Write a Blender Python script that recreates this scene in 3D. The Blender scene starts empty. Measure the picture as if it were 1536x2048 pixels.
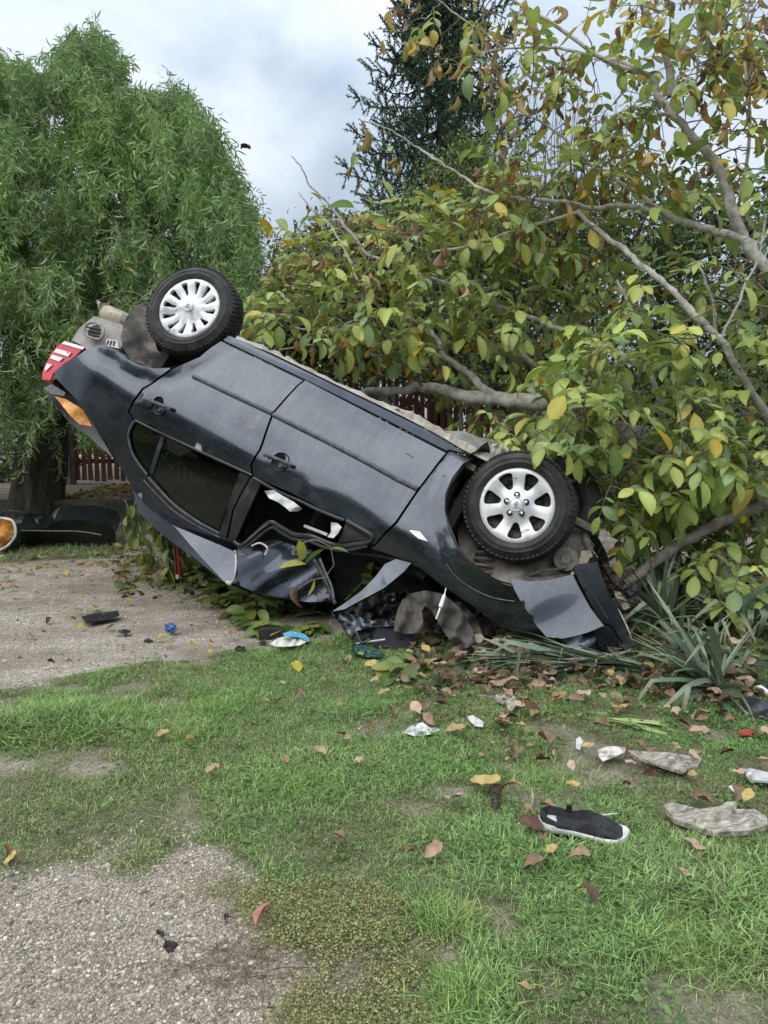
import bpy, math, random
import numpy as np
from mathutils import Vector, Matrix
from mathutils.geometry import delaunay_2d_cdt

# ------------------------------------------------------------------ camera, world, sun, exposure
SC = bpy.context.scene
COL = SC.collection
FPX, CAMH, PITCH = 1480.0, 1.30, math.radians(7.5)
cam_data = bpy.data.cameras.new('camera'); cam = bpy.data.objects.new('camera', cam_data); COL.objects.link(cam)
cam.location = (0, 0, CAMH); cam.rotation_euler = (math.radians(90) - PITCH, 0, 0)
cam_data.sensor_fit = 'VERTICAL'; cam_data.sensor_height = 36.0; cam_data.lens = 36.0 * FPX / 2048.0
cam_data.clip_start = 0.05; cam_data.clip_end = 600
SC.camera = cam

SUN_EL, SUN_AZ = math.radians(56), math.radians(225)      # azimuth the light comes from, clockwise from +Y
world = bpy.data.worlds.new('World'); SC.world = world; world.use_nodes = True
wn, wl = world.node_tree.nodes, world.node_tree.links
for n in list(wn): wn.remove(n)
w_out = wn.new('ShaderNodeOutputWorld'); w_bg = wn.new('ShaderNodeBackground'); wl.new(w_bg.outputs[0], w_out.inputs[0])
w_sky = wn.new('ShaderNodeTexSky'); w_sky.sky_type = 'NISHITA'; w_sky.sun_disc = False
w_sky.sun_elevation = SUN_EL; w_sky.sun_rotation = SUN_AZ; w_sky.dust_density = 3.0; w_sky.ozone_density = 1.5
w_tc = wn.new('ShaderNodeTexCoord'); w_map = wn.new('ShaderNodeMapping'); wl.new(w_tc.outputs['Generated'], w_map.inputs[0])
w_map.inputs['Scale'].default_value = (1.0, 1.0, 1.7); w_map.inputs['Location'].default_value = (0.35, 0.1, 0.2)
w_no = wn.new('ShaderNodeTexNoise'); wl.new(w_map.outputs[0], w_no.inputs['Vector'])
w_no.inputs['Scale'].default_value = 2.4; w_no.inputs['Detail'].default_value = 6; w_no.inputs['Roughness'].default_value = .48
w_no.inputs['Distortion'].default_value = .25
w_rp = wn.new('ShaderNodeValToRGB'); wl.new(w_no.outputs['Fac'], w_rp.inputs[0])
w_rp.color_ramp.interpolation = 'EASE'
w_rp.color_ramp.elements[0].position = .38; w_rp.color_ramp.elements[0].color = (.40, .49, .60, 1)
w_rp.color_ramp.elements[1].position = .66; w_rp.color_ramp.elements[1].color = (.79, .85, .92, 1)
# overcast sheet: cloud colour brightening towards the zenith as an overcast sky does
w_sep = wn.new('ShaderNodeSeparateXYZ'); wl.new(w_tc.outputs['Generated'], w_sep.inputs[0])
w_m = wn.new('ShaderNodeMath'); w_m.operation = 'MULTIPLY_ADD'; wl.new(w_sep.outputs['Z'], w_m.inputs[0])
w_m.inputs[1].default_value = 1.44; w_m.inputs[2].default_value = .72; w_m.use_clamp = False
w_mx = wn.new('ShaderNodeMath'); w_mx.operation = 'MAXIMUM'; wl.new(w_m.outputs[0], w_mx.inputs[0]); w_mx.inputs[1].default_value = .5
w_v = wn.new('ShaderNodeVectorMath'); w_v.operation = 'SCALE'; wl.new(w_rp.outputs[0], w_v.inputs[0]); wl.new(w_mx.outputs[0], w_v.inputs['Scale'])
w_v2 = wn.new('ShaderNodeVectorMath'); w_v2.operation = 'SCALE'; wl.new(w_v.outputs[0], w_v2.inputs[0]); w_v2.inputs['Scale'].default_value = 5.7
w_mix = wn.new('ShaderNodeMix'); w_mix.data_type = 'RGBA'; w_mix.inputs[0].default_value = .88
wl.new(w_sky.outputs[0], w_mix.inputs[6]); wl.new(w_v2.outputs[0], w_mix.inputs[7]); wl.new(w_mix.outputs[2], w_bg.inputs[0])
w_bg.inputs[1].default_value = .10

sun_d = bpy.data.lights.new('sun', 'SUN'); sun_d.energy = 1.5; sun_d.angle = math.radians(80); sun_d.color = (1, .97, .92)
sun = bpy.data.objects.new('sun', sun_d); COL.objects.link(sun)
_sd = Vector((math.sin(SUN_AZ) * math.cos(SUN_EL), math.cos(SUN_AZ) * math.cos(SUN_EL), math.sin(SUN_EL)))
sun.rotation_euler = _sd.to_track_quat('Z', 'Y').to_euler()
SC.view_settings.view_transform = 'Standard'; SC.view_settings.look = 'None'
SC.view_settings.exposure = 0.92; SC.view_settings.gamma = 1.0; SC.view_settings.use_curve_mapping = False
SC.cycles.max_bounces = 7; SC.cycles.transparent_max_bounces = 8; SC.cycles.diffuse_bounces = 3; SC.cycles.glossy_bounces = 3

# ------------------------------------------------------------------ pixel <-> place helpers
ca, sa = math.cos(PITCH), math.sin(PITCH)
def ray(px, py):
    X = (px - 768) / FPX; Z = (1024 - py) / FPX
    return np.array([X, ca + Z * sa, -sa + Z * ca])
CAMP = np.array([0, 0, CAMH])
def at(px, py, Y):
    d = ray(px, py); return CAMP + d * (Y / d[1])
def gr(px, py, z=0.0):
    d = ray(px, py); return CAMP + d * ((z - CAMH) / d[2])
def to_px(P):
    P = np.atleast_2d(P) - CAMP
    f = P[:, 1] * ca - P[:, 2] * sa; u = P[:, 1] * sa + P[:, 2] * ca
    return 768 + FPX * P[:, 0] / f, 1024 - FPX * u / f

def vnoise(x, y, s, seed=0):
    """smooth value noise in 0..1"""
    rs = np.random.RandomState(seed); g = rs.rand(128, 128); x = np.asarray(x) / s + 1000.3; y = np.asarray(y) / s + 1000.7
    xi = np.floor(x).astype(int); yi = np.floor(y).astype(int); fx = x - xi; fy = y - yi; fx = fx * fx * (3 - 2 * fx); fy = fy * fy * (3 - 2 * fy)
    a = g[xi % 128, yi % 128]; b = g[(xi + 1) % 128, yi % 128]; c = g[xi % 128, (yi + 1) % 128]; d = g[(xi + 1) % 128, (yi + 1) % 128]
    return (a * (1 - fx) + b * fx) * (1 - fy) + (c * (1 - fx) + d * fx) * fy
def fbm(x, y, s, seed=0): return (vnoise(x, y, s, seed) + .5 * vnoise(x, y, s / 2.1, seed + 1) + .25 * vnoise(x, y, s / 4.3, seed + 2)) / 1.75
# ------------------------------------------------------------------ objects
def tag(o, label=None, cat=None, group=None, kind=None):
    if label: o['label'] = label
    if cat: o['category'] = cat
    if group: o['group'] = group
    if kind: o['kind'] = kind
    return o
def empty(name, loc=(0, 0, 0), label=None, cat=None, group=None):
    o = bpy.data.objects.new(name, None); COL.objects.link(o); o.location = loc; o.empty_display_size = .1
    return tag(o, label, cat, group)
def link(name, me, parent=None):
    o = bpy.data.objects.new(name, me); COL.objects.link(o)
    if parent is not None: o.parent = parent
    return o
def mesh_np(name, V, F, mat=None, smooth=True, col=None):
    """V (n,3); F list of index arrays, each (m,k) with one k per array; col (n,3) per-vertex base colour."""
    V = np.asarray(V, np.float32); me = bpy.data.meshes.new(name)
    Fs = [np.asarray(f, np.int32) for f in F if len(f)]
    me.vertices.add(len(V)); me.vertices.foreach_set('co', V.ravel())
    nl = sum(f.size for f in Fs); nf = sum(len(f) for f in Fs)
    me.loops.add(nl); me.loops.foreach_set('vertex_index', np.concatenate([f.ravel() for f in Fs]))
    st, s = [], 0
    for f in Fs:
        st.append(s + np.arange(len(f)) * f.shape[1]); s += f.size
    me.polygons.add(nf); me.polygons.foreach_set('loop_start', np.concatenate(st).astype(np.int32))
    me.polygons.foreach_set('use_smooth', np.full(nf, smooth, bool))
    me.update(calc_edges=True)
    if col is not None:
        a = me.attributes.new('col', 'FLOAT_COLOR', 'POINT')
        c = np.ones((len(V), 4), np.float32); c[:, :3] = col; a.data.foreach_set('color', c.ravel())
    if mat is not None: me.materials.append(mat)
    me.validate()
    return me

class MB:
    """collects small shapes; build() links them as one mesh object"""
    def __init__(s): s.V = []; s.Q = []; s.T = []; s.n = 0
    def add(s, V, Q=(), T=()):
        V = np.asarray(V, float)
        if len(Q): s.Q.append(np.asarray(Q, int) + s.n)
        if len(T): s.T.append(np.asarray(T, int) + s.n)
        s.V.append(V); s.n += len(V); return s
    def box(s, c, sz, R=None, taper=1.0):
        h = np.array(sz) / 2
        v = np.array([[x, y, z] for z in (-1, 1) for y in (-1, 1) for x in (-1, 1)], float)
        v[v[:, 2] > 0, :2] *= taper
        v = v * h
        if R is not None: v = v @ np.asarray(R).T
        return s.add(v + np.array(c), [[0, 2, 3, 1], [4, 5, 7, 6], [0, 1, 5, 4], [2, 6, 7, 3], [0, 4, 6, 2], [1, 3, 7, 5]])
    def tube(s, P, r, seg=8, caps=True, squash=None):
        P = np.asarray(P, float); n = len(P); r = np.broadcast_to(np.asarray(r, float), (n,))
        d = np.gradient(P, axis=0); d /= np.linalg.norm(d, axis=1)[:, None] + 1e-9
        ref = np.array([0, 0, 1.]) if abs(d[0, 2]) < .9 else np.array([1., 0, 0])
        a = np.cross(d, ref); 
        bad = np.linalg.norm(a, axis=1) < .2
        if bad.any(): a[bad] = np.cross(d[bad], np.array([0, 1., 0.]))
        a /= np.linalg.norm(a, axis=1)[:, None]; b = np.cross(d, a)
        for i in range(1, n):
            if a[i] @ a[i - 1] < 0: a[i] *= -1; b[i] *= -1
        th = np.arange(seg) * 2 * np.pi / seg
        sq = 1.0 if squash is None else squash
        V = P[:, None] + r[:, None, None] * (np.cos(th)[None, :, None] * a[:, None] + sq * np.sin(th)[None, :, None] * b[:, None])
        V = V.reshape(-1, 3); i = np.arange((n - 1) * seg); j = (i // seg) * seg + (i + 1) % seg
        Q = np.stack([i, j, j + seg, i + seg], 1); T = []
        if caps:
            V = np.vstack([V, P[:1], P[-1:]]); k = np.arange(seg)
            T = np.vstack([np.stack([np.full(seg, n * seg), (k + 1) % seg, k], 1), np.stack([np.full(seg, n * seg + 1), (n - 1) * seg + k, (n - 1) * seg + (k + 1) % seg], 1)])
        return s.add(V, Q, T)
    def lathe(s, prof, seg=48, c=(0, 0, 0), R=None, closed=False):
        """profile of (radius, y); spins round the local y axis"""
        prof = np.array(prof, float); n = len(prof); th = np.arange(seg) * 2 * np.pi / seg
        V = np.stack([prof[:, None, 0] * np.cos(th), np.repeat(prof[:, 1:2], seg, 1), prof[:, None, 0] * np.sin(th)], 2).reshape(-1, 3)
        if R is not None: V = V @ np.asarray(R).T
        m = n if closed else n - 1
        i = np.arange(m * seg); j = (i // seg) * seg + (i + 1) % seg; k = (i + seg) % (n * seg); l = (j + seg) % (n * seg)
        return s.add(V + np.array(c), np.stack([i, k, l, j], 1))
    def ball(s, c, r, seg=10, rings=6, R=None, jit=0, rng=None):
        r = np.broadcast_to(np.asarray(r, float), (3,))
        th = np.arange(seg) * 2 * np.pi / seg; ph = np.linspace(0, np.pi, rings + 1)[1:-1]
        v = np.stack([np.outer(np.sin(ph), np.cos(th)), np.outer(np.sin(ph), np.sin(th)), np.outer(np.cos(ph), np.ones(seg))], 2).reshape(-1, 3)
        v = np.vstack([v, [[0, 0, 1], [0, 0, -1]]])
        if jit: v = v * (1 + (rng or np.random).uniform(-jit, jit, (len(v), 1)))
        v = v * r
        if R is not None: v = v @ np.asarray(R).T
        m = rings - 1; i = np.arange((m - 1) * seg); j = (i // seg) * seg + (i + 1) % seg; k = np.arange(seg)
        T = np.vstack([np.stack([np.full(seg, m * seg), k, (k + 1) % seg], 1), np.stack([np.full(seg, m * seg + 1), (m - 1) * seg + (k + 1) % seg, (m - 1) * seg + k], 1)])
        return s.add(v + np.array(c), np.stack([i, i + seg, j + seg, j], 1), T)
    def build(s, name, mat, parent=None, smooth=True):
        me = mesh_np(name, np.vstack(s.V), [np.vstack(q) for q in (s.Q, s.T) if q], mat, smooth)
        if smooth: me.set_sharp_from_angle(angle=math.radians(40))
        return link(name, me, parent)

def rotm(ax, ay, az):
    cx, sx, cy, sy, cz, sz = math.cos(ax), math.sin(ax), math.cos(ay), math.sin(ay), math.cos(az), math.sin(az)
    return np.array([[cz, -sz, 0], [sz, cz, 0], [0, 0, 1]]) @ np.array([[cy, 0, sy], [0, 1, 0], [-sy, 0, cy]]) @ np.array([[1, 0, 0], [0, cx, -sx], [0, sx, cx]])

# ------------------------------------------------------------------ materials
def mat_new(name):
    m = bpy.data.materials.new(name); m.use_nodes = True
    nt = m.node_tree; b = nt.nodes['Principled BSDF']
    return m, nt, b
def nz(nt, scale, detail=4, rough=.6, coord='Object', stretch=None, dist=0):
    tc = nt.nodes.new('ShaderNodeTexCoord'); t = nt.nodes.new('ShaderNodeTexNoise')
    t.inputs['Scale'].default_value = scale; t.inputs['Detail'].default_value = detail; t.inputs['Roughness'].default_value = rough; t.inputs['Distortion'].default_value = dist
    if stretch:
        mp = nt.nodes.new('ShaderNodeMapping'); mp.inputs['Scale'].default_value = stretch
        nt.links.new(tc.outputs[coord], mp.inputs[0]); nt.links.new(mp.outputs[0], t.inputs['Vector'])
    else: nt.links.new(tc.outputs[coord], t.inputs['Vector'])
    return t
def ramp(nt, src, stops):
    r = nt.nodes.new('ShaderNodeValToRGB'); nt.links.new(src, r.inputs[0]); e = r.color_ramp.elements
    while len(e) < len(stops): e.new(.5)
    for k, (p, c) in enumerate(stops):
        e[k].position = p; e[k].color = (c[0], c[1], c[2], 1) if hasattr(c, '__len__') else (c, c, c, 1)
    return r.outputs[0]
def mixc(nt, fac, a, b, mode='MIX'):
    n = nt.nodes.new('ShaderNodeMix'); n.data_type = 'RGBA'; n.blend_type = mode
    for s, v in ((0, fac), (6, a), (7, b)):
        if hasattr(v, 'links') or hasattr(v, 'is_linked'): nt.links.new(v, n.inputs[s])
        else: n.inputs[s].default_value = v if s == 0 else (v[0], v[1], v[2], 1)
    return n.outputs[2]
def bump(nt, b, src, strength=.4, dist=.01, prev=None):
    n = nt.nodes.new('ShaderNodeBump'); n.inputs['Strength'].default_value = strength; n.inputs['Distance'].default_value = dist
    nt.links.new(src, n.inputs['Height'])
    if prev is not None: nt.links.new(prev, n.inputs['Normal'])
    if b is not None: nt.links.new(n.outputs[0], b.inputs['Normal'])
    return n.outputs[0]
def simple(name, c1, c2=None, rough=.6, scale=8, metal=0, bstr=0, bscale=60, bdist=.004, coat=0, stops=None, stretch=None, spec=.5):
    m, nt, b = mat_new(name)
    t = nz(nt, scale, 5, stretch=stretch)
    c = ramp(nt, t.outputs['Fac'], stops or [(.35, c1), (.65, c2 or c1)])
    nt.links.new(c, b.inputs['Base Color'])
    b.inputs['Roughness'].default_value = rough; b.inputs['Metallic'].default_value = metal; b.inputs['Coat Weight'].default_value = coat
    b.inputs['Specular IOR Level'].default_value = spec
    if bstr: bump(nt, b, nz(nt, bscale, 4).outputs['Fac'], bstr, bdist)
    return m
def leafmat(name, rough=.5, trans=.35, spec=.4, gain=1.0):
    m, nt, b = mat_new(name)
    a = nt.nodes.new('ShaderNodeAttribute'); a.attribute_name = 'col'
    t = nz(nt, 60, 3); sp = ramp(nt, t.outputs['Fac'], [(.3, .78), (.6, 1.0), (.8, 1.1)])
    c = mixc(nt, 1.0, a.outputs['Color'], sp, 'MULTIPLY')
    nt.links.new(c, b.inputs['Base Color']); b.inputs['Roughness'].default_value = rough; b.inputs['Specular IOR Level'].default_value = spec
    tr = nt.nodes.new('ShaderNodeBsdfTranslucent'); nt.links.new(c, tr.inputs[0])
    mx = nt.nodes.new('ShaderNodeMixShader'); mx.inputs[0].default_value = trans
    out = nt.nodes['Material Output']; nt.links.new(b.outputs[0], mx.inputs[1]); nt.links.new(tr.outputs[0], mx.inputs[2]); nt.links.new(mx.outputs[0], out.inputs[0])
    return m

def car_paint():
    m, nt, b = mat_new('black_car_paint')
    dust = ramp(nt, nz(nt, 3.2, 6, .62).outputs['Fac'], [(.38, .0), (.68, 1.0)])
    streak = ramp(nt, nz(nt, 9, 5, .6, stretch=(5, 1, .45)).outputs['Fac'], [(.45, 0), (.72, 1)])
    speck = ramp(nt, nz(nt, 150, 2, .5).outputs['Fac'], [(.70, 0), (.76, 1)])
    c = mixc(nt, dust, (.031, .038, .050), (.060, .069, .081))
    scr = ramp(nt, nz(nt, 16, 3, .5, stretch=(.35, 1, 9)).outputs['Fac'], [(.70, 0), (.74, 1)]); s4 = nt.nodes.new('ShaderNodeMath'); s4.operation = 'MULTIPLY'; nt.links.new(scr, s4.inputs[0]); s4.inputs[1].default_value = .35; c = mixc(nt, s4.outputs[0], c, (.22, .23, .24))
    mud = ramp(nt, nz(nt, 7, 8, .75).outputs['Fac'], [(.62, 0), (.72, .7)]); c = mixc(nt, mud, c, (.10, .088, .07))
    c = mixc(nt, streak, c, (.06, .066, .072), 'MIX') if False else c
    s2 = nt.nodes.new('ShaderNodeMath'); s2.operation = 'MULTIPLY'; nt.links.new(streak, s2.inputs[0]); s2.inputs[1].default_value = .13
    c = mixc(nt, s2.outputs[0], c, (.13, .138, .15))
    s3 = nt.nodes.new('ShaderNodeMath'); s3.operation = 'MULTIPLY'; nt.links.new(speck, s3.inputs[0]); s3.inputs[1].default_value = .25
    c = mixc(nt, s3.outputs[0], c, (.25, .26, .26))
    nt.links.new(c, b.inputs['Base Color'])
    b.inputs['Metallic'].default_value = .88
    r = ramp(nt, nz(nt, 5, 6, .6).outputs['Fac'], [(.3, .20), (.7, .34)]); nt.links.new(r, b.inputs['Roughness'])
    b.inputs['Specular IOR Level'].default_value = .5
    b.inputs['Coat Weight'].default_value = .6; b.inputs['Coat Roughness'].default_value = .05; b.inputs['Coat IOR'].default_value = 1.6
    nb = bump(nt, None, nz(nt, 2.2, 2, .4).outputs['Fac'], .10, .02)
    nt.links.new(nb, b.inputs['Normal']); 
    nb2 = bump(nt, None, nz(nt, 2.6, 2, .4).outputs['Fac'], .08, .02); nt.links.new(nb2, b.inputs['Coat Normal'])
    return m
def glass_mat():
    m, nt, b = mat_new('tinted_glass')
    b.inputs['Base Color'].default_value = (.20, .27, .23, 1); b.inputs['Transmission Weight'].default_value = 0
    b.inputs['Roughness'].default_value = .04; b.inputs['Coat Weight'].default_value = 0
    tr = nt.nodes.new('ShaderNodeBsdfTransparent'); tr.inputs[0].default_value = (.22, .30, .25, 1)
    dirt = ramp(nt, nz(nt, 45, 5, .7).outputs['Fac'], [(.62, 0.0), (.75, .35)])
    gl = nt.nodes.new('ShaderNodeBsdfGlossy'); gl.inputs['Roughness'].default_value = .03; gl.inputs[0].default_value = (.9, .95, .93, 1)
    fr = nt.nodes.new('ShaderNodeFresnel'); fr.inputs[0].default_value = 1.5
    m1 = nt.nodes.new('ShaderNodeMixShader'); nt.links.new(fr.outputs[0], m1.inputs[0]); nt.links.new(tr.outputs[0], m1.inputs[1]); nt.links.new(gl.outputs[0], m1.inputs[2])
    df = nt.nodes.new('ShaderNodeBsdfDiffuse'); df.inputs[0].default_value = (.2, .21, .18, 1)
    m2 = nt.nodes.new('ShaderNodeMixShader'); nt.links.new(dirt, m2.inputs[0]); nt.links.new(m1.outputs[0], m2.inputs[1]); nt.links.new(df.outputs[0], m2.inputs[2])
    nt.links.new(m2.outputs[0], nt.nodes['Material Output'].inputs[0])
    return m

M = {}
M['paint'] = car_paint()
M['glass'] = glass_mat()
M['black_trim'] = simple('black_trim', (.012, .012, .014), (.03, .03, .032), .38, 14, bstr=.1)
M['grey_trim'] = simple('grey_plastic_trim', (.035, .04, .045), (.10, .11, .115), .55, 30, bstr=.15, stretch=(1, 1, 1))
M['interior'] = simple('interior_fabric', (.008, .008, .009), (.02, .02, .02), .9, 10, bstr=.2)
M['cardoor_in'] = simple('dark_plastic', (.014, .014, .015), (.035, .034, .032), .6, 18, bstr=.3)
M['under'] = simple('dusty_underbody', (.055, .05, .042), (.26, .235, .20), .85, 7, bstr=.5, bscale=40, bdist=.01)
M['rust'] = simple('sill_rust_flange', (.24, .21, .17), (.44, .41, .36), .85, 12, bstr=.5, bscale=90)
M['rearpanel'] = simple('dusty_rear_panel', (.13, .125, .12), (.30, .28, .25), .65, 6, bstr=.2)
M['muffler'] = simple('muffler_steel', (.22, .18, .13), (.45, .39, .30), .7, 9, metal=.25, bstr=.2, stretch=(1, 6, 1))
M['liner'] = simple('wheel_arch_liner', (.012, .012, .012), (.12, .105, .085), .85, 5, bstr=.5, bscale=30, bdist=.01, stops=[(.35, (.025, .024, .022)), (.5, (.075, .068, .056)), (.68, (.24, .205, .16))])
M['tyre'] = simple('tyre_rubber', (.012, .012, .012), (.045, .044, .042), .75, 12, bstr=.25, bscale=80)
M['tyre_side'] = simple('tyre_sidewall', (.018, .018, .019), (.038, .038, .038), .6, 9, bstr=.1)
M['hub_silver'] = simple('silver_hubcap', (.4, .4, .4), (.7, .7, .7), .36, 11, metal=.15, coat=.2, stops=[(.30, (.40, .39, .37)), (.42, (.60, .61, .61)), (.8, (.70, .71, .72))])
M['hub_dirty'] = simple('dirty_white_hubcap', (.3, .3, .3), (.66, .67, .68), .45, 7, stops=[(.33, (.16, .155, .15)), (.42, (.5, .5, .5)), (.5, (.70, .71, .72)), (.8, (.74, .75, .76))], coat=.1)
M['steel_dark'] = simple('steel_wheel', (.02, .017, .015), (.06, .05, .04), .6, 14, metal=.4)
M['chrome'] = simple('chrome', (.7, .7, .72), (.8, .8, .82), .18, 4, metal=1)
M['lamp_red'] = simple('red_lamp_plastic', (.50, .012, .02), (.62, .02, .03), .15, 5, coat=.8)
M['lamp_white'] = simple('clear_lamp_plastic', (.75, .68, .68), (.85, .80, .80), .2, 5, coat=.8)
M['orange'] = simple('orange_insulation', (.50, .21, .04), (.72, .38, .10), .6, 9, bstr=.8, bscale=14, bdist=.02, stops=[(.3, (.28, .09, .02)), (.5, (.55, .24, .04)), (.7, (.78, .42, .13))])
M['airbag'] = simple('airbag_cloth', (.40, .40, .38), (.60, .60, .58), .9, 14, bstr=.4, bscale=25, bdist=.01)
M['greycloth'] = simple('dusty_grey_cloth', (.045, .040, .034), (.10, .088, .072), .9, 4, bstr=.6, bscale=22, bdist=.015)
M['spring'] = simple('rusty_spring', (.10, .08, .065), (.24, .20, .16), .7, 20, bstr=.2)
M['brokenedge'] = simple('bare_broken_edge', (.35, .33, .28), (.62, .6, .55), .7, 30)
M['redblack'] = simple('red_plastic', (.30, .02, .02), (.4, .03, .03), .5, 5)

# ------------------------------------------------------------------ the wrecked car
CR = np.array([[0.85005, -0.18153, -0.49443], [-0.27563, -0.95325, -0.1239], [-0.44882, 0.2416, -0.86034]])
_u, _s, _v = np.linalg.svd(CR); CR = _u @ _v
CT = np.array([1.1713, 4.9878, 0.0704])
Rcam = np.array([[1, 0, 0], [0, ca, sa], [0, -sa, ca]])     # camera frame (right, forward, up) -> world
RW, TW = Rcam @ CR, Rcam @ CT + CAMP
def to_local(P): return (np.atleast_2d(P) - TW) @ RW
def loc2w(l): return np.atleast_2d(l) @ RW.T + TW
car = empty('wrecked_car', (0, 0, 0), 'black saloon car lying upside down, nose crushed into the ground and tail in the air', 'car')
mw = Matrix.Identity(4)
for i in range(3):
    for j in range(3): mw[i][j] = RW[i, j]
    mw[i][3] = TW[i]
car.matrix_world = mw

ZP = np.array([-.2, .10, .20, .25, .35, .50, .65, .76, .82, .88, .95, 1.05, 1.2, 1.35, 1.5, 1.8])
YP = np.array([.70, .76, .815, .850, .868, .880, .886, .886, .873, .849, .818, .775, .70, .63, .565, .46])
def yside(x, z):
    x = np.asarray(x, float); z = np.asarray(z, float)
    y = np.interp(z, ZP, YP)
    y = y - .55 * np.clip(-2.95 - x, 0, None) ** 2 - .22 * np.clip(x - .1, 0, None) ** 2
    return y
def cl(px, py, y):
    """car-local point seen at a pixel, on the plane y"""
    d = (ray(px, py)) @ RW; o = (CAMP - TW) @ RW
    t = (y - o[1]) / d[1]; return o + d * t
def cs(px, py, dy=0.0):
    """car-local point seen at a pixel, on the curved body side"""
    d = ray(px, py) @ RW; o = (CAMP - TW) @ RW; y = .86
    for _ in range(40):
        p = o + d * ((y - o[1]) / d[1]); y = .5 * y + .5 * (float(yside(p[0], p[2])) + dy)
    return o + d * ((y - o[1]) / d[1])

def smooth_poly(P, closed=True, n=4):
    """Catmull-Rom through the points"""
    P = np.asarray(P, float); out = []; m = len(P); rng_ = range(m if closed else m - 1)
    for i in rng_:
        if closed: p0, p1, p2, p3 = P[(i - 1) % m], P[i], P[(i + 1) % m], P[(i + 2) % m]
        else: p0, p1, p2, p3 = P[max(i - 1, 0)], P[i], P[i + 1], P[min(i + 2, m - 1)]
        for k in range(n):
            t = k / n
            out.append(.5 * ((2 * p1) + (-p0 + p2) * t + (2 * p0 - 5 * p1 + 4 * p2 - p3) * t * t + (-p0 + 3 * p1 - 3 * p2 + p3) * t ** 3))
    if not closed: out.append(P[-1])
    return np.array(out)
def inside(P, poly):
    x, y = P[:, 0], P[:, 1]; c = np.zeros(len(P), bool); n = len(poly)
    for i in range(n):
        x1, y1 = poly[i]; x2, y2 = poly[(i + 1) % n]
        k = ((y1 > y) != (y2 > y))
        with np.errstate(divide='ignore', invalid='ignore'):
            c ^= k & (x < (x2 - x1) * (y - y1) / (y2 - y1 + 1e-12) + x1)
    return c
def seg_dist(P, poly, closed=True):
    n = len(poly); d = np.full(len(P), 1e9)
    for i in range(n if closed else n - 1):
        a = poly[i]; b = poly[(i + 1) % n]; ab = b - a
        t = np.clip(((P - a) @ ab) / (ab @ ab + 1e-12), 0, 1)
        d = np.minimum(d, np.linalg.norm(P - (a + t[:, None] * ab), axis=1))
    return d
def densify(poly, step):
    out = []
    for i in range(len(poly)):
        a, b = poly[i], poly[(i + 1) % len(poly)]; n = max(1, int(np.linalg.norm(b - a) / step))
        for k in range(n): out.append(a + (b - a) * k / n)
    return np.array(out)
def tri2d(poly, step, holes=()):
    """polygon (with holes) -> pts, tris, boundary loops"""
    poly = densify(np.asarray(poly, float), step); hs = [densify(np.asarray(h, float), step) for h in holes]
    lo, hi = poly.min(0), poly.max(0)
    g = np.stack(np.meshgrid(np.arange(lo[0], hi[0], step), np.arange(lo[1], hi[1], step * .9)), -1)
    g[1::2, :, 0] += step / 2; g = g.reshape(-1, 2)
    k = inside(g, poly) & (seg_dist(g, poly) > step * .45)
    for h in hs: k &= ~inside(g, h) & (seg_dist(g, h) > step * .45)
    g = g[k]
    pts = [poly] + hs + [g]; E = []; n = 0
    for q in [poly] + hs:
        m = len(q); E += [(n + i, n + (i + 1) % m) for i in range(m)]; n += m
    allp = np.vstack([q for q in pts if len(q)])
    r = delaunay_2d_cdt([Vector(p) for p in allp], E, [], 0, 1e-6)
    P = np.array([[v[0], v[1]] for v in r[0]]); T = np.array([f for f in r[2] if len(f) == 3])
    c = P[T].mean(1); keep = inside(c, poly)
    for h in hs: keep &= ~inside(c, h)
    T = T[keep]
    a = P[T[:, 1]] - P[T[:, 0]]; b = P[T[:, 2]] - P[T[:, 0]]; flip = (a[:, 0] * b[:, 1] - a[:, 1] * b[:, 0]) < 0
    T[flip] = T[flip][:, ::-1]
    return P, T
def bedges(T):
    e = np.vstack([T[:, [0, 1]], T[:, [1, 2]], T[:, [2, 0]]]); s = {}
    for a, b in e: s[(a, b)] = 1
    return np.array([(a, b) for (a, b) in s if (b, a) not in s])
def thicken(name, V, T, nrm, th, mat, parent, flange=None, smooth=True):
    """front sheet V/T, offset back along -nrm; rims closed"""
    nrm = np.broadcast_to(np.asarray(nrm, float), V.shape); fl = th if flange is None else flange
    back = V - nrm * th; E = bedges(T); n = len(V)
    vv = [V, back]; m = 2 * n
    rimF = V[E[:, 0]], V[E[:, 1]], V[E[:, 1]] - nrm[E[:, 1]] * fl, V[E[:, 0]] - nrm[E[:, 0]] * fl
    R = np.stack(rimF, 1).reshape(-1, 3); q = m + np.arange(len(E) * 4).reshape(-1, 4)[:, ::-1]
    me = mesh_np(name, np.vstack([V, back, R]), [np.vstack([T, T[:, ::-1] + n]), q], mat, smooth)
    return link(name, me, parent)

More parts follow.
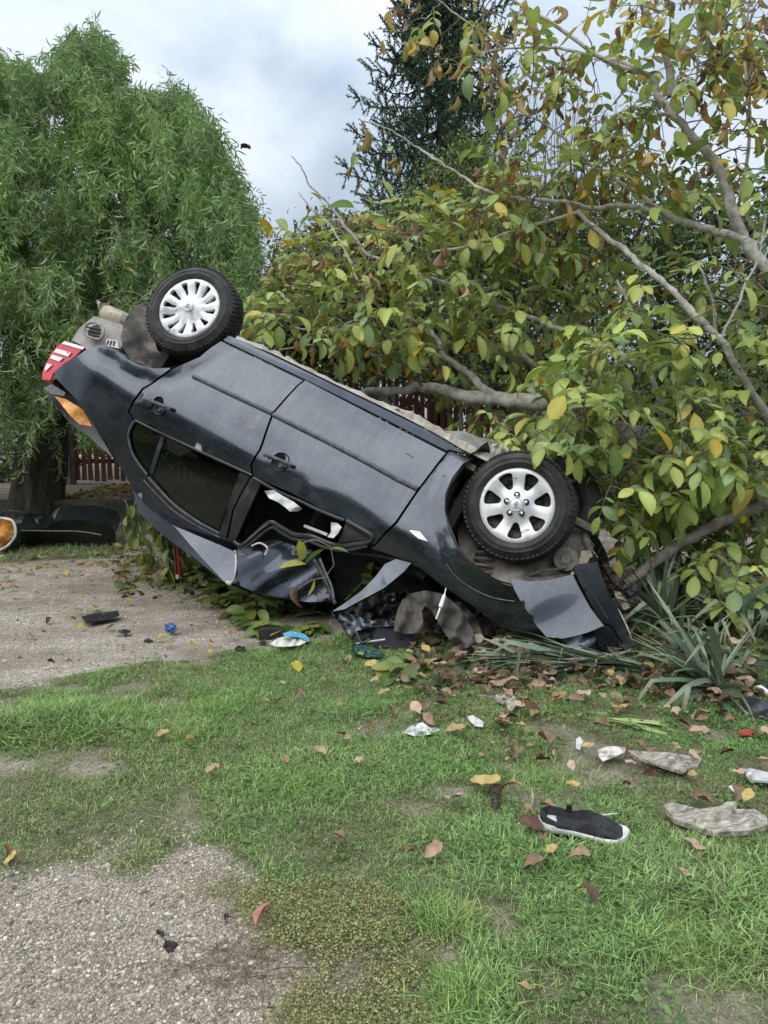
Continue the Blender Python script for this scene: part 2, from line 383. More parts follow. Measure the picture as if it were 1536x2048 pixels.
def depth_fit(P, pts):
    """corner depths -> smooth depth over the sheet: best plane plus a soft share of what is left"""
    A = np.stack([pts[:, 0], pts[:, 1], np.ones(len(pts))], 1); s = np.linalg.lstsq(A, pts[:, 2], rcond=1e-3)[0]; res = pts[:, 2] - A @ s
    d2 = ((P[:, None] - pts[None, :, :2]) ** 2).sum(2); sg = .22 * (np.ptp(pts[:, :2], axis=0).max()) ** 1.0 + 4; w = np.exp(-d2 / (2 * sg * sg)) + 1e-9
    return np.stack([P[:, 0], P[:, 1], np.ones(len(P))], 1) @ s + (w * res).sum(1) / w.sum(1)
DENTS = []   # (x, z, depth, radius x, radius z, angle)
def dent(x, z):
    x = np.asarray(x, float); z = np.asarray(z, float); d = np.zeros_like(x)
    for cx, cz, a, rx, rz, an in DENTS:
        u = (x - cx) * math.cos(an) + (z - cz) * math.sin(an); v = -(x - cx) * math.sin(an) + (z - cz) * math.cos(an)
        d += a * np.exp(-(u / rx) ** 2 - (v / rz) ** 2)
    return d
def XZ(pts, dy=0.0): 
    return np.array([[p[0], p[2]] for p in (cs(x, y, dy) for x, y in pts)])
def panel(name, xz, mat, dy=0.0, th=.012, step=.045, holes=(), extra=None, parent=None, flange=None, mirror=False, yf=None):
    P, T = tri2d(xz, step, holes)
    y = (yside if yf is None else yf)(P[:, 0], P[:, 1]) + dy + dent(P[:, 0], P[:, 1])
    if extra is not None: y = y + extra(P[:, 0], P[:, 1])
    V = np.stack([P[:, 0], y, P[:, 1]], 1)
    T = T[:, ::-1]
    if mirror:
        V = V * np.array([1, -1, 1]); T = T[:, ::-1]
    return thicken(name, V, T, (0, -1, 0) if mirror else (0, 1, 0), th, mat, parent or car, flange)

# dents: handle area of the front door, its lower belt, the fender
DENTS += [(-1.34, .84, -.010, .12, .06, .2), (-1.05, .74, .003, .30, .035, -.4), (-.95, .84, -.008, .25, .04, .15), (-.80, .86, .008, .12, .03, -.3),
          (-1.22, .62, -.004, .05, .22, .35), (-.35, .62, -.006, .06, .2, .25), (-1.75, .70, -.006, .3, .05, 0), (-2.6, .76, -.008, .2, .05, .1), (.25, .80, .015, .2, .04, .3)]

# wheel arch curves, traced
arch_r = XZ([(210, 692), (236, 702), (255, 719), (281, 732), (311, 739), (343, 738), (372, 728), (402, 715), (425, 696), (444, 684)])
arch_f = XZ([(927, 928), (904, 958), (891, 990), (890, 1023), (898, 1062), (914, 1098), (937, 1124), (963, 1143), (995, 1163), (1025, 1172)])
def flare(path, w=.045, amp=.016):
    pd = np.asarray(path)
    def f(x, z):
        P = np.stack([x, z], 1); d = seg_dist(P, pd, False)
        return amp * np.exp(-(d / w) ** 2) - .012 * np.exp(-((d - .09) / .025) ** 2)
    return f
fl_r, fl_f = flare(arch_r), flare(arch_f)
seam = [(444, 684), (597, 755.5), (750, 831), (894, 905)]
q_out = list(map(tuple, [(112, 756), (108, 744), (154, 712), (172, 700), (190, 692)]))
rear_quarter = np.vstack([XZ(q_out), arch_r[:6], XZ([(342, 740), (313, 757), (283, 775), (255, 823), (266, 838), (255, 872), (263, 903), (292, 950), (302, 952), (355, 1015), (439, 1069), (470, 1083), (470, 1104), (420, 1080), (342, 1047), (295, 1013), (264, 974), (212, 885), (193, 858), (167, 813)])])
def hcirc(px, py):
    c = XZ([(px, py)])[0]; a = np.linspace(0, 2 * np.pi, 20, endpoint=False); return c + np.stack([.043 * np.cos(a), .052 * np.sin(a)], 1)
panel('rear_quarter_panel', rear_quarter, M['paint'], extra=fl_r, step=.04, flange=.035)
rear_door = np.vstack([XZ([(347, 741), (317, 759), (287, 778), (259, 824), (270, 840), (327, 870), (504, 952), (500, 930), (518, 898), (544, 826), (606, 761), (597, 757.5), (450, 687)]), arch_r[::-1][0:4] + np.array([.004, .004])])
panel('rear_door', rear_door, M['paint'], dy=.002, extra=fl_r, flange=.03, holes=[hcirc(315, 808)])
front_door = XZ([(611, 761), (548, 827), (522, 900), (504, 930), (508, 954), (580, 984), (640, 1017), (690, 1042), (741, 1069), (739, 1084), (748, 1089), (791, 1043), (831, 984), (891, 906), (750, 833.5)])
panel('front_door', front_door, M['paint'], dy=.001, flange=.03, holes=[hcirc(557, 920)])
fender = np.vstack([XZ([(947, 915), (899, 903), (894, 908), (835, 986), (795, 1046), (750, 1092), (742, 1096), (775, 1107), (800, 1117), (842, 1137), (881, 1169), (946, 1212), (995, 1250), (1040, 1268), (1077, 1277), (1096, 1274), (1072, 1232), (1040, 1190), (1022, 1174)]), arch_f[::-1][1:]])
panel('front_fender', fender, M['paint'], extra=fl_f, step=.04, flange=.04)
# arch lips: inward returns of the sheet
def lip(name, path, depth, parent, mat):
    p = smooth_poly(path, False, 4); y = yside(p[:, 0], p[:, 1]) + dent(p[:, 0], p[:, 1]) + .016
    n = len(p); rows = []
    c = p.mean(0)
    for k, (dd, sh) in enumerate(((0, 0), (.012, -.006), (.02, -.02), (depth, -.022))):
        d = c - p; d /= np.linalg.norm(d, axis=1)[:, None]
        q = p - d * sh * 1.0
        rows.append(np.stack([q[:, 0], y - dd, q[:, 1]], 1))
    V = np.vstack(rows); i = (np.arange(3)[:, None] * n + np.arange(n - 1)).ravel()
    return link(name, mesh_np(name, V, [np.stack([i, i + 1, i + n + 1, i + n], 1)], mat), parent)
lip('arch_lip', arch_r, .06, car, M['paint']); lip('arch_lip', arch_f, .06, car, M['paint'])
# rocker sill
rocker = XZ([(447, 681), (597, 752.5), (750, 828), (894, 902), (899, 899), (951, 912), (925, 905), (899, 887), (808, 835), (750, 806), (668, 767), (586, 727), (535, 702), (458, 672)])
panel('rocker_sill', rocker, M['paint'], dy=.004, th=.03, step=.05)
# jagged pinch-weld flange beyond the sill
fl = MB(); rs = np.random.RandomState(4)
pts = [(470, 676), (535, 700), (586, 724), (668, 764), (750, 803), (808, 831), (858, 857), (899, 880), (930, 898), (965, 915), (992, 928)]
A = np.array([cl(x, y + 3, .80) for x, y in pts]); B = np.array([cl(x + 3, y - (3 if x < 760 else 12), .74) for x, y in pts])
A = smooth_poly(A, False, 5); B = smooth_poly(B, False, 5) + rs.normal(0, .006, (51, 3))
V = np.vstack([A, B, A - [0, .02, 0], B - [0, .02, 0]]); n = len(A); i = np.arange(n - 1)
fl.add(V, np.vstack([np.stack([i, i + 1, i + n + 1, i + n], 1), np.stack([i + n, i + n + 1, i + 3 * n + 1, i + 3 * n], 1), np.stack([i + 2 * n, i + 3 * n, i + 3 * n + 1, i + 2 * n + 1], 1)]))
fl.build('sill_flange', M['rust'], car, False)
# torn underbody sheet behind the front wheel
def sheet(name, pts, mapper, mat, parent, step, th=.006, crump=0.0, seed=0, cfreq=14, smooth=True, nvec=None, closed=False, warp=None):
    """pts (px, py, depth) outline -> crumpled sheet; mapper(px, py, depth) gives the 3D point"""
    pts = np.array(pts, float); P, T = tri2d(pts[:, :2], step)
    dep = depth_fit(P, pts)
    rs = np.random.RandomState(seed)
    if crump:
        ph = rs.uniform(0, 6.28, (6, 1)); k = rs.normal(0, 1, (6, 2)) * cfreq / 100.0
        dep = dep + crump * (.55 * sum(np.abs(((P @ k[i] + ph[i]) / math.pi) % 2 - 1) - .5 for i in range(6)) / 2.2 + 1.3 * (fbm(P[:, 0], P[:, 1], 170. / cfreq, seed + 5) - .5))
    if warp is not None: dep = dep + warp(P)
    V = np.array([mapper(a, b, c) for (a, b), c in zip(P, dep)])
    T = T[:, ::-1]
    c = V.mean(0)
    a = V[T[:, 1]] - V[T[:, 0]]; b = V[T[:, 2]] - V[T[:, 0]]; N = np.cross(a, b).sum(0); N /= np.linalg.norm(N)
    return thicken(name, V, T, -N if False else N, th, mat, parent, smooth=smooth)
torn = sheet('torn_underbody_sheet', [(880, 862, .70), (930, 862, .55), (960, 875, .5), (988, 880, .45), (993, 905, .5), (985, 922, .6), (965, 912, .66), (930, 893, .70)], cl, M['rearpanel'], car, 9, .006, .05, 3, 12)
sheet('frayed_fibre_mat', [(985, 888, .5), (1005, 886, .45), (1025, 905, .4), (1012, 922, .5), (985, 926, .6)], cl, M['rust'], car, 5, .01, .06, 5, 40, False)

# floor, closures and the far side: the body seen from anywhere
fp = MB(); xs = np.array([-3.35, -3.1, -2.4, -1.5, -.6, 0.05]); 
def slab(mb, x0, x1, y0, y1, z0, z1): mb.box(((x0 + x1) / 2, (y0 + y1) / 2, (z0 + z1) / 2), (abs(x1 - x0), abs(y1 - y0), abs(z1 - z0)))
slab(fp, -2.30, -.45, -.76, .76, .215, .25); slab(fp, -2.3, -.45, -.12, .12, .19, .215)
for yy in (-.5, .5): slab(fp, -2.3, .3, yy - .04, yy + .04, .17, .213)
slab(fp, -3.35, -2.3, -.50, .50, .28, .34); slab(fp, -.44, .35, -.5, .5, .30, .50)
fp.build('floor_pan', M['under'], car)
sh = MB(); slab(sh, -.46, -.40, -.8, .74, .30, .95); sh.build('bulkhead', M['interior'], car); sh = MB(); slab(sh, -2.75, -2.68, -.78, .70, .35, 1.0); sh.build('rear_bulkhead', M['interior'], car)
# far side shell
fs = np.array([[-3.3, .50], [-3.05, .40], [-3.0, .55], [-2.85, .70], [-2.68, .74], [-2.48, .70], [-2.33, .55], [-2.30, .22], [-.5, .22], [-.42, .5], [-.25, .68], [0, .74], [.25, .70], [.40, .55], [.55, .50], [.6, .85], [0, .95], [-.7, .92], [-2.6, .95], [-3.4, 1.0]])
panel('far_side_panel', fs, M['paint'], mirror=True)
rfd = np.array([[-2.75, .96], [-2.3, 1.3], [-1.5, 1.38], [-1.05, 1.3], [-.75, .96], [-.85, .93], [-1.15, 1.24], [-1.5, 1.31], [-2.25, 1.24], [-2.6, .95]])
panel('far_roof_rail', rfd, M['paint'], mirror=True)
# ---- roof, pillars, glass
def side_sheet(name, pts, mat, dy=0.0, th=.012, step=.04, parent=None, flange=None, extra=None, yf=None):
    return panel(name, XZ(pts, dy), mat, dy=dy, th=th, step=step, parent=parent, flange=flange, extra=extra, yf=yf)
def bulk(name, pts, mat, th, step=12, crump=0, seed=0):
    """pixel outline with car-local y per corner; extruded inboard"""
    pts = np.array(pts, float); P, T = tri2d(pts[:, :2], step)
    dep = depth_fit(P, pts)
    if crump: dep = dep + crump * (np.abs(((P[:, 0] * .021 + P[:, 1] * .035 + seed) % 2) - 1) - .5)
    V = np.array([cl(a, b, c) for (a, b), c in zip(P, dep)]); a = V[T[:, 1]] - V[T[:, 0]]; b = V[T[:, 2]] - V[T[:, 0]]
    if np.cross(a, b).sum(0)[1] < 0: T = T[:, ::-1]
    return thicken(name, V, T, (0, 1, 0), th, mat, car)
bulk('crushed_roof', [(295, 1015, .60), (342, 1049, .63), (420, 1082, .66), (469, 1103, .70), (471, 1146, .86), (463, 1164, .88), (449, 1164, .86), (405, 1118, .84), (350, 1055, .72), (312, 1028, .66)], M['paint'], .05, 10)
bulk('crushed_roof_underside', [(264, 976, .60), (295, 1015, .60), (312, 1030, .66), (350, 1057, .70), (405, 1119, .82), (449, 1165, .85), (387, 1114, .55), (342, 1083, .5), (306, 1054, .5), (277, 1023, .5)], M['paint'], 1.15, 10)
bulk('torn_roof_front', [(472, 1104, .72), (501, 1092, .66), (527, 1082, .64), (552, 1079, .62), (590, 1092, .62), (640, 1106, .62), (652, 1165, .55), (661, 1203, .48), (615, 1204, .5), (550, 1193, .60), (505, 1182, .78), (466, 1166, .84), (470, 1146, .88)], M['paint'], .9, 8, .022, .3)
tb = MB(); tb.tube(smooth_poly([cl(470, 1102, .73), cl(472, 1125, .87), cl(467, 1160, .875), cl(452, 1166, .87)], False), .006, 6)
tb.ball(cl(457, 1166, .875), (.02, .012, .012), 8, 5); tb.build('bare_torn_edge', M['brokenedge'], car)
tb = MB(); tb.tube(smooth_poly([cl(503, 1092, .70), cl(520, 1086, .70), cl(535, 1096, .71), cl(530, 1110, .70)], False) , .007, 5); tb.build('bare_torn_edge', M['brokenedge'], car)

side_sheet('rear_side_window', [(329, 874), (477, 947), (436, 1060), (395, 1040), (356, 1010), (326, 978), (305, 948)], M['glass'], dy=-.012, th=.004, step=.1)
side_sheet('quarter_window', [(270, 846), (322, 872), (296, 942), (268, 903), (260, 873)], M['glass'], dy=-.012, th=.004, step=.1)
side_sheet('window_divider', [(322, 871), (330, 875), (305, 950), (298, 944)], M['black_trim'], dy=-.004, th=.02)
side_sheet('pillar_trim', [(479, 945), (499, 953), (464, 1020), (452, 1076), (438, 1068), (455, 1010)], M['black_trim'], dy=.004, th=.03)
side_sheet('pillar_trim', [(502, 955), (522, 966), (493, 1030), (470, 1082), (456, 1078), (468, 1020)], M['black_trim'], dy=.006, th=.03)
def side_tube(name, pts, r, mat, dy=0, seg=6, squash=None, smooth=True, parent=None):
    P = np.array([cs(x, y, dy) for x, y in pts]); 
    P[:, 1] = yside(P[:, 0], P[:, 2]) + dy + dent(P[:, 0], P[:, 2])
    if smooth: P = smooth_poly(P, False, 5)
    t = MB(); t.tube(P, r, seg); return t.build(name, mat, parent or car)
side_tube('window_seal', [(268, 843), (257, 868), (263, 902), (276, 925), (294, 949)], .008, M['grey_trim'], .004)
side_tube('window_seal', [(297, 955), (325, 986), (355, 1015), (395, 1043), (439, 1067)], .008, M['grey_trim'], .004)
side_tube('window_seal', [(287, 960), (320, 995), (352, 1025), (400, 1055), (440, 1075)], .005, M['grey_trim'], .006)
side_tube('belt_seal', [(270, 841), (327, 869), (410, 908), (504, 951)], .009, M['black_trim'], .006)
side_tube('belt_seal', [(506, 956), (560, 985), (601, 1003), (640, 1022), (688, 1041)], .010, M['black_trim'], .004)
side_tube('buckled_window_frame', [(468, 1084), (484, 1091), (512, 1068), (540, 1045), (562, 1055), (588, 1069), (622, 1073), (655, 1086), (680, 1092), (715, 1089), (740, 1083), (743, 1072), (720, 1058), (693, 1042)], .016, M['black_trim'], .004, 8)
side_tube('buckled_window_frame', [(476, 1090), (488, 1096), (516, 1075), (543, 1055), (560, 1064), (586, 1078), (620, 1083), (650, 1095), (690, 1101), (735, 1092)], .010, M['cardoor_in'], .012, 6)
side_tube('buckled_window_frame', [(490, 1086), (515, 1064), (538, 1047)], .006, M['grey_trim'], .02, 6)
side_sheet('mirror_mount', [(690, 1046), (738, 1069), (736, 1079), (700, 1084), (676, 1086), (684, 1064)], M['cardoor_in'], dy=-.01, th=.02, extra=lambda x, z: .012 * np.sin(x * 160) * np.sin(z * 130))
side_tube('window_channel', [(518, 968), (500, 1010), (478, 1050), (474, 1075)], .007, M['grey_trim'], -.01)
# interior seen through the openings
seat = MB()
for sx in (-1.75, -.95):
    for sy in (.36, -.36):
        seat.ball((sx, sy, .52), (.28, .25, .10), 12, 8); seat.ball((sx - .26, sy, .83), (.09, .25, .32), 12, 8)
        seat.ball((sx - .30, sy, 1.20), (.05, .13, .09), 10, 6)
seat.build('seats', M['interior'], car)
bulk('crushed_cabin_dark_backing', [(480, 1086, .35), (520, 985, .40), (700, 1050, .30), (800, 1105, .25), (905, 1165, .2), (1010, 1260, .2), (960, 1302, .2), (800, 1290, .2), (690, 1255, .2), (640, 1205, .25), (560, 1190, .3)], M['interior'], .6, 22, .06, .4)  # black backing sheet, stands in for the shade inside the crushed cabin
hl = MB(); slab(hl, -2.5, -.9, -.6, -.55, .9, 1.35); hl.build('far_door_lining', M['interior'], car)
# airbags hanging out of the openings
def cloth(name, pts, seed, mat, parent, step=2.6, crump=.045, th=.004, mapper=None, fr=11):
    return sheet(name, pts, mapper or cl, mat, parent, step, th, crump, seed, fr)
cloth('airbag', [(529, 982, .84), (548, 980, .87), (566, 992, .90), (588, 1004, .88), (604, 1017, .84), (596, 1022, .88), (580, 1023, .90), (570, 1014, .90), (556, 1004, .90), (538, 996, .88)], 2, M['airbag'], car)
cloth('airbag', [(662, 1044, .80), (675, 1046, .84), (683, 1054, .84), (676, 1066, .86), (666, 1076, .84), (655, 1074, .84), (662, 1064, .84)], 5, M['airbag'], car)
tb = MB(); tb.tube([cl(609, 1052, .74), cl(630, 1060, .76), cl(655, 1070, .78)], .010, 6); tb.build('airbag_strap', M['airbag'], car)

# ---- mouldings, handles, marker
side_tube('side_moulding', [(386, 752), (450, 783), (544, 827), (541, 826)][:3], .014, M['grey_trim'], .006, 8, smooth=False)
side_tube('side_moulding', [(546, 829), (620, 866), (680, 896), (740, 928), (800, 961), (835, 978)], .0145, M['grey_trim'], .007, 8, smooth=False)
def handle(px0, py0, px1, py1):
    a, b = cs(px0, py0, .03), cs(px1, py1, .03); c = (a + b) / 2; d = b - a; L = np.linalg.norm(d); d /= L
    o = np.array([0, 1, 0.]); w = np.cross(d, o)
    e = link('door_handle', None, car) if False else None
    # recess cup
    cup = MB(); prof = [(.0, -.03), (.03, -.028), (.047, -.014), (.056, .0), (.062, .003)]
    R = np.stack([d, o, w], 1); yc = float(yside(c[0], c[2]) + dent(c[0], c[2]))
    cc = np.array([c[0], yc + .003, c[2]]) + d * .012
    cup.lathe(prof, 28, cc, R @ np.diag([.82, 1, .95])); k = cup.build('handle_recess', M['black_trim'], car)
    h = MB(); P = [a - o * .012, a + d * .015 + o * .004, c + o * .010, b - d * .015 + o * .004, b - o * .012]
    h.tube(smooth_poly(P, False, 5), [.011] + [.0145] * 19 + [.011], 10, squash=.8); h.ball(a + o * .002, (.017, .012, .017), 10, 6); h.ball(b + o * .002, (.016, .012, .016), 10, 6)
    h.build('door_handle', M['grey_trim'], car)
handle(289, 798, 338, 817); handle(531, 909, 580, 930)
c = [cs(x, y, .006) for x, y in [(820, 1061), (839, 1064), (854, 1083), (836, 1077)]]
side_sheet('side_marker_lamp', [(820, 1061), (839, 1064), (855, 1083), (836, 1077)], M['lamp_white'], dy=.010, th=.012, step=.02)
side_tube('marker_rim', [(820, 1061), (839, 1064), (855, 1083), (836, 1077), (820, 1061)], .0025, M['chrome'], .012, 5, smooth=False)
side_tube('scratched_edge', [(463, 676), (500, 695)], .004, M['brokenedge'], .0)
# front arch body crease: a thin bright lip running round the wing
side_tube('wing_crease', [(893, 1127), (912, 1153), (945, 1177), (985, 1195), (1030, 1203)], .004, M['grey_trim'], .004, 5)

# ---- tail
def lampface(name, pts, mat, y0, y1, th, parent=car):
    return bulk2(name, pts, mat, y0, y1, th, parent)
def bulk2(name, pts, mat, yl, yr, th, parent):
    pts = np.array(pts, float); P, T = tri2d(pts, 6); x0, x1 = 70, 170
    V = np.array([cl(a, b, yl + (yr - yl) * (a - x0) / (x1 - x0)) for a, b in P]); a = V[T[:, 1]] - V[T[:, 0]]; b = V[T[:, 2]] - V[T[:, 0]]
    if np.cross(a, b).sum(0)[1] < 0: T = T[:, ::-1]
    return thicken(name, V, T, (0, 1, 0), th, mat, parent)
lamp = bulk2('tail_lamp', [(127, 683), (168, 695), (152, 711), (128, 728), (107, 745), (101, 760), (84, 759), (85, 744), (93, 726), (102, 707), (113, 694)], M['lamp_red'], .62, .80, .10, car)
for q in ([(129, 682), (169, 694), (165, 699), (123, 687)], [(113, 697), (142, 705), (136, 713), (108, 704)], [(104, 709), (126, 716), (118, 723), (100, 716)], [(93, 727), (104, 729), (91, 742), (89, 738)]):
    bulk2('lamp_stripe', q, M['lamp_white'], .635, .812, .01, lamp)
bulk('lamp_housing', [(168, 697, .76), (190, 705, .76), (192, 714, .74), (183, 713, .74), (160, 728, .72), (112, 757, .68), (104, 762, .66), (107, 746, .70), (152, 712, .76)], M['black_trim'], .12, 9)
bulk('rear_inner_panel', [(143, 680, .60), (160, 655, .60), (188, 632, .60), (215, 640, .60), (245, 650, .60), (252, 680, .62), (240, 699, .66), (208, 693, .68), (190, 693, .68), (172, 702, .68), (166, 692, .66)], M['rearpanel'], 1.2, 9)
vt = MB(); ring = smooth_poly([cl(x, y, .70) for x, y in [(171, 652), (184, 645), (202, 651), (207, 663), (200, 678), (184, 676), (170, 668)]], True, 4)
vt.tube(np.vstack([ring, ring[:1]]), .010, 6); vt.build('vent_rim', M['rearpanel'], car)
for k in range(3):
    vs = MB(); vs.tube([cl(174 + k * 1, 654 + k * 8, .698), cl(202, 660 + k * 7, .698)], .006, 5); vs.build('vent_slat', M['interior'], car)
vb = MB(); vb.lathe([(0, 0), (.05, 0)], 16, cl(189, 663, .695)); vb.build('vent_opening', M['liner'], car)
sqh = bulk('bracket_hole', [(213, 677, .70), (234, 681, .70), (238, 697, .70), (211, 691, .70)], M['brokenedge'], .02, 9)
for k in range(3):
    vs = MB(); vs.tube([cl(217 + 6 * k, 680 + k, .705), cl(213 + 7 * k, 690 + k, .705)], .006, 5); vs.build('bracket_rib', M['liner'], car)
mf = MB(); a, b = cl(207, 625, .40), cl(272, 655, .40); 
for_p = [a + (b - a) * t for t in (0, .03, .12, .5, .9, 1.6)]
mf.tube(for_p, [.03, .055, .068, .070, .068, .06], 20); mf.build('exhaust_muffler', M['muffler'], car)
sheet('torn_heat_shield', [(193, 599, .35), (207, 606, .35), (222, 604, .3), (210, 618, .3), (203, 632, .3), (197, 620, .35)], cl, M['muffler'], car, 5, .005, .05, 1, 30)
bulk('crushed_boot_lid', [(87, 777, .66), (103, 766, .68), (168, 815, .70), (195, 862, .69), (228, 918, .62), (175, 871, .45), (139, 846, .40), (101, 800, .50)], M['black_trim'], 1.25, 10)
bulk('boot_lid_edge', [(88, 777, .69), (102, 768, .71), (131, 785, .72), (128, 792, .71), (104, 788, .69)], M['grey_trim'], .02, 8)
bulk('boot_insulation', [(109, 792, .72), (131, 798, .73), (166, 819, .735), (184, 853, .72), (160, 849, .68), (141, 832, .68)], M['orange'], .02, 6, .03, .2)

# ---- wheel wells
def circ(p):
    A = np.stack([p[:, 0], p[:, 1], np.ones(len(p))], 1); s = np.linalg.lstsq(A, -(p ** 2).sum(1), rcond=None)[0]
    c = -s[:2] / 2; return c, math.sqrt(c @ c - s[2])
cr_, rr_ = circ(arch_r); cf_, rf_ = circ(arch_f)
def liner(name, c, r, a0, a1, y0, y1, mat, seed):
    rs = np.random.RandomState(seed); n = 40; th = np.linspace(a0, a1, n); rows = []
    for k, y in enumerate(np.linspace(y0, y1, 6)):
        rad = r + .008 * rs.normal(0, 1, n); rows.append(np.stack([c[0] + rad * np.cos(th), np.full(n, y), c[1] + rad * np.sin(th)], 1))
    rad = r * .25; rows.append(np.stack([c[0] + rad * np.cos(th), np.full(n, y1 + .01), c[1] + rad * np.sin(th)], 1))
    rows.append(np.stack([c[0] + 0 * th, np.full(n, y1 + .01), c[1] + 0 * th], 1))
    V = np.vstack(rows); m = len(rows); i = (np.arange(m - 1)[:, None] * n + np.arange(n - 1)).ravel()
    me = mesh_np(name, V, [np.stack([i, i + 1, i + n + 1, i + n], 1)], mat)
    return link(name, me, car)
def arch_ang(p, c):
    a = np.arctan2(p[:, 1] - c[1], p[:, 0] - c[0]) % (2 * math.pi); return a[0], a[-1]
ra = arch_ang(arch_r, cr_); liner('wheel_arch_liner', cr_, rr_ + .015, min(ra) - .03, max(ra) + .03, .80, .42, M['liner'], 1)
liner('wheel_arch_liner', cf_, rf_ + .015, math.radians(0), math.radians(215), .82, .44, M['liner'], 2)
sheet('loose_arch_liner', [(289, 602, .50), (300, 625, .50), (302, 660, .50), (315, 700, .5), (345, 730, .5), (300, 735, .58), (262, 720, .64), (245, 695, .66), (242, 670, .64), (248, 645, .60), (262, 620, .55)], cl, M['liner'], car, 9, .008, .03, 7, 10)

# ---- wheels
def frame_from(n, upv):
    n = n / np.linalg.norm(n); x = np.cross(upv, n) * -1; x = x - (x @ n) * n; x /= np.linalg.norm(x); z = np.cross(x, n)
    return np.stack([x, n, z], 1)
def hole_shape(kind, ang):
    if kind == 'seven': q = [(-.013, .102), (.013, .102), (.030, .140), (.041, .172), (.033, .187), (0, .194), (-.033, .187), (-.041, .172), (-.030, .140)]
    else: q = [(-.006, .112), (.006, .112), (.013, .150), (.021, .180), (.012, .192), (-.016, .192), (-.018, .175), (-.011, .145)]
    q = smooth_poly(np.array(q), True, 3); c, s = math.cos(ang), math.sin(ang)
    return np.stack([q[:, 0] * -s + q[:, 1] * c, q[:, 0] * c + q[:, 1] * s], 1)
def make_wheel(center, R, style, roll, parent=car, full=True):
    """R columns: wheel x, outward axis, wheel z"""
    w = empty('wheel'); w.parent = parent
    m = Matrix.Identity(4)
    for i in range(3):
        for j in range(3): m[i][j] = R[i, j]
        m[i][3] = center[i]
    w.matrix_local = m
    t = MB()
    prof = [(.214, .004), (.219, .012), (.228, .018), (.240, .022), (.243, .0245), (.247, .0245), (.250, .022), (.266, .021), (.268, .0235), (.272, .0235), (.275, .019), (.294, .010), (.306, -.002), (.313, -.018), (.317, -.05), (.318, -.09),
            (.317, -.13), (.313, -.16), (.303, -.178), (.285, -.19), (.26, -.20), (.225, -.195), (.208, -.18), (.203, -.09), (.205, -.01)]
    t.lathe(prof, 96, closed=True); ty = t.build('tyre', M['tyre'], w)
    tr = MB()
    for k in range(64):
        for row, (yy, wd, an) in enumerate(((-.012, .034, .25), (-.048, .030, .5), (-.083, .026, -.45), (-.118, .030, -.5), (-.152, .034, -.25))):
            a = (k + .5 * (row % 2)) * 2 * math.pi / 64; rad = .3165 if row not in (0, 4) else .3110
            ct, st = math.cos(a), math.sin(a); B = np.array([[ct, 0, -st], [0, 1, 0], [st, 0, ct]])
            tilt = 0 if row not in (0, 4) else (.42 if row == 0 else -.42)
            Rr = B @ rotm(0, 0, tilt) @ rotm(an, 0, 0)
            tr.box(np.array([ct * rad, yy, st * rad]), (.016, wd, .0225), Rr)
    tr.build('tread_blocks', M['tyre'], w, False)
    st_ = MB(); st_.lathe([(.0, -.035), (.07, -.035), (.09, -.05), (.13, -.055), (.16, -.035), (.19, -.035), (.205, -.01), (.214, -.004)], 48)
    for k in range(14):
        a = k * 2 * math.pi / 14; st_.lathe([(.0, .002), (.012, .002), (.014, -.004)], 8, (math.cos(a) * .165, -.03, math.sin(a) * .165))
    st_.build('steel_rim', M['steel_dark'], w)
    if not full: return w
    nh = 7 if style == 'seven' else 12
    th = np.linspace(0, 2 * math.pi, 72, endpoint=False); outer = np.stack([.2175 * np.cos(th), .2175 * np.sin(th)], 1)
    holes = [hole_shape(style, roll + k * 2 * math.pi / nh) for k in range(nh)]
    P, T = tri2d(outer, .014, holes); r = np.linalg.norm(P, axis=1); an = np.arctan2(P[:, 1], P[:, 0]) - roll
    y = .014 - .020 * np.exp(-((r - .118) / .055) ** 2) + .008 * np.exp(-(r / .055) ** 2) - .010 * np.clip((r - .20) / .0175, 0, 1) ** 2
    y += (.004 if style == 'seven' else .007) * -np.cos(an * nh) * np.clip((r - .06) / .05, 0, 1) * np.clip((.2 - r) / .03, 0, 1)
    V = np.stack([P[:, 0], y, P[:, 1]], 1); a = V[T[:, 1]] - V[T[:, 0]]; b = V[T[:, 2]] - V[T[:, 0]]
    if np.cross(a, b).sum(0)[1] < 0: T = T[:, ::-1]
    thicken('hubcap', V, T, (0, 1, 0), .003, M['hub_silver' if style == 'seven' else 'hub_dirty'], w, flange=.022)
    bd = MB(); bd.lathe([(0, .026), (.030, .0255), (.033, .023), (.036, .024), (.040, .017)], 32); bd.build('hub_badge', M['hub_silver' if style == 'seven' else 'hub_dirty'], w)
    em = MB(); cr, sr = math.cos(roll), math.sin(roll)
    if style == 'seven':   # rearing animal emblem, seen the way the wheel stands
        strokes = [[(-.004, .020), (-.001, .013), (.002, .006), (.001, -.002), (-.004, -.010)], [(-.010, .017), (-.003, .019)], [(.001, .009), (-.008, .011), (-.013, .008)], [(.001, .004), (-.008, .001), (-.012, .003)],
                   [(-.004, -.010), (-.009, -.013), (-.008, -.020)], [(0, -.004), (.005, -.012), (.002, -.020)], [(.003, -.002), (.011, .002), (.009, .012), (.014, .016)]]
    else: strokes = [[(-.016, -.010), (0, .018), (.016, -.010), (-.016, -.010)], [(-.006, -.003), (.006, -.003)]]
    for s_ in strokes:
        q = [np.array([-(x * -sr + -z * cr), .0268, -(x * cr + -z * sr) * -1]) for x, z in s_]
        q = [np.array([-z * cr - x * sr, .0268, -z * sr + x * cr]) for x, z in s_]
        em.tube(q, .0022, 5, squash=.5)
    em.build('hub_emblem', M['steel_dark'], w)
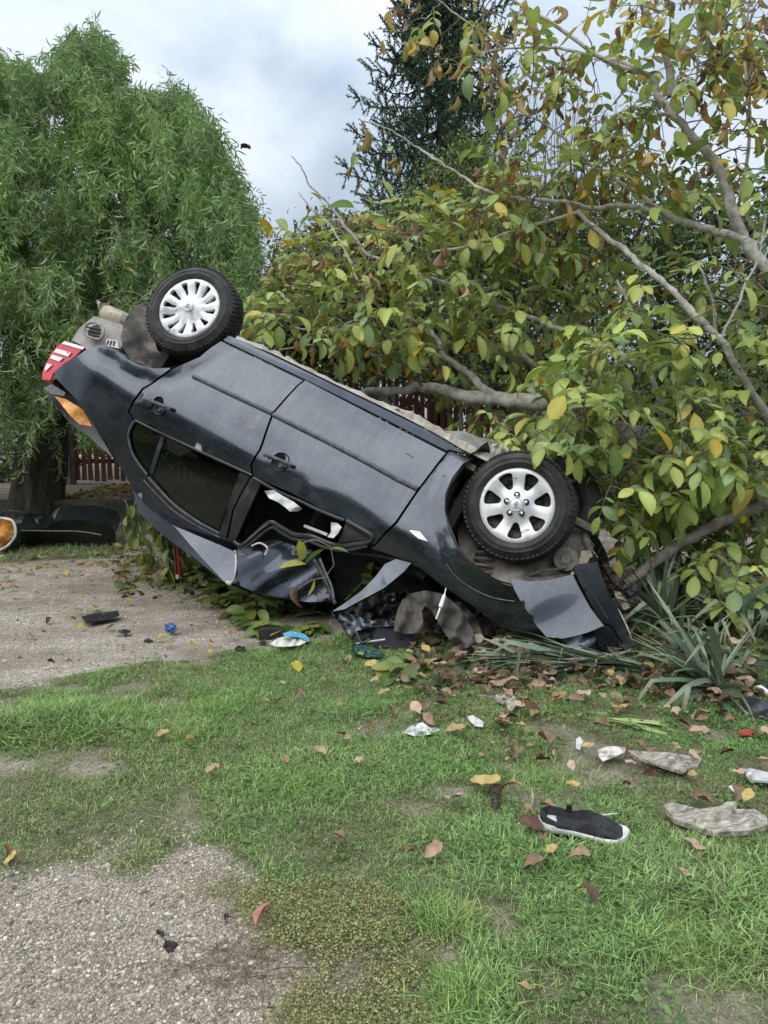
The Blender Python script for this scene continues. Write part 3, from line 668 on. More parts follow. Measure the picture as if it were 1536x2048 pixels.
    if style == 'seven':
        for k in range(5):
            a = roll + math.pi + k * 2 * math.pi / 5; p = np.array([math.cos(a) * .058, .011, math.sin(a) * .058])
            n1 = MB(); n1.lathe([(.018, .008), (.0175, .002), (.012, .001), (0, .001)], 18, p); n1.build('nut_recess', M['steel_dark'], w)
            n2 = MB(); n2.lathe([(0, .016), (.008, .0155), (.0105, .012), (.011, .002)], 6, p); n2.build('lug_nut', M['chrome'], w)
        for (a1, r1, a2, r2) in ((2.68, .16, 3.08, .155), (-.55, .155, -.2, .16)):
            tt = MB(); tt.tube([(math.cos(roll + a1) * r1, .006, math.sin(roll + a1) * r1), (math.cos(roll + (a1 + a2) / 2) * r1 * .98, .014, math.sin(roll + (a1 + a2) / 2) * r1 * .98), (math.cos(roll + a2) * r2, .006, math.sin(roll + a2) * r2)], .0015, 5); tt.build('cable_tie', M['steel_dark'], w)
    return w
zr, zf, xf = .112, .325, -.127
def rotv(v):
    th = np.linalg.norm(v) + 1e-12; k = v / th; K = np.array([[0, -k[2], k[1]], [k[2], 0, -k[0]], [-k[1], k[0], 0]])
    return np.eye(3) + np.sin(th) * K + (1 - np.cos(th)) * K @ K
Rf = rotv(np.array([.1944, 0, .0617])); Cf = np.array([xf, .79, zf]); Cr = np.array([-2.6762, .79, zr])
def roll_for(C, R, px0, py0, px1, py1):
    a, b = cl(px0, py0, .79), cl(px1, py1, .79); v = R.T @ (b - a); return math.atan2(v[2], v[0])
make_wheel(Cf, Rf @ np.diag([1, 1.22, 1]), 'seven', roll_for(Cf, Rf, 1033, 1010, 1027.5, 1066))
make_wheel(Cr, np.diag([1, 1.08, 1.]), 'twelve', roll_for(Cr, np.eye(3), 381, 618, 365, 665))
w3 = make_wheel(cl(1096, 1008, .34), rotv(np.array([.20, 0, .04])), 'seven', 0, full=False)
w4 = make_wheel(np.array([-2.68, -.79, .12]), np.diag([1., -1, -1]), 'seven', 0, full=False)
for wv, n_ in ((w3, 'back of'),): pass
# ---- running gear in the arches and the smashed nose
ax = MB(); ax.tube([(-2.68, -.75, .15), (-2.68, .70, .15)], .035, 10); ax.tube([(-2.1, .45, .28), (-2.68, .52, .14)], .04, 8); ax.tube([(-2.1, -.45, .28), (-2.68, -.52, .14)], .04, 8); ax.build('rear_axle', M['under'], car)
def helix(c, r, turns, pitch, wire, d0, up=(0, 0, 1)):
    t = np.linspace(0, 1, int(turns * 16)); a = t * turns * 2 * math.pi
    P = np.stack([r * np.cos(a), r * np.sin(a), t * pitch * turns], 1); n = np.array(up, float); n /= np.linalg.norm(n)
    x = np.cross(n, [0, 1, 0]); x /= np.linalg.norm(x); y = np.cross(n, x)
    h = MB(); h.tube(P[:, :1] * x + P[:, 1:2] * y + P[:, 2:] * n + c, wire, 7); return h.build('coil_spring', M['spring'], car)
helix(cl(975, 1098, .60), .060, 4.5, .040, .0085, 0, (.25, 0, .95))
st_ = MB(); st_.tube([cl(985, 1085, .58), cl(962, 1145, .58)], .026, 10); st_.tube([cl(985, 1080, .58), cl(1040, 1040, .62)], .03, 8); st_.build('suspension_strut', M['under'], car)
bulk('inner_wing', [(905, 1000, .50), (960, 960, .46), (1150, 1040, .40), (1190, 1090, .42), (1150, 1152, .55), (1060, 1166, .66), (1020, 1172, .68), (985, 1162, .66), (950, 1140, .62), (920, 1100, .56)], M['under'], .1, 14, .05, .1)
pl = MB(); pl.lathe([(0, .012), (.03, .012), (.034, .004), (.07, .004), (.074, -.01)], 24, cl(1132, 1118, .60)); 
for k in range(5): pl.lathe([(0, .012), (.008, .012), (.009, 0)], 8, cl(1132 + 11 * math.cos(k * 1.26), 1118 + 11 * math.sin(k * 1.26), .60))
pl.build('gearbox_cover', M['under'], car)
for q, rr in (([(1060, 1150, .62), (1085, 1142, .64), (1120, 1138, .62), (1145, 1128, .58)], .008), ([(1030, 1120, .55), (1080, 1128, .56), (1150, 1110, .52)], .018), ([(1165, 1125, .5), (1178, 1102, .5), (1175, 1090, .5), (1168, 1060, .45)], .022)):
    tb = MB(); tb.tube(smooth_poly([cl(*p) for p in q], False), rr, 8); tb.build('crushed_pipe', M['under'], car)
sheet('bent_bracket', [(1140, 1148, .62), (1155, 1130, .60), (1163, 1102, .55), (1180, 1100, .52), (1186, 1112, .52), (1170, 1130, .58), (1150, 1150, .62)], cl, M['muffler'], car, 6, .01, .03, 2, 20)
# bumper: side cover, lower bar, lamp opening
bulk('bumper_cover', [(1021, 1157, .905), (1060, 1163, .905), (1100, 1160, .905), (1145, 1149, .905), (1158, 1175, .905), (1180, 1215, .905), (1197, 1238, .905), (1208, 1251, .905), (1178, 1264, .905), (1150, 1272, .905), (1125, 1277, .905), (1093, 1274, .905), (1072, 1250, .905), (1040, 1200, .905), (1028, 1178, .905)], M['paint'], .02, 9)
bulk('bumper_cover_lower', [(1125, 1279, .86), (1178, 1266, .87), (1185, 1262, .87), (1199, 1290, .84), (1240, 1296, .78), (1256, 1300, .74), (1260, 1318, .72), (1225, 1322, .74), (1190, 1322, .78), (1157, 1318, .82)], M['paint'], .08, 8, .02)
bulk('fog_lamp_opening', [(1180, 1258, .80), (1200, 1252, .80), (1224, 1258, .76), (1250, 1292, .72), (1232, 1294, .72), (1196, 1286, .76)], M['black_trim'], .03, 9)
side = [(1147, 1133, .935), (1158, 1128, .935), (1195, 1123, .935), (1210, 1172, .935), (1236, 1218, .935), (1255, 1258, .935), (1264, 1280, .935), (1262, 1312, .935), (1250, 1290, .935), (1226, 1252, .935), (1205, 1243, .935), (1197, 1232, .935), (1180, 1204, .935), (1160, 1166, .935)]
bulk('bumper_bar', side, M['paint'], .10, 8)
tb = MB(); tb.tube(smooth_poly([cl(*p) for p in [(1160, 1138, .939), (1182, 1180, .939), (1208, 1226, .939), (1216, 1238, .939)]], False), .005, 6); tb.build('bumper_groove', M['black_trim'], car)
tb = MB(); tb.tube(smooth_poly([cl(*p) for p in [(1236, 1218, .938), (1255, 1256, .938), (1263, 1280, .938)]], False), .004, 5); tb.build('bare_torn_edge', M['brokenedge'], car)
tb = MB(); tb.tube([cl(1152, 1064, .40), cl(1176, 1090, .42), cl(1195, 1116, .45)], [.010, .013, .012], 8, squash=.6); tb.build('bumper_chrome_strip', M['chrome'], car)
bulk('far_bumper_end', [(1160, 1042, .10), (1180, 1052, .1), (1200, 1080, .1), (1214, 1108, .12), (1221, 1138, .15), (1212, 1134, .16), (1200, 1118, .2), (1172, 1078, .2), (1160, 1060, .15)], M['paint'], .35, 8)
for k, q in enumerate(([(1205, 1128, .5), (1215, 1128, .5), (1240, 1155, .45), (1258, 1170, .4), (1245, 1180, .45), (1225, 1165, .5)], [(1228, 1182, .5), (1240, 1184, .5), (1262, 1215, .45), (1248, 1220, .5), (1235, 1205, .5)])):
    sheet('splintered_bracket', q, cl, M['muffler'] if k else M['steel_dark'], car, 6, .02, .03, k, 20, False)
rb = MB(); rs = np.random.RandomState(8)
for k in range(9): rb.box(cl(1262 + rs.uniform(-10, 14), 1190 + rs.uniform(-14, 14), .42 + rs.uniform(-.03, .03)), rs.uniform(.02, .05, 3), rotm(*rs.uniform(0, 3, 3)))
rb.build('broken_plastic_clip', M['cardoor_in'], car, False)

# ---- bonnet remains and the crushed front end under the wing
sheet('folded_bonnet', [(664, 1223, 1.02), (690, 1206, 1.0), (725, 1180, .96), (752, 1152, .92), (770, 1128, .86), (792, 1118, .84), (822, 1126, .86), (808, 1143, .88), (768, 1176, .93), (715, 1204, .98), (690, 1218, 1.0)], cl, M['paint'], car, 8, .02, .02, 4, 10)
sheet('folded_bonnet', [(664, 1225, 1.02), (700, 1228, .95), (740, 1240, .9), (790, 1243, .85), (788, 1252, .85), (740, 1254, .9), (712, 1262, .95), (706, 1280, .98), (700, 1272, 1.0), (680, 1245, 1.02)], cl, M['paint'], car, 7, .012, .05, 6, 20)
sheet('crumpled_inner_bonnet', [(690, 1222, .75), (740, 1190, .7), (790, 1185, .65), (800, 1250, .7), (780, 1290, .75), (720, 1300, .8), (700, 1262, .85)], cl, M['cardoor_in'], car, 8, .01, .14, 9, 16, False)
sheet('torn_sound_deadening', [(788, 1262, .86), (790, 1240, .88), (794, 1222, .90), (804, 1200, .86), (820, 1187, .82), (851, 1181, .78), (880, 1186, .80), (898, 1197, .82), (918, 1214, .82), (933, 1237, .82), (946, 1262, .84), (952, 1283, .86), (934, 1296, .90), (917, 1297, .90), (900, 1280, .90), (886, 1261, .90), (875, 1240, .88), (863, 1221, .86), (851, 1211, .84), (843, 1222, .88), (846, 1240, .90), (846, 1252, .92), (836, 1266, .92), (812, 1268, .9)], cl, M['greycloth'], car, 4, .012, .06, 12, 7, warp=lambda P: .028 * np.sin(P[:, 0] * .16 + 1.2 * np.sin(P[:, 1] * .045) + .04 * P[:, 1]) + .006 * np.sin(P[:, 0] * .41 - P[:, 1] * .1))
sheet('torn_sound_deadening', [(896, 1200, .72), (925, 1205, .7), (955, 1240, .7), (972, 1285, .74), (960, 1300, .8), (942, 1290, .8), (920, 1240, .78)], cl, M['greycloth'], car, 5, .01, .08, 15, 14)
tb = MB(); tb.tube([cl(892, 1176, .9), cl(889, 1190, .91)], [.002, .004], 6); tb.tube([cl(889, 1190, .91), cl(881, 1214, .92)], [.010, .013], 8); tb.tube(smooth_poly([cl(881, 1214, .92), cl(877, 1226, .93), cl(872, 1238, .93)], False), .005, 6); tb.build('hanging_bulb_wire', M['lamp_white'], car)
for q, m_, r_ in (([(628, 1120, .75), (645, 1150, .78), (658, 1180, .8), (671, 1208, .82)], 'steel_dark', .012), ([(640, 1118, .75), (652, 1148, .78), (664, 1176, .8), (668, 1205, .82)], 'grey_trim', .008), ([(700, 1105, .7), (760, 1112, .75), (820, 1126, .82)], 'black_trim', .01), ([(712, 1262, .95), (722, 1285, .96), (740, 1278, .95)], 'black_trim', .007)):
    tb = MB(); tb.tube(smooth_poly([cl(*p) for p in q], False), r_, 6); tb.build('torn_trim_strip', M[m_], car)
rs = np.random.RandomState(88)
for k in range(22):
    cx_, cy_ = rs.uniform(690, 985), 0; cy_ = rs.uniform(1190, 1292) if cx_ < 900 else rs.uniform(1235, 1298); n = rs.randint(5, 8); a = np.sort(rs.uniform(0, 6.28, n)); e = rs.uniform(.35, 1.0); th0 = rs.uniform(-.6, .6); q = []
    for j in range(n):
        rx, ry = rs.uniform(12, 38) * math.cos(a[j]), rs.uniform(12, 38) * e * .6 * math.sin(a[j]); q.append((cx_ + rx * math.cos(th0) - ry * math.sin(th0), min(1302, cy_ + rx * math.sin(th0) + ry * math.cos(th0)), rs.uniform(.5, .82)))
    try: sheet('crushed_metal_shard', q, cl, M[['paint', 'cardoor_in', 'black_trim', 'under', 'paint', 'interior'][k % 6]], car, 6, .006, .08, k, 22, k % 2 == 0)
    except Exception: pass
bulk('crushed_windscreen_post', [(742, 1092, .62), (800, 1108, .66), (842, 1140, .7), (838, 1150, .6), (800, 1145, .55), (745, 1115, .55)], M['interior'], .2, 12)
# ================================================================== ground
RG = np.random.RandomState(11)
def gxy(pts): return np.array([gr(a, b)[:2] for a, b in pts])
# outline of the grass on the ground (world metres, from its place in the photograph)
GRASS = gxy([(-260, 1425), (0, 1398), (150, 1368), (250, 1345), (330, 1342), (400, 1322), (450, 1305), (520, 1296), (600, 1283), (700, 1262), (820, 1240), (1000, 1180), (1300, 1120), (2200, 1100), (2600, 1700), (2300, 2500), (1000, 2500),
             (820, 2120), (790, 2048), (850, 1990), (830, 1880), (690, 1830), (560, 1800), (430, 1760), (380, 1720), (200, 1710), (60, 1690), (10, 1640), (-40, 1610), (-300, 1560)])
WEEDS = gxy([(430, 1790), (560, 1770), (760, 1780), (900, 1800), (960, 1900), (900, 2000), (930, 2100), (700, 2120), (560, 2080), (520, 1990), (600, 1950), (470, 1900), (500, 1850)])
BACK = gxy([(-700, 1150), (0, 1128), (120, 1122), (235, 1118), (260, 1090), (250, 1050), (-300, 1055), (-900, 1090)])
BARE = [(60, 1500, .20, .6), (110, 1520, .14, .5), (400, 1545, .22, .7), (170, 1700, .2, .6), (60, 1580, .2, .6), (560, 1680, .2, .55), (300, 1670, .25, .5), (1160, 1580, .16, .6), (1250, 1560, .12, .5), (360, 1475, .08, .4), (630, 1790, .2, .6), (1020, 1520, .10, .4), (900, 1740, .12, .3)]
def grass_mask(x, y):
    P = np.stack([x, y], 1); ins = inside(P, GRASS); d = seg_dist(P, GRASS); sd = np.where(ins, d, -d) + .08 + (fbm(x, y, .35, 3) - .5) * .42
    m = np.clip(sd / .10 + .3, 0, 1)
    for px, py, r, a in BARE:
        c = gr(px, py)[:2]; m *= 1 - .6 * a * np.exp(-(((x - c[0]) / (r * 1.3)) ** 2 + ((y - c[1]) / r) ** 2))
    m *= np.clip((fbm(x, y, .28, 8) - .22) / .22, .25, 1)
    ib = inside(P, BACK); db = seg_dist(P, BACK); m = np.maximum(m, np.where(ib, np.clip(db / .08, 0, 1), 0) * .9)
    return m
def weed_mask(x, y):
    P = np.stack([x, y], 1); ins = inside(P, WEEDS); d = seg_dist(P, WEEDS); sd = np.where(ins, d, -d) + (fbm(x, y, .22, 33) - .5) * .30
    return np.clip(sd / .06, 0, 1)
def gheight(x, y):
    return .014 * (fbm(x, y, .5, 21) - .5) + .006 * (fbm(x, y, .12, 25) - .5) + .035 * np.clip(grass_mask(x, y) - .3, 0, 1) * fbm(x, y, .6, 5)
gx = np.concatenate([np.linspace(-90, -9, 10), np.arange(-6, 6.01, .04), np.linspace(9, 90, 10)]); gy = np.concatenate([np.linspace(-60, 0, 8), np.arange(1.2, 9.6, .04), np.linspace(11, 120, 12)])
X, Y = np.meshgrid(gx, gy); xf_, yf_ = X.ravel(), Y.ravel()
near = (np.abs(xf_) <= 6.01) & (yf_ > 1.15) & (yf_ < 9.6)
Z = np.zeros(len(xf_)); gm = np.full(len(xf_), .5); wm = np.zeros(len(xf_))
Z[near] = gheight(xf_[near], yf_[near]) * np.clip((6 - np.abs(xf_[near])) / .5, 0, 1) * np.clip((yf_[near] - 1.2) / .3, 0, 1) * np.clip((9.5 - yf_[near]) / .5, 0, 1)
gm[near] = grass_mask(xf_[near], yf_[near]); wm[near] = weed_mask(xf_[near], yf_[near])
n1, n2 = len(gx), len(gy); i = (np.arange(n2 - 1)[:, None] * n1 + np.arange(n1 - 1)).ravel()
m, nt, b = mat_new('gravel_and_soil')
at_ = nt.nodes.new('ShaderNodeAttribute'); at_.attribute_name = 'col'
sp = nt.nodes.new('ShaderNodeSeparateColor'); nt.links.new(at_.outputs['Color'], sp.inputs[0])
def vor(scale, feature='F1', rnd=1):
    tc = nt.nodes.new('ShaderNodeTexCoord'); v = nt.nodes.new('ShaderNodeTexVoronoi'); v.inputs['Scale'].default_value = scale; v.inputs['Randomness'].default_value = rnd; nt.links.new(tc.outputs['Object'], v.inputs['Vector']); return v
v1, v2 = vor(110), vor(260)
st1 = ramp(nt, v1.outputs['Color'], [(.15, (.15, .13, .105)), (.4, (.30, .27, .225)), (.6, (.41, .375, .32)), (.78, (.54, .50, .43)), (.93, (.66, .63, .57))])
st2 = ramp(nt, v2.outputs['Color'], [(.2, (.14, .12, .095)), (.5, (.33, .29, .235)), (.85, (.54, .49, .41))])
pick = ramp(nt, nz(nt, 14, 4).outputs['Fac'], [(.42, 0), (.58, 1)])
stone = mixc(nt, pick, st1, st2)
soil = ramp(nt, nz(nt, 40, 6, .7).outputs['Fac'], [(.3, (.075, .056, .04)), (.55, (.19, .15, .11)), (.75, (.34, .28, .21))])
bare = ramp(nt, nz(nt, 1.6, 6, .65, stretch=(1, 2.2, 1)).outputs['Fac'], [(.36, 0), (.62, .75)])
gcol = mixc(nt, bare, stone, soil)
gsoil = mixc(nt, ramp(nt, nz(nt, 9, 4).outputs['Fac'], [(.3, .2), (.6, .8)]), soil, (.06, .085, .028))
c = mixc(nt, ramp(nt, sp.outputs[0], [(.05, 0), (.5, 1)]), gcol, gsoil); c = mixc(nt, ramp(nt, sp.outputs[1], [(.1, 0), (.8, .4)]), c, soil)
nt.links.new(c, b.inputs['Base Color']); b.inputs['Roughness'].default_value = .95; b.inputs['Specular IOR Level'].default_value = .15
bn = bump(nt, None, v1.outputs['Distance'], .7, .006); bump(nt, b, nz(nt, 130, 4).outputs['Fac'], .5, .006, bn)
M['ground'] = m
gme = mesh_np('ground', np.stack([xf_, yf_, Z], 1), [np.stack([i, i + 1, i + n1 + 1, i + n1], 1)], m, True, np.stack([gm, wm, wm], 1))
tag(link('ground', gme), kind='structure')

def scatter_mesh(TV, TF, pos, R, scale, n_per=None):
    """copies of a template (k,3) at pos with matrices R (n,3,3) and scales"""
    V = np.einsum('nij,kj->nki', R, TV) * np.asarray(scale).reshape(-1, 1, 1) + pos[:, None]
    F = (TF[None] + (np.arange(len(pos)) * len(TV))[:, None, None]).reshape(-1, TF.shape[1])
    return V.reshape(-1, 3), F
def rand_R(n, rs, tilt=3.2):
    az = rs.uniform(0, 2 * np.pi, n); a = rs.normal(0, 1, (n, 3)); a /= np.linalg.norm(a, axis=1)[:, None]; th = rs.uniform(0, tilt, n)
    K = np.zeros((n, 3, 3)); K[:, 0, 1] = -a[:, 2]; K[:, 0, 2] = a[:, 1]; K[:, 1, 0] = a[:, 2]; K[:, 1, 2] = -a[:, 0]; K[:, 2, 0] = -a[:, 1]; K[:, 2, 1] = a[:, 0]
    A = np.eye(3) + np.sin(th)[:, None, None] * K + (1 - np.cos(th))[:, None, None] * (K @ K)
    Zr = np.zeros((n, 3, 3)); Zr[:, 0, 0] = np.cos(az); Zr[:, 0, 1] = -np.sin(az); Zr[:, 1, 0] = np.sin(az); Zr[:, 1, 1] = np.cos(az); Zr[:, 2, 2] = 1
    return A @ Zr
# gravel stones
ph_ = (1 + 5 ** .5) / 2
ICO = np.array([[-1, ph_, 0], [1, ph_, 0], [-1, -ph_, 0], [1, -ph_, 0], [0, -1, ph_], [0, 1, ph_], [0, -1, -ph_], [0, 1, -ph_], [ph_, 0, -1], [ph_, 0, 1], [-ph_, 0, -1], [-ph_, 0, 1]]) / 1.902
ICF = np.array([[0, 11, 5], [0, 5, 1], [0, 1, 7], [0, 7, 10], [0, 10, 11], [1, 5, 9], [5, 11, 4], [11, 10, 2], [10, 7, 6], [7, 1, 8], [3, 9, 4], [3, 4, 2], [3, 2, 6], [3, 6, 8], [3, 8, 9], [4, 9, 5], [2, 4, 11], [6, 2, 10], [8, 6, 7], [9, 8, 1]])
def stones(name, x, y, s, seed, mat):
    rs = np.random.RandomState(seed); n = len(x); zz = gheight(x, y)
    TVs = ICO[None] * rs.uniform(.72, 1.2, (n, 12, 1)) * np.stack([np.ones(n), rs.uniform(.6, 1, n), rs.uniform(.4, .8, n)], 1)[:, None]
    R = rand_R(n, rs, .5); V = np.einsum('nij,nkj->nki', R, TVs) * s[:, None, None] + np.stack([x, y, zz + s * .08], 1)[:, None]
    F = (ICF[None] + (np.arange(n) * 12)[:, None, None]).reshape(-1, 3)
    pal = np.array([[.27, .245, .205], [.37, .335, .28], [.48, .44, .37], [.60, .56, .49], [.21, .195, .175], [.35, .28, .20], [.44, .36, .27], [.14, .125, .11], [.29, .25, .20], [.52, .46, .36]])
    c = pal[rs.choice(len(pal), n, p=[.20, .17, .10, .04, .13, .08, .05, .08, .12, .03])] * rs.uniform(.75, 1.4, (n, 1)) * np.array([1.02, 1.0, .96])
    me = mesh_np(name, V.reshape(-1, 3), [F], mat, True, np.repeat(c, 12, 0)); return tag(link(name, me), kind='stuff')
def attr_mat(name, rough, spec=.3, sc=90):
    m, nt, b = mat_new(name); a = nt.nodes.new('ShaderNodeAttribute'); a.attribute_name = 'col'
    c = mixc(nt, 1.0, a.outputs['Color'], ramp(nt, nz(nt, sc, 4).outputs['Fac'], [(.3, .72), (.6, 1.0), (.8, 1.15)]), 'MULTIPLY')
    nt.links.new(c, b.inputs['Base Color']); b.inputs['Roughness'].default_value = rough; b.inputs['Specular IOR Level'].default_value = spec; bump(nt, b, nz(nt, sc * 2, 3).outputs['Fac'], .3, .002); return m
M['stone'] = attr_mat('river_gravel', .8)
def pick_ground(n, px0, px1, py0, py1, rs, k=1.0):
    """random points, even over the ground inside a view wedge"""
    y0, y1 = gr(768, py1)[1], gr(768, py0)[1]; out = []
    y = np.sqrt(rs.uniform(y0 ** 2, y1 ** 2, n)); f = y * ca + CAMH * sa
    x = (rs.uniform(px0, px1, n) - 768) / FPX * f
    return x, y
rs = np.random.RandomState(5)
x, y = pick_ground(80000, -150, 900, 1640, 2120, rs); k = (grass_mask(x, y) < rs.uniform(.1, .55, len(x))) & (rs.rand(len(x)) < 1 - .7 * weed_mask(x, y)) & (rs.rand(len(x)) < .35 + .75 * fbm(x, y, .3, 44))
s_ = np.exp(rs.normal(math.log(.0027), .46, k.sum())).clip(.0012, .010)
stones('gravel', x[k], y[k], s_, 6, M['stone'])
x, y = pick_ground(16000, -200, 760, 1120, 1500, rs); k = (grass_mask(x, y) < .3) & (rs.rand(len(x)) < fbm(x, y, .4, 46) ** 1.2)
stones('gravel', x[k], y[k], np.exp(rs.normal(math.log(.005), .4, k.sum())).clip(.002, .014), 7, M['stone'])

# grass: tapered bent blades in tufts
M['grass'] = leafmat('grass_blades', .55, .35, .3)
def blades(name, x, y, h, w, lean, col, seed, flat=0):
    rs = np.random.RandomState(seed); n = len(x); z = gheight(x, y) - .002
    az = rs.uniform(0, 2 * np.pi, n); d = np.stack([np.cos(az), np.sin(az)], 1); s = np.stack([-d[:, 1], d[:, 0]], 1)
    t = np.array([0, .5, 1.0]); wd = np.array([.95, .9, 0.06]); V = np.zeros((n, 6, 3))
    for k in range(3):
        out = lean * h * t[k] ** 1.7; up = h * (t[k] - .42 * lean * t[k] ** 2.2)
        c = np.stack([x + d[:, 0] * out, y + d[:, 1] * out, z + up], 1); ww = (w * wd[k])[:, None] * np.hstack([s, np.zeros((n, 1))]) / 2
        V[:, 2 * k] = c - ww; V[:, 2 * k + 1] = c + ww
    q = np.array([[0, 1, 3, 2], [2, 3, 5, 4]]); F = (q[None] + (np.arange(n) * 6)[:, None, None]).reshape(-1, 4)
    me = mesh_np(name, V.reshape(-1, 3), [F], M['grass'], True, np.repeat(col, 6, 0)); return tag(link(name, me), kind='stuff')
def grass_cols(x, y, rs):
    n = len(x); g = np.array([[.125, .20, .055], [.165, .255, .075], [.085, .155, .05], [.20, .28, .095], [.25, .25, .12]]); c = g[rs.choice(5, n, p=[.3, .3, .17, .15, .08])]
    dry = np.clip((fbm(x, y, .5, 61) - .42) * 3.2 + (1 - grass_mask(x, y)) * .8, 0, 1) * rs.uniform(0, 1, n)
    u, v = to_px(np.stack([x, y, 0 * x], 1)); dry = np.clip(dry * 1.0 + .5 * np.clip((u * 0 + 620 - u) / 500, 0, 1) * np.clip((v - 1560) / 150, 0, 1) * rs.uniform(0, 1, n), 0, 1)[:, None]
    c = c * (1 - .6 * dry) + np.array([.25, .235, .12]) * .6 * dry
    lush = np.clip((fbm(x, y, .7, 71) - .4) * 3, 0, 1)[:, None]; c = c * (1 - .35 * lush) + np.array([.10, .24, .06]) * .35 * lush
    return c * rs.uniform(.35, 1.75, (n, 1)) * np.array([1.85, 1.82, 2.0])
rs = np.random.RandomState(15)
x, y = pick_ground(430000, -60, 1600, 1240, 2110, rs)
# thin out far ones, keep near density
gmk = grass_mask(x, y); keep = (rs.rand(len(x)) < gmk * np.clip(.5 + 1.0 * fbm(x, y, .17, 81), 0, 1) * (1 - .45 * weed_mask(x, y)))
x, y, gmk = x[keep], y[keep], gmk[keep]
hh = (.014 + .026 * np.clip(fbm(x, y, .25, 91) * 1.3 - .35, 0, 1)) * rs.uniform(.5, 1.4, len(x))
TUFTS = [(150, 1470, .16, 2.0), (260, 1440, .2, 1.8), (60, 1440, .2, 1.7), (380, 1470, .15, 1.5), (420, 1420, .18, 1.3), (600, 1570, .2, 1.3), (900, 1850, .10, 2.6), (1520, 1720, .25, 1.4), (1380, 1900, .2, 1.3), (920, 2010, .10, 1.8), (1080, 1560, .2, 1.0), (1150, 1700, .2, 1.0),
         (180, 1590, .10, 1.2), (350, 1810, .05, 1.5), (560, 1560, .15, 1.2), (800, 1300, .3, .9), (1000, 1640, .3, .8), (1450, 1780, .3, 1.0), (720, 1500, .2, .8), (0, 1470, .2, 1.2)]
for px, py, r, a in TUFTS:
    c = gr(px, py); hh *= 1 + a * .55 * np.exp(-((x - c[0]) ** 2 + (y - c[1]) ** 2) / r ** 2)
hh = hh * (.55 + .45 * gmk)
KEEPOUT = [(1165, 1682, .17, .05), (1430, 1636, .22, .09), (1330, 1520, .16, .06), (1230, 1508, .09, .04), (845, 1460, .09, .04), (950, 1443, .06, .04), (1260, 1440, .15, .05), (1520, 1550, .10, .05), (1010, 1405, .07, .05)]
def trod(x, y):
    k = np.ones(len(x))
    for px, py, a, b_ in KEEPOUT:
        c = gr(px, py); k *= 1 - .85 * np.exp(-(((x - c[0]) / a) ** 4 + ((y - c[1] - .02) / (b_ * 1.6)) ** 4))
    return k
hh = hh * trod(x, y)
lean = rs.uniform(.3, 1.5, len(x))
blades('grass', x, y, hh, np.clip(hh * .075, .0019, .0050) * rs.uniform(.7, 1.3, len(x)), lean, grass_cols(x, y, rs), 16)
x, y = pick_ground(150000, 1600, 2500, 1240, 2110, rs); k = rs.rand(len(x)) < .7 * grass_mask(x, y); x, y = x[k], y[k]
blades('grass', x, y, rs.uniform(.012, .045, len(x)), np.full(len(x), .003), rs.uniform(.3, 1.5, len(x)), grass_cols(x, y, rs), 21)
# far grass strip and the rough grass round the car
x, y = pick_ground(60000, -300, 1750, 1050, 1300, rs); k = rs.rand(len(x)) < grass_mask(x, y) * .9; x, y = x[k], y[k]
blades('grass', x, y, rs.uniform(.03, .09, len(x)), np.full(len(x), .004), rs.uniform(.3, 1.4, len(x)), grass_cols(x, y, rs) * .8, 17)
# dense tufts as their own clumps
xs_, ys_, hs_ = [], [], []
for px, py, r, a in TUFTS[:12]:
    c = gr(px, py); n = int(700 * a * (r / .15)); q = rs.normal(0, r * .42, (n, 2)); xs_.append(c[0] + q[:, 0]); ys_.append(c[1] + q[:, 1] * .8); hs_.append(rs.uniform(.025, .060, n) * min(a, 1.5) ** .4)
x, y, h_ = map(np.concatenate, (xs_, ys_, hs_)); k = (grass_mask(x, y) > .15) | (rs.rand(len(x)) < .25); x, y, h_ = x[k], y[k], h_[k]
h_ = h_ * trod(x, y)
blades('grass_tufts', x, y, h_, h_ * .042, rs.uniform(.3, 1.6, len(x)), grass_cols(x, y, rs) * np.array([1.0, 1.0, .85]), 18)
# small broad-leaved weeds in the lawn, and creeping knotweed on the gravel edge
LEAF4 = np.array([[0, 0, 0], [.38, .4, .06], [0, .5, 0], [-.38, .4, .06], [.3, .8, 0], [0, 1, -.08], [-.3, .8, 0]]); LF4 = np.array([[0, 1, 2], [0, 2, 3], [1, 4, 2], [2, 4, 5], [2, 5, 6], [2, 6, 3]])
def small_leaves(name, x, y, s, col, seed, tilt=.9, zoff=0.01, mat='grass'):
    rs = np.random.RandomState(seed); n = len(x); V, F = scatter_mesh(LEAF4, LF4, np.stack([x, y, gheight(x, y) + zoff * rs.uniform(.2, 1.6, n)], 1), rand_R(n, rs, tilt), s)
    me = mesh_np(name, V, [F], M[mat], True, np.repeat(col, len(LEAF4), 0)); return tag(link(name, me), kind='stuff')
cx, cy = pick_ground(1700, 0, 1600, 1300, 2080, rs); k = (rs.rand(len(cx)) < grass_mask(cx, cy) * (.25 + np.clip((to_px(np.stack([cx, cy, 0 * cx], 1))[0] - 700) / 500, 0, 1) + .5 * (fbm(cx, cy, .5, 101) > .55))); cx, cy = cx[k], cy[k]
rep = 12; x = (cx[:, None] + rs.normal(0, .022, (len(cx), rep))).ravel(); y = (cy[:, None] + rs.normal(0, .022, (len(cx), rep))).ravel()
cc = np.array([.16, .28, .085]) * rs.uniform(.6, 1.35, (len(x), 1)) * np.array([1, 1, 1]) + np.array([.03, 0, .01]) * rs.rand(len(x), 1)
small_leaves('clover_and_plantain', x, y, np.exp(rs.normal(math.log(.011), .35, len(x))).clip(.005, .028), cc, 19, .9, .022)
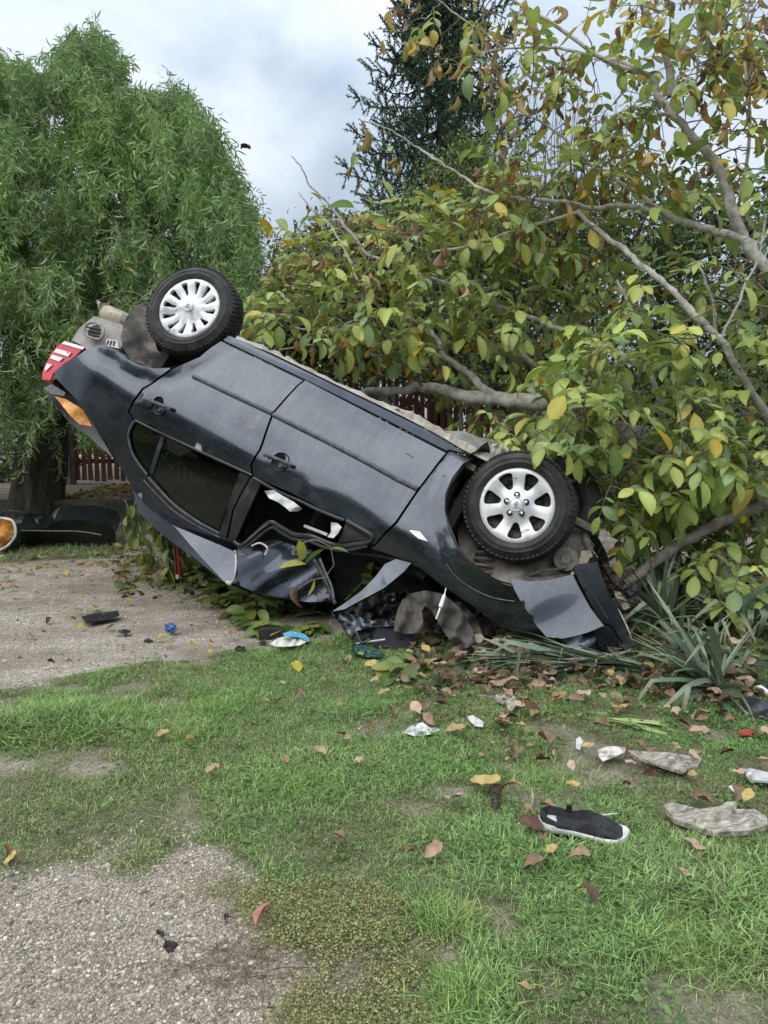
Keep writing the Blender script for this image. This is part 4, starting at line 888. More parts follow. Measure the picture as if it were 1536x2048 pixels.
x, y = pick_ground(110000, 350, 1300, 1740, 2120, rs); k = rs.rand(len(x)) < weed_mask(x, y) * np.clip(fbm(x, y, .13, 111) * 2.2 - .55, .05, 1); x, y = x[k], y[k]
cc = np.array([.31, .34, .15]) * rs.uniform(.35, 1.6, (len(x), 1)) + np.array([.12, .07, .02]) * rs.rand(len(x), 1)
small_leaves('creeping_knotweed', x, y, rs.uniform(.0028, .0075, len(x)), cc, 20, 1.7, .014)
x, y = pick_ground(26000, -50, 1200, 1640, 2100, rs); k = rs.rand(len(x)) < np.clip(grass_mask(x, y), 0, .5) * (fbm(x, y, .3, 121) > .5); x, y = x[k], y[k]
small_leaves('creeping_knotweed', x, y, rs.uniform(.004, .009, len(x)), np.array([.16, .18, .075]) * rs.uniform(.6, 1.4, (len(x), 1)), 24, 1.3, .010)
# dead stems creeping over the gravel
M['deadstem'] = simple('dead_stem', (.07, .05, .035), (.22, .17, .12), .85, 30)
ds = MB(); rs = np.random.RandomState(9)
for k in range(110):
    px, py = (rs.normal(540, 110), rs.normal(1935, 30)) if k < 45 else (rs.uniform(420, 900), rs.uniform(1830, 2030))
    p = gr(px, py)[:2]; a = rs.normal(-.15 if k < 45 else .2, .55) + (math.pi if rs.rand() < .5 else 0); P = []
    for j in range(7):
        P.append([p[0], p[1], 0.006 + rs.uniform(0, .007)]); p = p + .028 * np.array([math.cos(a), math.sin(a)]); a += rs.normal(0, .45)
    P = np.array(P); P[:, 2] += gheight(P[:, 0], P[:, 1]); ds.tube(P, np.linspace(.0015, .0006, 7), 4)
tag(ds.build('creeping_stems', M['deadstem']), kind='stuff')
# dry grass clippings in the lawn
x, y = pick_ground(26000, -50, 1600, 1330, 2100, rs); k = rs.rand(len(x)) < .55 * grass_mask(x, y) * (fbm(x, y, .35, 131) > .47); x, y = x[k], y[k]
blades('dry_grass', x, y, rs.uniform(.02, .05, len(x)), np.full(len(x), .0018), rs.uniform(1.4, 2.2, len(x)), np.array([.34, .31, .19]) * rs.uniform(.6, 1.2, (len(x), 1)), 22)
# crumbs of earth and torn moss
db_ = MB(); rs = np.random.RandomState(31)
for px, py, s in [(340, 1893, .016), (322, 1868, .010), (455, 1838, .009), (385, 1188, .03), (430, 1196, .028), (265, 1190, .02), (245, 1196, .022), (310, 1197, .016), (300, 1285, .02)]:
    for j in range(7):
        c = gr(px, py) + np.append(rs.normal(0, s * .5, 2), abs(rs.normal(0, s * .3))); db_.ball(c, s * rs.uniform(.3, .7), 7, 5, jit=.25, rng=rs)
M['clod'] = simple('dark_soil', (.02, .016, .012), (.07, .055, .04), .95, 60, bstr=.8, bscale=150)
tag(db_.build('soil_clods', M['clod']), kind='stuff')
# ================================================================== trees and shrubs
M['bark_dark'] = simple('furrowed_willow_bark', (.018, .015, .013), (.085, .072, .058), .95, 9, bstr=1.0, bscale=22, bdist=.05, stretch=(1, 1, .25))
M['bark_grey'] = simple('grey_walnut_bark', (.12, .105, .085), (.34, .31, .27), .85, 16, bstr=.6, bscale=60, bdist=.01, stops=[(.32, (.22, .205, .18)), (.5, (.42, .40, .36)), (.62, (.55, .53, .48)), (.72, (.50, .50, .32))])
M['bark_brown'] = simple('brown_broken_branch', (.16, .135, .11), (.34, .30, .25), .85, 18, bstr=.6, bscale=50, bdist=.01)
M['twig'] = simple('thin_twig', (.10, .085, .07), (.24, .21, .175), .85, 30)
M['dark_twig'] = simple('dark_twig', (.06, .045, .04), (.14, .11, .095), .85, 30)
M['willow_leaf'] = leafmat('willow_leaf', .45, .35, .45)
M['walnut_leaf'] = leafmat('walnut_leaf', .42, .35, .5)
M['needle'] = leafmat('spruce_needle', .6, .1, .3)

# ---- leaf shapes
def leaf_shape(n, wid, fold, droop, curl, twist=0, tip=.5):
    """blade along +y, length 1; returns verts, quads"""
    t = np.linspace(0, 1, n + 1); w = wid * np.sin(np.pi * np.clip(t, .0, 1) ** (tip * 1.15)) ** .62 + .010; w[-1] = .004; V = []
    for k in range(n + 1):
        an = droop * t[k]; cx = math.sin(an * 1.0); y = t[k] * math.cos(an * .55); z = -droop * .45 * t[k] ** 2
        tw = twist * t[k]; ww = w[k]
        for sx in (-1, 0, 1):
            u = sx * ww; zz = abs(sx) * fold * ww - abs(sx) * 0 + curl * ww * abs(sx) * (t[k] - .3)
            V.append([u * math.cos(tw) - zz * math.sin(tw), y, z + u * math.sin(tw) + zz * math.cos(tw)])
    F = []
    for k in range(n):
        a = 3 * k; F += [[a, a + 1, a + 4, a + 3], [a + 1, a + 2, a + 5, a + 4]]
    return np.array(V), np.array(F)
def orient(d, up, roll):
    """matrices whose y column is d"""
    d = d / np.linalg.norm(d, axis=1)[:, None]; x = np.cross(d, up); x /= np.linalg.norm(x, axis=1)[:, None] + 1e-9; z = np.cross(x, d)
    c, s = np.cos(roll)[:, None], np.sin(roll)[:, None]; x2 = x * c + z * s; z2 = -x * s + z * c
    return np.stack([x2, d, z2], 2)

# ---- willow
def willow():
    rs = np.random.RandomState(77); Y0 = 9.0
    t = empty('willow_tree', at(72, 1035, Y0), 'weeping willow with curly narrow leaves and a dark trunk, left of the upturned car', 'tree')
    o = np.array(t.location)
    tr = MB(); P = np.array([at(70, 1050, Y0), at(72, 1000, Y0), at(84, 930, Y0), at(90, 860, Y0), at(110, 780, Y0), at(150, 680, Y0 + .1), at(170, 560, Y0 + .2)]); P[0, 2] = -.05
    Q = smooth_poly(P, False, 5); r = np.interp(np.linspace(0, 1, len(Q)), [0, .12, .4, .7, 1], [.36, .29, .27, .20, .12])
    tr.tube(Q - o, r, 28)
    V = tr.V[0]; n = 28; k = np.arange(len(Q) * n); th = (k % n) * 2 * np.pi / n; zc = Q[k // n]
    amp = 1 + .09 * np.abs(np.sin(th * 5 + np.sin(zc[:, 2] * 3) * 1.2)) + .05 * np.sin(th * 11 + zc[:, 2] * 6)
    V[:len(Q) * n] = (zc - o) + (V[:len(Q) * n] - (zc - o)) * amp[:, None]
    tr.build('trunk', M['bark_dark'], t)
    limbs = [[(95, 850, 9), (-20, 740, 8.9), (-160, 560, 8.7)], [(120, 760, 9), (60, 560, 9.2), (20, 330, 9.2), (60, 150, 9.3)], [(150, 680, 9), (260, 520, 9), (360, 380, 8.9), (400, 260, 9)], [(170, 600, 9.1), (220, 400, 9.3), (190, 200, 9.4), (170, 110, 9.4)], [(165, 640, 9), (330, 600, 8.6), (450, 520, 8.4)], [(130, 740, 9), (300, 720, 8.6), (420, 690, 8.3)], [(110, 780, 9), (60, 700, 8.3), (-60, 620, 7.9)]]
    lp = []
    for q in limbs:
        P = smooth_poly([at(*a) for a in q], False, 6); lb = MB(); lb.tube(P - o, np.linspace(.085, .02, len(P)), 8); lb.build('limb', M['bark_dark'], t); lp.append(P)
    # hanging strands: start on the crown's dome, fall with curls
    ns = 5200
    u = rs.uniform(-340, 500, ns)
    top = np.interp(u, [-340, -100, 0, 60, 130, 180, 230, 250, 275, 330, 370, 400, 430, 450, 480, 520], [60, 110, 95, 110, 90, 30, 40, 140, 175, 180, 165, 200, 225, 290, 370, 440])
    top = top + 30 * np.sin(u / 17.) * np.sin(u / 41. + 2) + np.abs(rs.normal(0, 22, ns)); v = top + (880 - top) * rs.beta(.8, 1.25, ns); dep = Y0 + rs.normal(0, 1, ns) * np.interp(v, [50, 300, 900], [.5, .95, 1.2])
    nb_ = 260; bi = rs.choice(ns, nb_, False); bu, bv, bd = u[bi], v[bi], dep[bi]; gi = np.argmin((u[:, None] - bu) ** 2 + (v[:, None] - bv) ** 2 + ((dep[:, None] - bd) * 110) ** 2, 1); kk_ = rs.uniform(.0, .55, ns); u = u * (1 - kk_) + bu[gi] * kk_; v = v * (1 - kk_) + bv[gi] * kk_; dep = dep * (1 - kk_) + bd[gi] * kk_
    # right flank bulges: clip to the outline
    right = np.interp(v, [30, 60, 140, 180, 230, 300, 400, 600, 760, 900], [225, 245, 275, 380, 445, 470, 530, 550, 500, 290])
    right = right + 38 * np.sin(v / 31.) * np.sin(v / 67. + 1) + rs.normal(0, 14, ns); k = u < right; u, v, dep = u[k], v[k], dep[k]; ns = len(u)
    d = np.stack([(u - 768) / FPX, ca + (1024 - v) / FPX * sa, -sa + (1024 - v) / FPX * ca], 1); S = CAMP + d * (dep / d[:, 1])[:, None]
    c0 = at(130, 500, Y0); outw = S - c0; outw[:, 2] = 0; outw /= np.linalg.norm(outw, axis=1)[:, None] + 1e-6
    m = 16; L = rs.uniform(.3, .8, ns); L = L * np.interp(v, [50, 200, 500], [.55, .8, 1.1])
    P = S.copy(); D = outw * .55 + rs.normal(0, .35, (ns, 3)); D[:, 2] += .55; paths = [P.copy()]; ph = rs.uniform(0, 6.28, (ns, 3)); fr = rs.uniform(.9, 1.7, (ns, 1))
    for j in range(m - 1):
        D = D * .80 + np.array([0, 0, -.22]) + .58 * np.sin(ph + j * fr * np.array([1, 1.13, .9])) * np.array([1, 1, .8]); D /= np.linalg.norm(D, axis=1)[:, None]
        P = P + D * (L / (m - 1))[:, None]; paths.append(P.copy())
    paths = np.stack(paths, 1)
    floor = np.where(to_px(paths.reshape(-1, 3))[0].reshape(ns, m) > 135, .95, .55)
    alive = paths[:, :, 2] > floor
    # leaves along strands
    per = 3; A = np.repeat(paths[:, :-1], per, 1); B = np.repeat(paths[:, 1:], per, 1); al = np.repeat(alive[:, 1:], per, 1).ravel()
    f = np.tile(np.linspace(.1, .9, per), m - 1)[None, :, None]; C = (A * (1 - f) + B * f).reshape(-1, 3); DD = (B - A).reshape(-1, 3)
    DD /= np.linalg.norm(DD, axis=1)[:, None] + 1e-9; side = np.cross(DD, rs.normal(0, 1, DD.shape)); side /= np.linalg.norm(side, axis=1)[:, None] + 1e-9
    dirv = DD * .5 + side * .75 + np.array([0, 0, -.3]); C, dirv = C[al], dirv[al]; n = len(C)
    shapes = []
    for s in range(5):
        tt = np.linspace(0, 1, 5); a = np.array([.9, -1.1, 1.6, .5, -1.8])[s]; pv = []
        ang = a * (tt - .3) * (1.3 if s % 2 else 1); px_ = np.cumsum(np.sin(ang)) * .2; py_ = np.cumsum(np.cos(ang)) * .25; w = np.array([.02, .06, .068, .045, .005])
        for q in range(5): pv += [[px_[q] * .9, py_[q], -w[q]], [px_[q] * .9, py_[q], w[q]]] if s % 2 else [[px_[q] - w[q], py_[q], px_[q] * .4], [px_[q] + w[q], py_[q], px_[q] * .4]]
        shapes.append(np.array(pv))
    F4 = np.array([[2 * q, 2 * q + 1, 2 * q + 3, 2 * q + 2] for q in range(4)])
    R = orient(dirv, np.array([0, 0, 1.0]) + rs.normal(0, .2, (n, 3)), rs.uniform(0, 6.28, n)); sc = rs.uniform(.070, .125, n)
    which = rs.randint(0, 5, n); Vs, Fs, Cs = [], [], []; off = 0
    tone = fbm(C[:, 0] + C[:, 1] * .7, C[:, 2], .55, 141)
    col = np.array([.20, .31, .105]) * (.65 + .8 * tone)[:, None] * rs.uniform(.75, 1.3, (n, 1)) + np.array([.05, .05, .0]) * (rs.rand(n, 1) < .12)
    bright = np.clip(tone - .52, 0, 1)[:, None] * 3; col = col * (1 - .5 * bright) + np.array([.27, .37, .10]) * .5 * bright
    for s in range(5):
        kk = which == s; Vv, Ff = scatter_mesh(shapes[s], F4, C[kk] - o, R[kk], sc[kk]); Vs.append(Vv); Fs.append(Ff + off); off += len(Vv); Cs.append(np.repeat(col[kk], 10, 0))
    me = mesh_np('crown', np.vstack(Vs), [np.vstack(Fs)], M['willow_leaf'], True, np.vstack(Cs)); cr = link('crown', me, t); cr['kind'] = 'stuff'
    # the strands themselves
    kk = rs.rand(ns) < .45; PP = paths[kk]; n = len(PP); w = .0035; tvec = np.array([1, .3, 0]) * w
    V = np.stack([PP - tvec, PP + tvec * [1, -1, 1]], 2).reshape(-1, 3) - o; base = (np.arange(n)[:, None] * m + np.arange(m - 1)[None]).ravel() * 2
    F = np.stack([base, base + 1, base + 3, base + 2], 1)[alive[kk][:, 1:].ravel()]
    tw = link('twigs', mesh_np('twigs', V, [F], M['twig']), t); tw['kind'] = 'stuff'
    print('willow leaves', len(C)); return t
willow()

# ---- broad-leaved shrubs and trees behind
def bushy(name, label, cat, base, blobs, n, size, cols, seed, stem=.04, trunk=True, wid=.3, droop=.3, group=None, twigs=60, up=0, mat='walnut_leaf', bark='twig', flatz=1.0):
    """blobs: (px, py, depth, rx, ry in px) ellipsoids of foliage"""
    rs = np.random.RandomState(seed); t = empty(name, base, label, cat, group); o = np.array(base, float)
    cen = np.array([at(b[0], b[1], b[2]) for b in blobs]); rad = np.array([[b[3] * b[2] / FPX, max(b[3], b[4]) * .6 * b[2] / FPX, b[4] * b[2] / FPX] for b in blobs])
    wgt = rad[:, 0] * rad[:, 2]; wb = rs.choice(len(blobs), n, p=wgt / wgt.sum())
    # clumps inside blobs
    nc = max(30, n // 55); cb = rs.choice(len(blobs), nc, p=wgt / wgt.sum()); q = rs.normal(0, 1, (nc, 3)); q /= np.linalg.norm(q, axis=1)[:, None]; q *= rs.uniform(.25, 1, (nc, 1)) ** .45
    CC = cen[cb] + q * rad[cb]; pick = rs.randint(0, nc, n); C = CC[pick] + rs.normal(0, 1, (n, 3)) * (size * 1.9) * np.array([1, 1, .8 * flatz])
    C[:, 2] = np.maximum(C[:, 2], .05)
    V0, F0 = leaf_shape(2, wid, .35, droop, .2); d = rs.normal(0, 1, (n, 3)) * .8 + np.array([0, 0, -.35 + up]); R = orient(d, np.array([0, 0, 1.]) + rs.normal(0, .3, (n, 3)), rs.normal(0, .8, n))
    sc = size * rs.uniform(.7, 1.35, n); V, F = scatter_mesh(V0, F0, C - o, R, sc)
    cols = np.array(cols); ci = (rs.rand(n) * len(cols)).astype(int); tone = rs.uniform(.75, 1.25, nc)[pick]
    col = cols[ci] * tone[:, None] * rs.uniform(.75, 1.3, (n, 1))
    cr = link('crown', mesh_np('crown', V, [F], M[mat], True, np.repeat(col, len(V0), 0)), t); cr['kind'] = 'stuff'
    if trunk:
        mb = MB(); top = cen.mean(0); mb.tube(smooth_poly([np.zeros(3), (top - o) * [.3, .3, .45] + rs.normal(0, .05, 3), top - o], False, 4), np.linspace(stem, stem * .5, 9), 8); mb.build('trunk', M[bark], t)
    mb = MB()
    for k in rs.choice(nc, min(twigs, nc), False):
        a = o + (cen[cb[k]] - o) * np.array([.6, .6, .55]) ; P = smooth_poly([a, (a + CC[k]) / 2 + rs.normal(0, .08, 3), CC[k] + rs.normal(0, size, 3)], False, 3); mb.tube(P - o, np.linspace(.010, .003, len(P)), 4, False)
    tw = mb.build('twigs', M['twig'], t); tw['kind'] = 'stuff'
    return t
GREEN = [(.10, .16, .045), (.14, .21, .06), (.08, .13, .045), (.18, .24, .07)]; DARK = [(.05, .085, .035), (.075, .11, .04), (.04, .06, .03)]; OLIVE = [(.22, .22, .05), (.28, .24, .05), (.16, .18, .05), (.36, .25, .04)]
LIME = [(.22, .29, .06), (.29, .36, .08), (.16, .23, .06), (.32, .31, .07)]
bushy('shrub', 'loose bright green shrub rising behind the fallen walnut, in front of the spruce', 'shrub', (1.25, 10.1, 0), [(930, 380, 10.1, 90, 90), (860, 440, 10, 80, 60), (1010, 430, 10, 90, 80), (930, 540, 10, 150, 110), (960, 330, 10.1, 60, 50)], 9000, .06, LIME + GREEN, 201)
bushy('shrub', 'dense dark green bush behind the middle of the fallen walnut, before the fence', 'shrub', (1.0, 9.6, 0), [(700, 640, 9.6, 140, 120), (880, 640, 9.6, 150, 130), (1050, 600, 9.6, 140, 150), (760, 540, 9.8, 110, 60), (1010, 730, 9.4, 100, 50), (1130, 500, 9.6, 120, 110)], 19000, .075, DARK + GREEN, 202)
bushy('shrub', 'olive brown autumn bush between the willow and the spruce', 'shrub', (-.9, 10, 0), [(610, 560, 10, 90, 80), (680, 500, 10, 70, 50), (570, 640, 9.8, 80, 80), (640, 690, 9.8, 100, 70), (760, 480, 9.9, 90, 50)], 9500, .08, OLIVE + GREEN, 203)
bushy('shrub', 'dark leafy bush filling the space behind the thick fallen trunk', 'shrub', (4, 9.0, 0), [(1250, 650, 9, 160, 220), (1430, 600, 9, 160, 260), (1600, 700, 9, 160, 300), (1300, 950, 8.8, 200, 150), (1500, 980, 8.8, 200, 150), (1150, 880, 8.9, 90, 90), (1330, 450, 9.1, 150, 90)], 26000, .085, DARK + GREEN, 204)
bushy('shrub', 'low dark bush at the left edge in front of the white wall', 'shrub', tuple(at(-10, 960, 11.5)), [(-20, 930, 11.5, 40, 35)], 900, .06, GREEN, 205, trunk=False, twigs=10)
bushy('young_pear_tree', 'thin twiggy shrub with small dark leaves against the sky, right of the willow', 'shrub', (-1.3, 10.3, 0), [(575, 450, 10.3, 28, 60), (600, 500, 10.3, 45, 60), (650, 480, 10.3, 40, 60), (690, 530, 10.3, 50, 60), (560, 520, 10.3, 30, 50)], 2300, .038, [(.045, .05, .03), (.07, .075, .035), (.03, .035, .03)], 206, wid=.22)

def shoots(name, label, base, px0, px1, top, bot, dep, n, seed, leaf=True):
    """a pruned fruit tree: many thin upright shoots"""
    rs = np.random.RandomState(seed); o = np.array(base, float); t = empty(name, base, label, 'tree'); mb = MB(); C = []
    for k in range(n):
        u = rs.uniform(px0, px1); v1 = top + rs.beta(1.3, 2.2) * (bot - top) * .75 + 50 * abs((u - (px0 + px1) / 2) / (px1 - px0)); d = dep + rs.normal(0, .35)
        a = at(u + rs.normal(0, 12), bot + rs.uniform(-20, 40), d); b_ = at(u + rs.normal(0, 5), v1, d + rs.normal(0, .1)); P = smooth_poly([a, (a + b_) / 2 + rs.normal(0, .03, 3), b_], False, 4)
        mb.tube(P - o, np.linspace(.007, .0022, len(P)), 4, False)
        for f in rs.uniform(.05, .95, rs.randint(3, 8)): C.append(a + (b_ - a) * f + rs.normal(0, .02, 3))
    for k in range(26):
        u = rs.uniform(px0 - 20, px1 + 20); a = at((px0 + px1) / 2 + (u - (px0 + px1) / 2) * .3, bot + 130, dep); P = smooth_poly([a, (a + at(u, bot + 10, dep)) / 2 + rs.normal(0, .1, 3), at(u, bot + 5, dep)], False, 4); mb.tube(P - o, np.linspace(.02, .006, len(P)), 5, False)
    br = mb.build('branches', M['dark_twig'], t); br['kind'] = 'stuff'
    C = np.array(C); n = len(C); V0, F0 = leaf_shape(2, .26, .3, .4, .2); d = rs.normal(0, 1, (n, 3)) * [1, 1, .5] + [0, 0, .3]; R = orient(d, np.array([0, 0, 1.]) + rs.normal(0, .2, (n, 3)), rs.normal(0, .5, n))
    V, F = scatter_mesh(V0, F0, C - o, R, rs.uniform(.03, .06, n)); cc = np.array([(.09, .12, .04), (.16, .15, .05), (.20, .09, .05), (.06, .08, .035)])[rs.randint(0, 4, n)]
    cr = link('crown', mesh_np('crown', V, [F], M['walnut_leaf'], True, np.repeat(cc, len(V0), 0)), t); cr['kind'] = 'stuff'
    tk = MB(); tk.tube([np.zeros(3), at((px0 + px1) / 2, bot + 130, dep) - o], [.07, .05], 8); tk.build('trunk', M['bark_brown'], t)
shoots('pear_tree', 'pruned fruit tree with many thin upright shoots, right of the spruce', (2.6, 9.4, 0), 985, 1290, 150, 420, 9.4, 70, 211)

# ---- spruce
def spruce():
    rs = np.random.RandomState(55); D = 12.0; base = at(878, 829, D); base[2] = 0; o = base.copy()
    t = empty('spruce_tree', base, 'tall dark green spruce with long cones standing behind the shrubs', 'tree')
    topz = at(868, -420, D)[2]; tk = MB(); tk.tube([np.zeros(3), np.array([0, 0, topz * .5]), np.array([.05, 0, topz])], [.16, .10, .01], 10); tk.build('trunk', M['bark_dark'], t)
    nd, ncol = [], []; bm = MB(); cones = []
    z = 2.3
    while z < topz - .2:
        nb = 6; a0 = rs.uniform(0, 6.28); f = (z - 2.3) / (topz - 2.3); L0 = (2.0 - 1.75 * f ** .8)
        for k in range(nb):
            a = a0 + k * 6.283 / nb + rs.normal(0, .25); L = L0 * rs.uniform(.7, 1.25); dirh = np.array([math.cos(a), math.sin(a), 0]); s = np.linspace(0, 1, 10)
            P = np.array([0, 0, z]) + dirh * (L * s)[:, None] + np.array([0, 0, 1]) * (L * (-.35 * s + .32 * s ** 2.6))[:, None] + rs.normal(0, .012, (10, 3))
            bm.tube(P, np.linspace(.022, .006, 10), 5, False)
            tips = [(P[-1], P[-1] - P[-3] + [0, 0, .12], .22)]
            for j in range(2, 10):
                for sd in (-1, 1):
                    sidev = np.cross(dirh, [0, 0, 1]) * sd; l = (.42 * (1 - .55 * j / 10) * L0 * rs.uniform(.4, 1.1)) + .07
                    if j > 6: vv = dirh * .7 + sidev * .8 + [0, 0, .35]
                    else: vv = dirh * .45 + sidev * .8 + [0, 0, -.75 + rs.normal(0, .25)]
                    tips.append((P[j], vv + rs.normal(0, .12, 3), l))
                    if rs.rand() < .75: tips.append((P[j], np.array([0, 0, -1]) + rs.normal(0, .35, 3), l * .9))
                    if rs.rand() < .35: tips.append((P[j], dirh * .5 + sidev * .3 + [0, 0, .9], .16))
            if rs.rand() < .5 and z > 4.5:
                j = rs.randint(5, 9); cones.append(P[j] + [0, 0, -.09])
            for p, v, l in tips:
                v = v / np.linalg.norm(v); nn = max(8, int(l / .0055)); f_ = np.linspace(0.02, 1, nn); q = p + v * (l * f_)[:, None]; sp_ = rs.normal(0, 1, (nn, 3)); nd.append(np.hstack([q, np.tile(v, (nn, 1)) * .9 + sp_ * .75])); 
                bm.tube([p, p + v * l], [.006, .003], 3, False)
        z += .18 + .08 * rs.rand()
    A = np.vstack(nd); k = (A[:, 2] + 0 > 1.5); A = A[k]; n = len(A); dv = A[:, 3:]; dv /= np.linalg.norm(dv, axis=1)[:, None]; sv = np.cross(dv, rs.normal(0, 1, (n, 3))); sv /= np.linalg.norm(sv, axis=1)[:, None]
    L = rs.uniform(.026, .044, n)[:, None]; w = .0068; V = np.stack([A[:, :3] - sv * w, A[:, :3] + sv * w, A[:, :3] + dv * L + sv * w * .5, A[:, :3] + dv * L - sv * w * .5], 1).reshape(-1, 3)
    F = np.arange(4 * n).reshape(-1, 4); col = np.array([.075, .135, .078]) * rs.uniform(.5, 1.6, (n, 1))
    print('needles', n); cr = link('crown', mesh_np('crown', V, [F], M['needle'], True, np.repeat(col, 4, 0)), t); cr['kind'] = 'stuff'
    b_ = bm.build('branches', M['bark_dark'], t); b_['kind'] = 'stuff'
    cm = MB(); cm.lathe([(0, .09), (.014, .07), (.022, .03), (.024, -.03), (.016, -.075), (0, -.09)], 8); M['cone'] = simple('spruce_cone', (.10, .06, .035), (.24, .16, .09), .8, 40, bstr=.5)
    Rz = rotm(math.pi / 2, 0, 0); cm.V[0] = cm.V[0] @ Rz.T; first = cm.build('cone', M['cone'], t)
    for j, c in enumerate(cones[:60]):
        ob = first if j == 0 else first.copy()
        if j: COL.objects.link(ob); ob.parent = t
        ob.location = c
spruce()
# ================================================================== the fallen walnut tree
def walnut():
    rs = np.random.RandomState(303)
    base = at(1560, 990, 5.3); base[2] = 0
    t = empty('walnut_tree', base, 'fallen walnut tree with oval yellowing leaves, its boughs lying behind and right of the car', 'tree'); o = base.copy()
    BR = [  # (points (px, py, depth), r0, r1)
     ([(1281, -60, 5.4), (1281, 0, 5.4), (1310, 60, 5.4), (1335, 120, 5.4), (1343, 192, 5.4), (1318, 196, 5.4)][:5], .016, .028),
     ([(1314, 192, 5.35), (1347, 231, 5.3), (1380, 268, 5.3), (1412, 302, 5.3), (1436, 335, 5.3), (1455, 380, 5.25), (1466, 430, 5.2), (1485, 470, 5.2), (1505, 505, 5.15), (1540, 545, 5.1), (1600, 640, 5.1)], .024, .046),
     ([(1300, 155, 5.4), (1260, 132, 5.4), (1221, 119, 5.5), (1155, 106, 5.5), (1102, 96, 5.6), (1009, 99, 5.7), (950, 112, 5.7)], .018, .005),
     ([(1314, 192, 5.35), (1300, 155, 5.4), (1208, 119, 5.4), (1115, 53, 5.5), (1023, 0, 5.5), (980, -30, 5.5)], .022, .007),
     ([(1512, 492, 5.15), (1470, 473, 5.2), (1433, 463, 5.25), (1390, 452, 5.3), (1353, 438, 5.3), (1320, 424, 5.35), (1281, 416, 5.4), (1230, 412, 5.4), (1181, 417, 5.5), (1130, 405, 5.5), (1082, 400, 5.5)], .030, .014),
     ([(1082, 400, 5.5), (1030, 396, 5.6), (976, 384, 5.6), (930, 356, 5.7), (890, 331, 5.7), (845, 302, 5.8), (811, 278, 5.8), (770, 255, 5.8), (718, 238, 5.8)], .014, .004),
     ([(1155, 423, 5.4), (1185, 452, 5.3), (1221, 478, 5.2), (1250, 502, 5.1), (1280, 529, 5.0), (1315, 555, 4.95), (1347, 582, 4.9), (1372, 612, 4.85), (1400, 641, 4.8), (1430, 668, 4.8), (1446, 688, 4.8), (1490, 760, 4.8), (1550, 860, 4.9)], .016, .026),
     ([(1432, 672, 4.8), (1428, 620, 4.75), (1415, 570, 4.7), (1395, 525, 4.7)], .010, .006),
     ([(1440, 675, 4.8), (1465, 630, 4.8), (1490, 570, 4.8), (1515, 520, 4.8), (1530, 440, 4.8)], .011, .006),
     ([(864, 505, 5.6), (930, 492, 5.6), (1010, 468, 5.5), (1076, 448, 5.5), (1155, 425, 5.4)], .008, .013),
     ([(712, 787, 5.9), (745, 782, 5.9), (780, 783, 5.85), (850, 775, 5.8), (890, 781, 5.7), (930, 793, 5.6), (975, 797, 5.6), (1020, 799, 5.5), (1075, 806, 5.4), (1110, 806, 5.4), (1170, 830, 5.3), (1230, 860, 5.3), (1300, 885, 5.25), (1400, 935, 5.2), (1470, 965, 5.2), (1570, 1000, 5.2)], .022, .095),
     ([(858, 655, 6.0), (878, 685, 5.9), (887, 709, 5.8), (912, 730, 5.75), (940, 750, 5.7), (965, 775, 5.6), (1000, 797, 5.55)], .016, .034),
     ([(892, 659, 6.1), (940, 668, 6.1), (987, 690, 6.0), (1025, 703, 6.0), (1056, 720, 5.9), (1100, 745, 5.8), (1150, 770, 5.7), (1200, 800, 5.6)], .018, .030),
     ([(1250, 1168, 4.55), (1268, 1155, 4.55), (1295, 1135, 4.6), (1330, 1108, 4.6), (1370, 1080, 4.65), (1410, 1062, 4.7), (1450, 1042, 4.7), (1500, 1020, 4.8), (1560, 1003, 4.9)], .034, .038),
     ([(1380, 1135, 5.2), (1430, 1145, 5.2), (1480, 1155, 5.2), (1570, 1178, 5.2)], .10, .12),
     ([(1233, 560, 5.2), (1262, 620, 5.2), (1280, 680, 5.2), (1300, 740, 5.2), (1318, 800, 5.2), (1330, 870, 5.25)], .010, .024),
     ([(735, 510, 6.0), (690, 450, 6.0), (650, 400, 6.0), (620, 372, 6.0), (605, 340, 6.0), (583, 312, 6.0)], .012, .004),
     ([(715, 560, 5.9), (690, 500, 5.95), (660, 450, 6.0), (620, 415, 6.0), (598, 385, 6.0)], .010, .004),
     ([(1020, 620, 5.7), (960, 600, 5.8), (900, 570, 5.8), (820, 540, 5.9), (735, 510, 6.0)], .015, .010),
     ([(1300, 740, 5.2), (1200, 690, 5.4), (1100, 650, 5.6), (1020, 620, 5.7)], .024, .015),
     ([(560, 700, 5.9), (620, 690, 5.9), (700, 700, 6.0), (780, 720, 6.0), (860, 740, 6.0)], .006, .012),
     ([(500, 620, 5.7), (560, 650, 5.8), (640, 660, 5.9), (720, 640, 6.0), (800, 630, 6.0), (858, 655, 6.0)], .006, .014),
     ([(1150, 1000, 4.9), (1200, 960, 4.9), (1260, 930, 5.0), (1300, 890, 5.2)], .006, .014),
     ([(1330, 1180, 4.6), (1350, 1100, 4.7), (1380, 1020, 4.8), (1420, 950, 5.1)], .008, .014),
     ([(1500, 0, 5.0), (1490, 120, 5.1), (1500, 260, 5.1), (1480, 400, 5.2)], .006, .014),
     ([(1390, 20, 5.0), (1400, 110, 5.1), (1380, 200, 5.2), (1347, 231, 5.3)], .005, .012),
     ([(860, -20, 5.6), (900, 20, 5.6), (960, 60, 5.6), (1009, 99, 5.7)], .004, .008),
     ([(1100, 330, 5.3), (1180, 300, 5.35), (1240, 250, 5.35), (1300, 230, 5.3), (1347, 231, 5.3)], .006, .014),
     ([(1050, 230, 5.4), (1110, 260, 5.4), (1180, 330, 5.4), (1250, 370, 5.4), (1353, 438, 5.3)], .006, .016),
    ]
    nodes = []
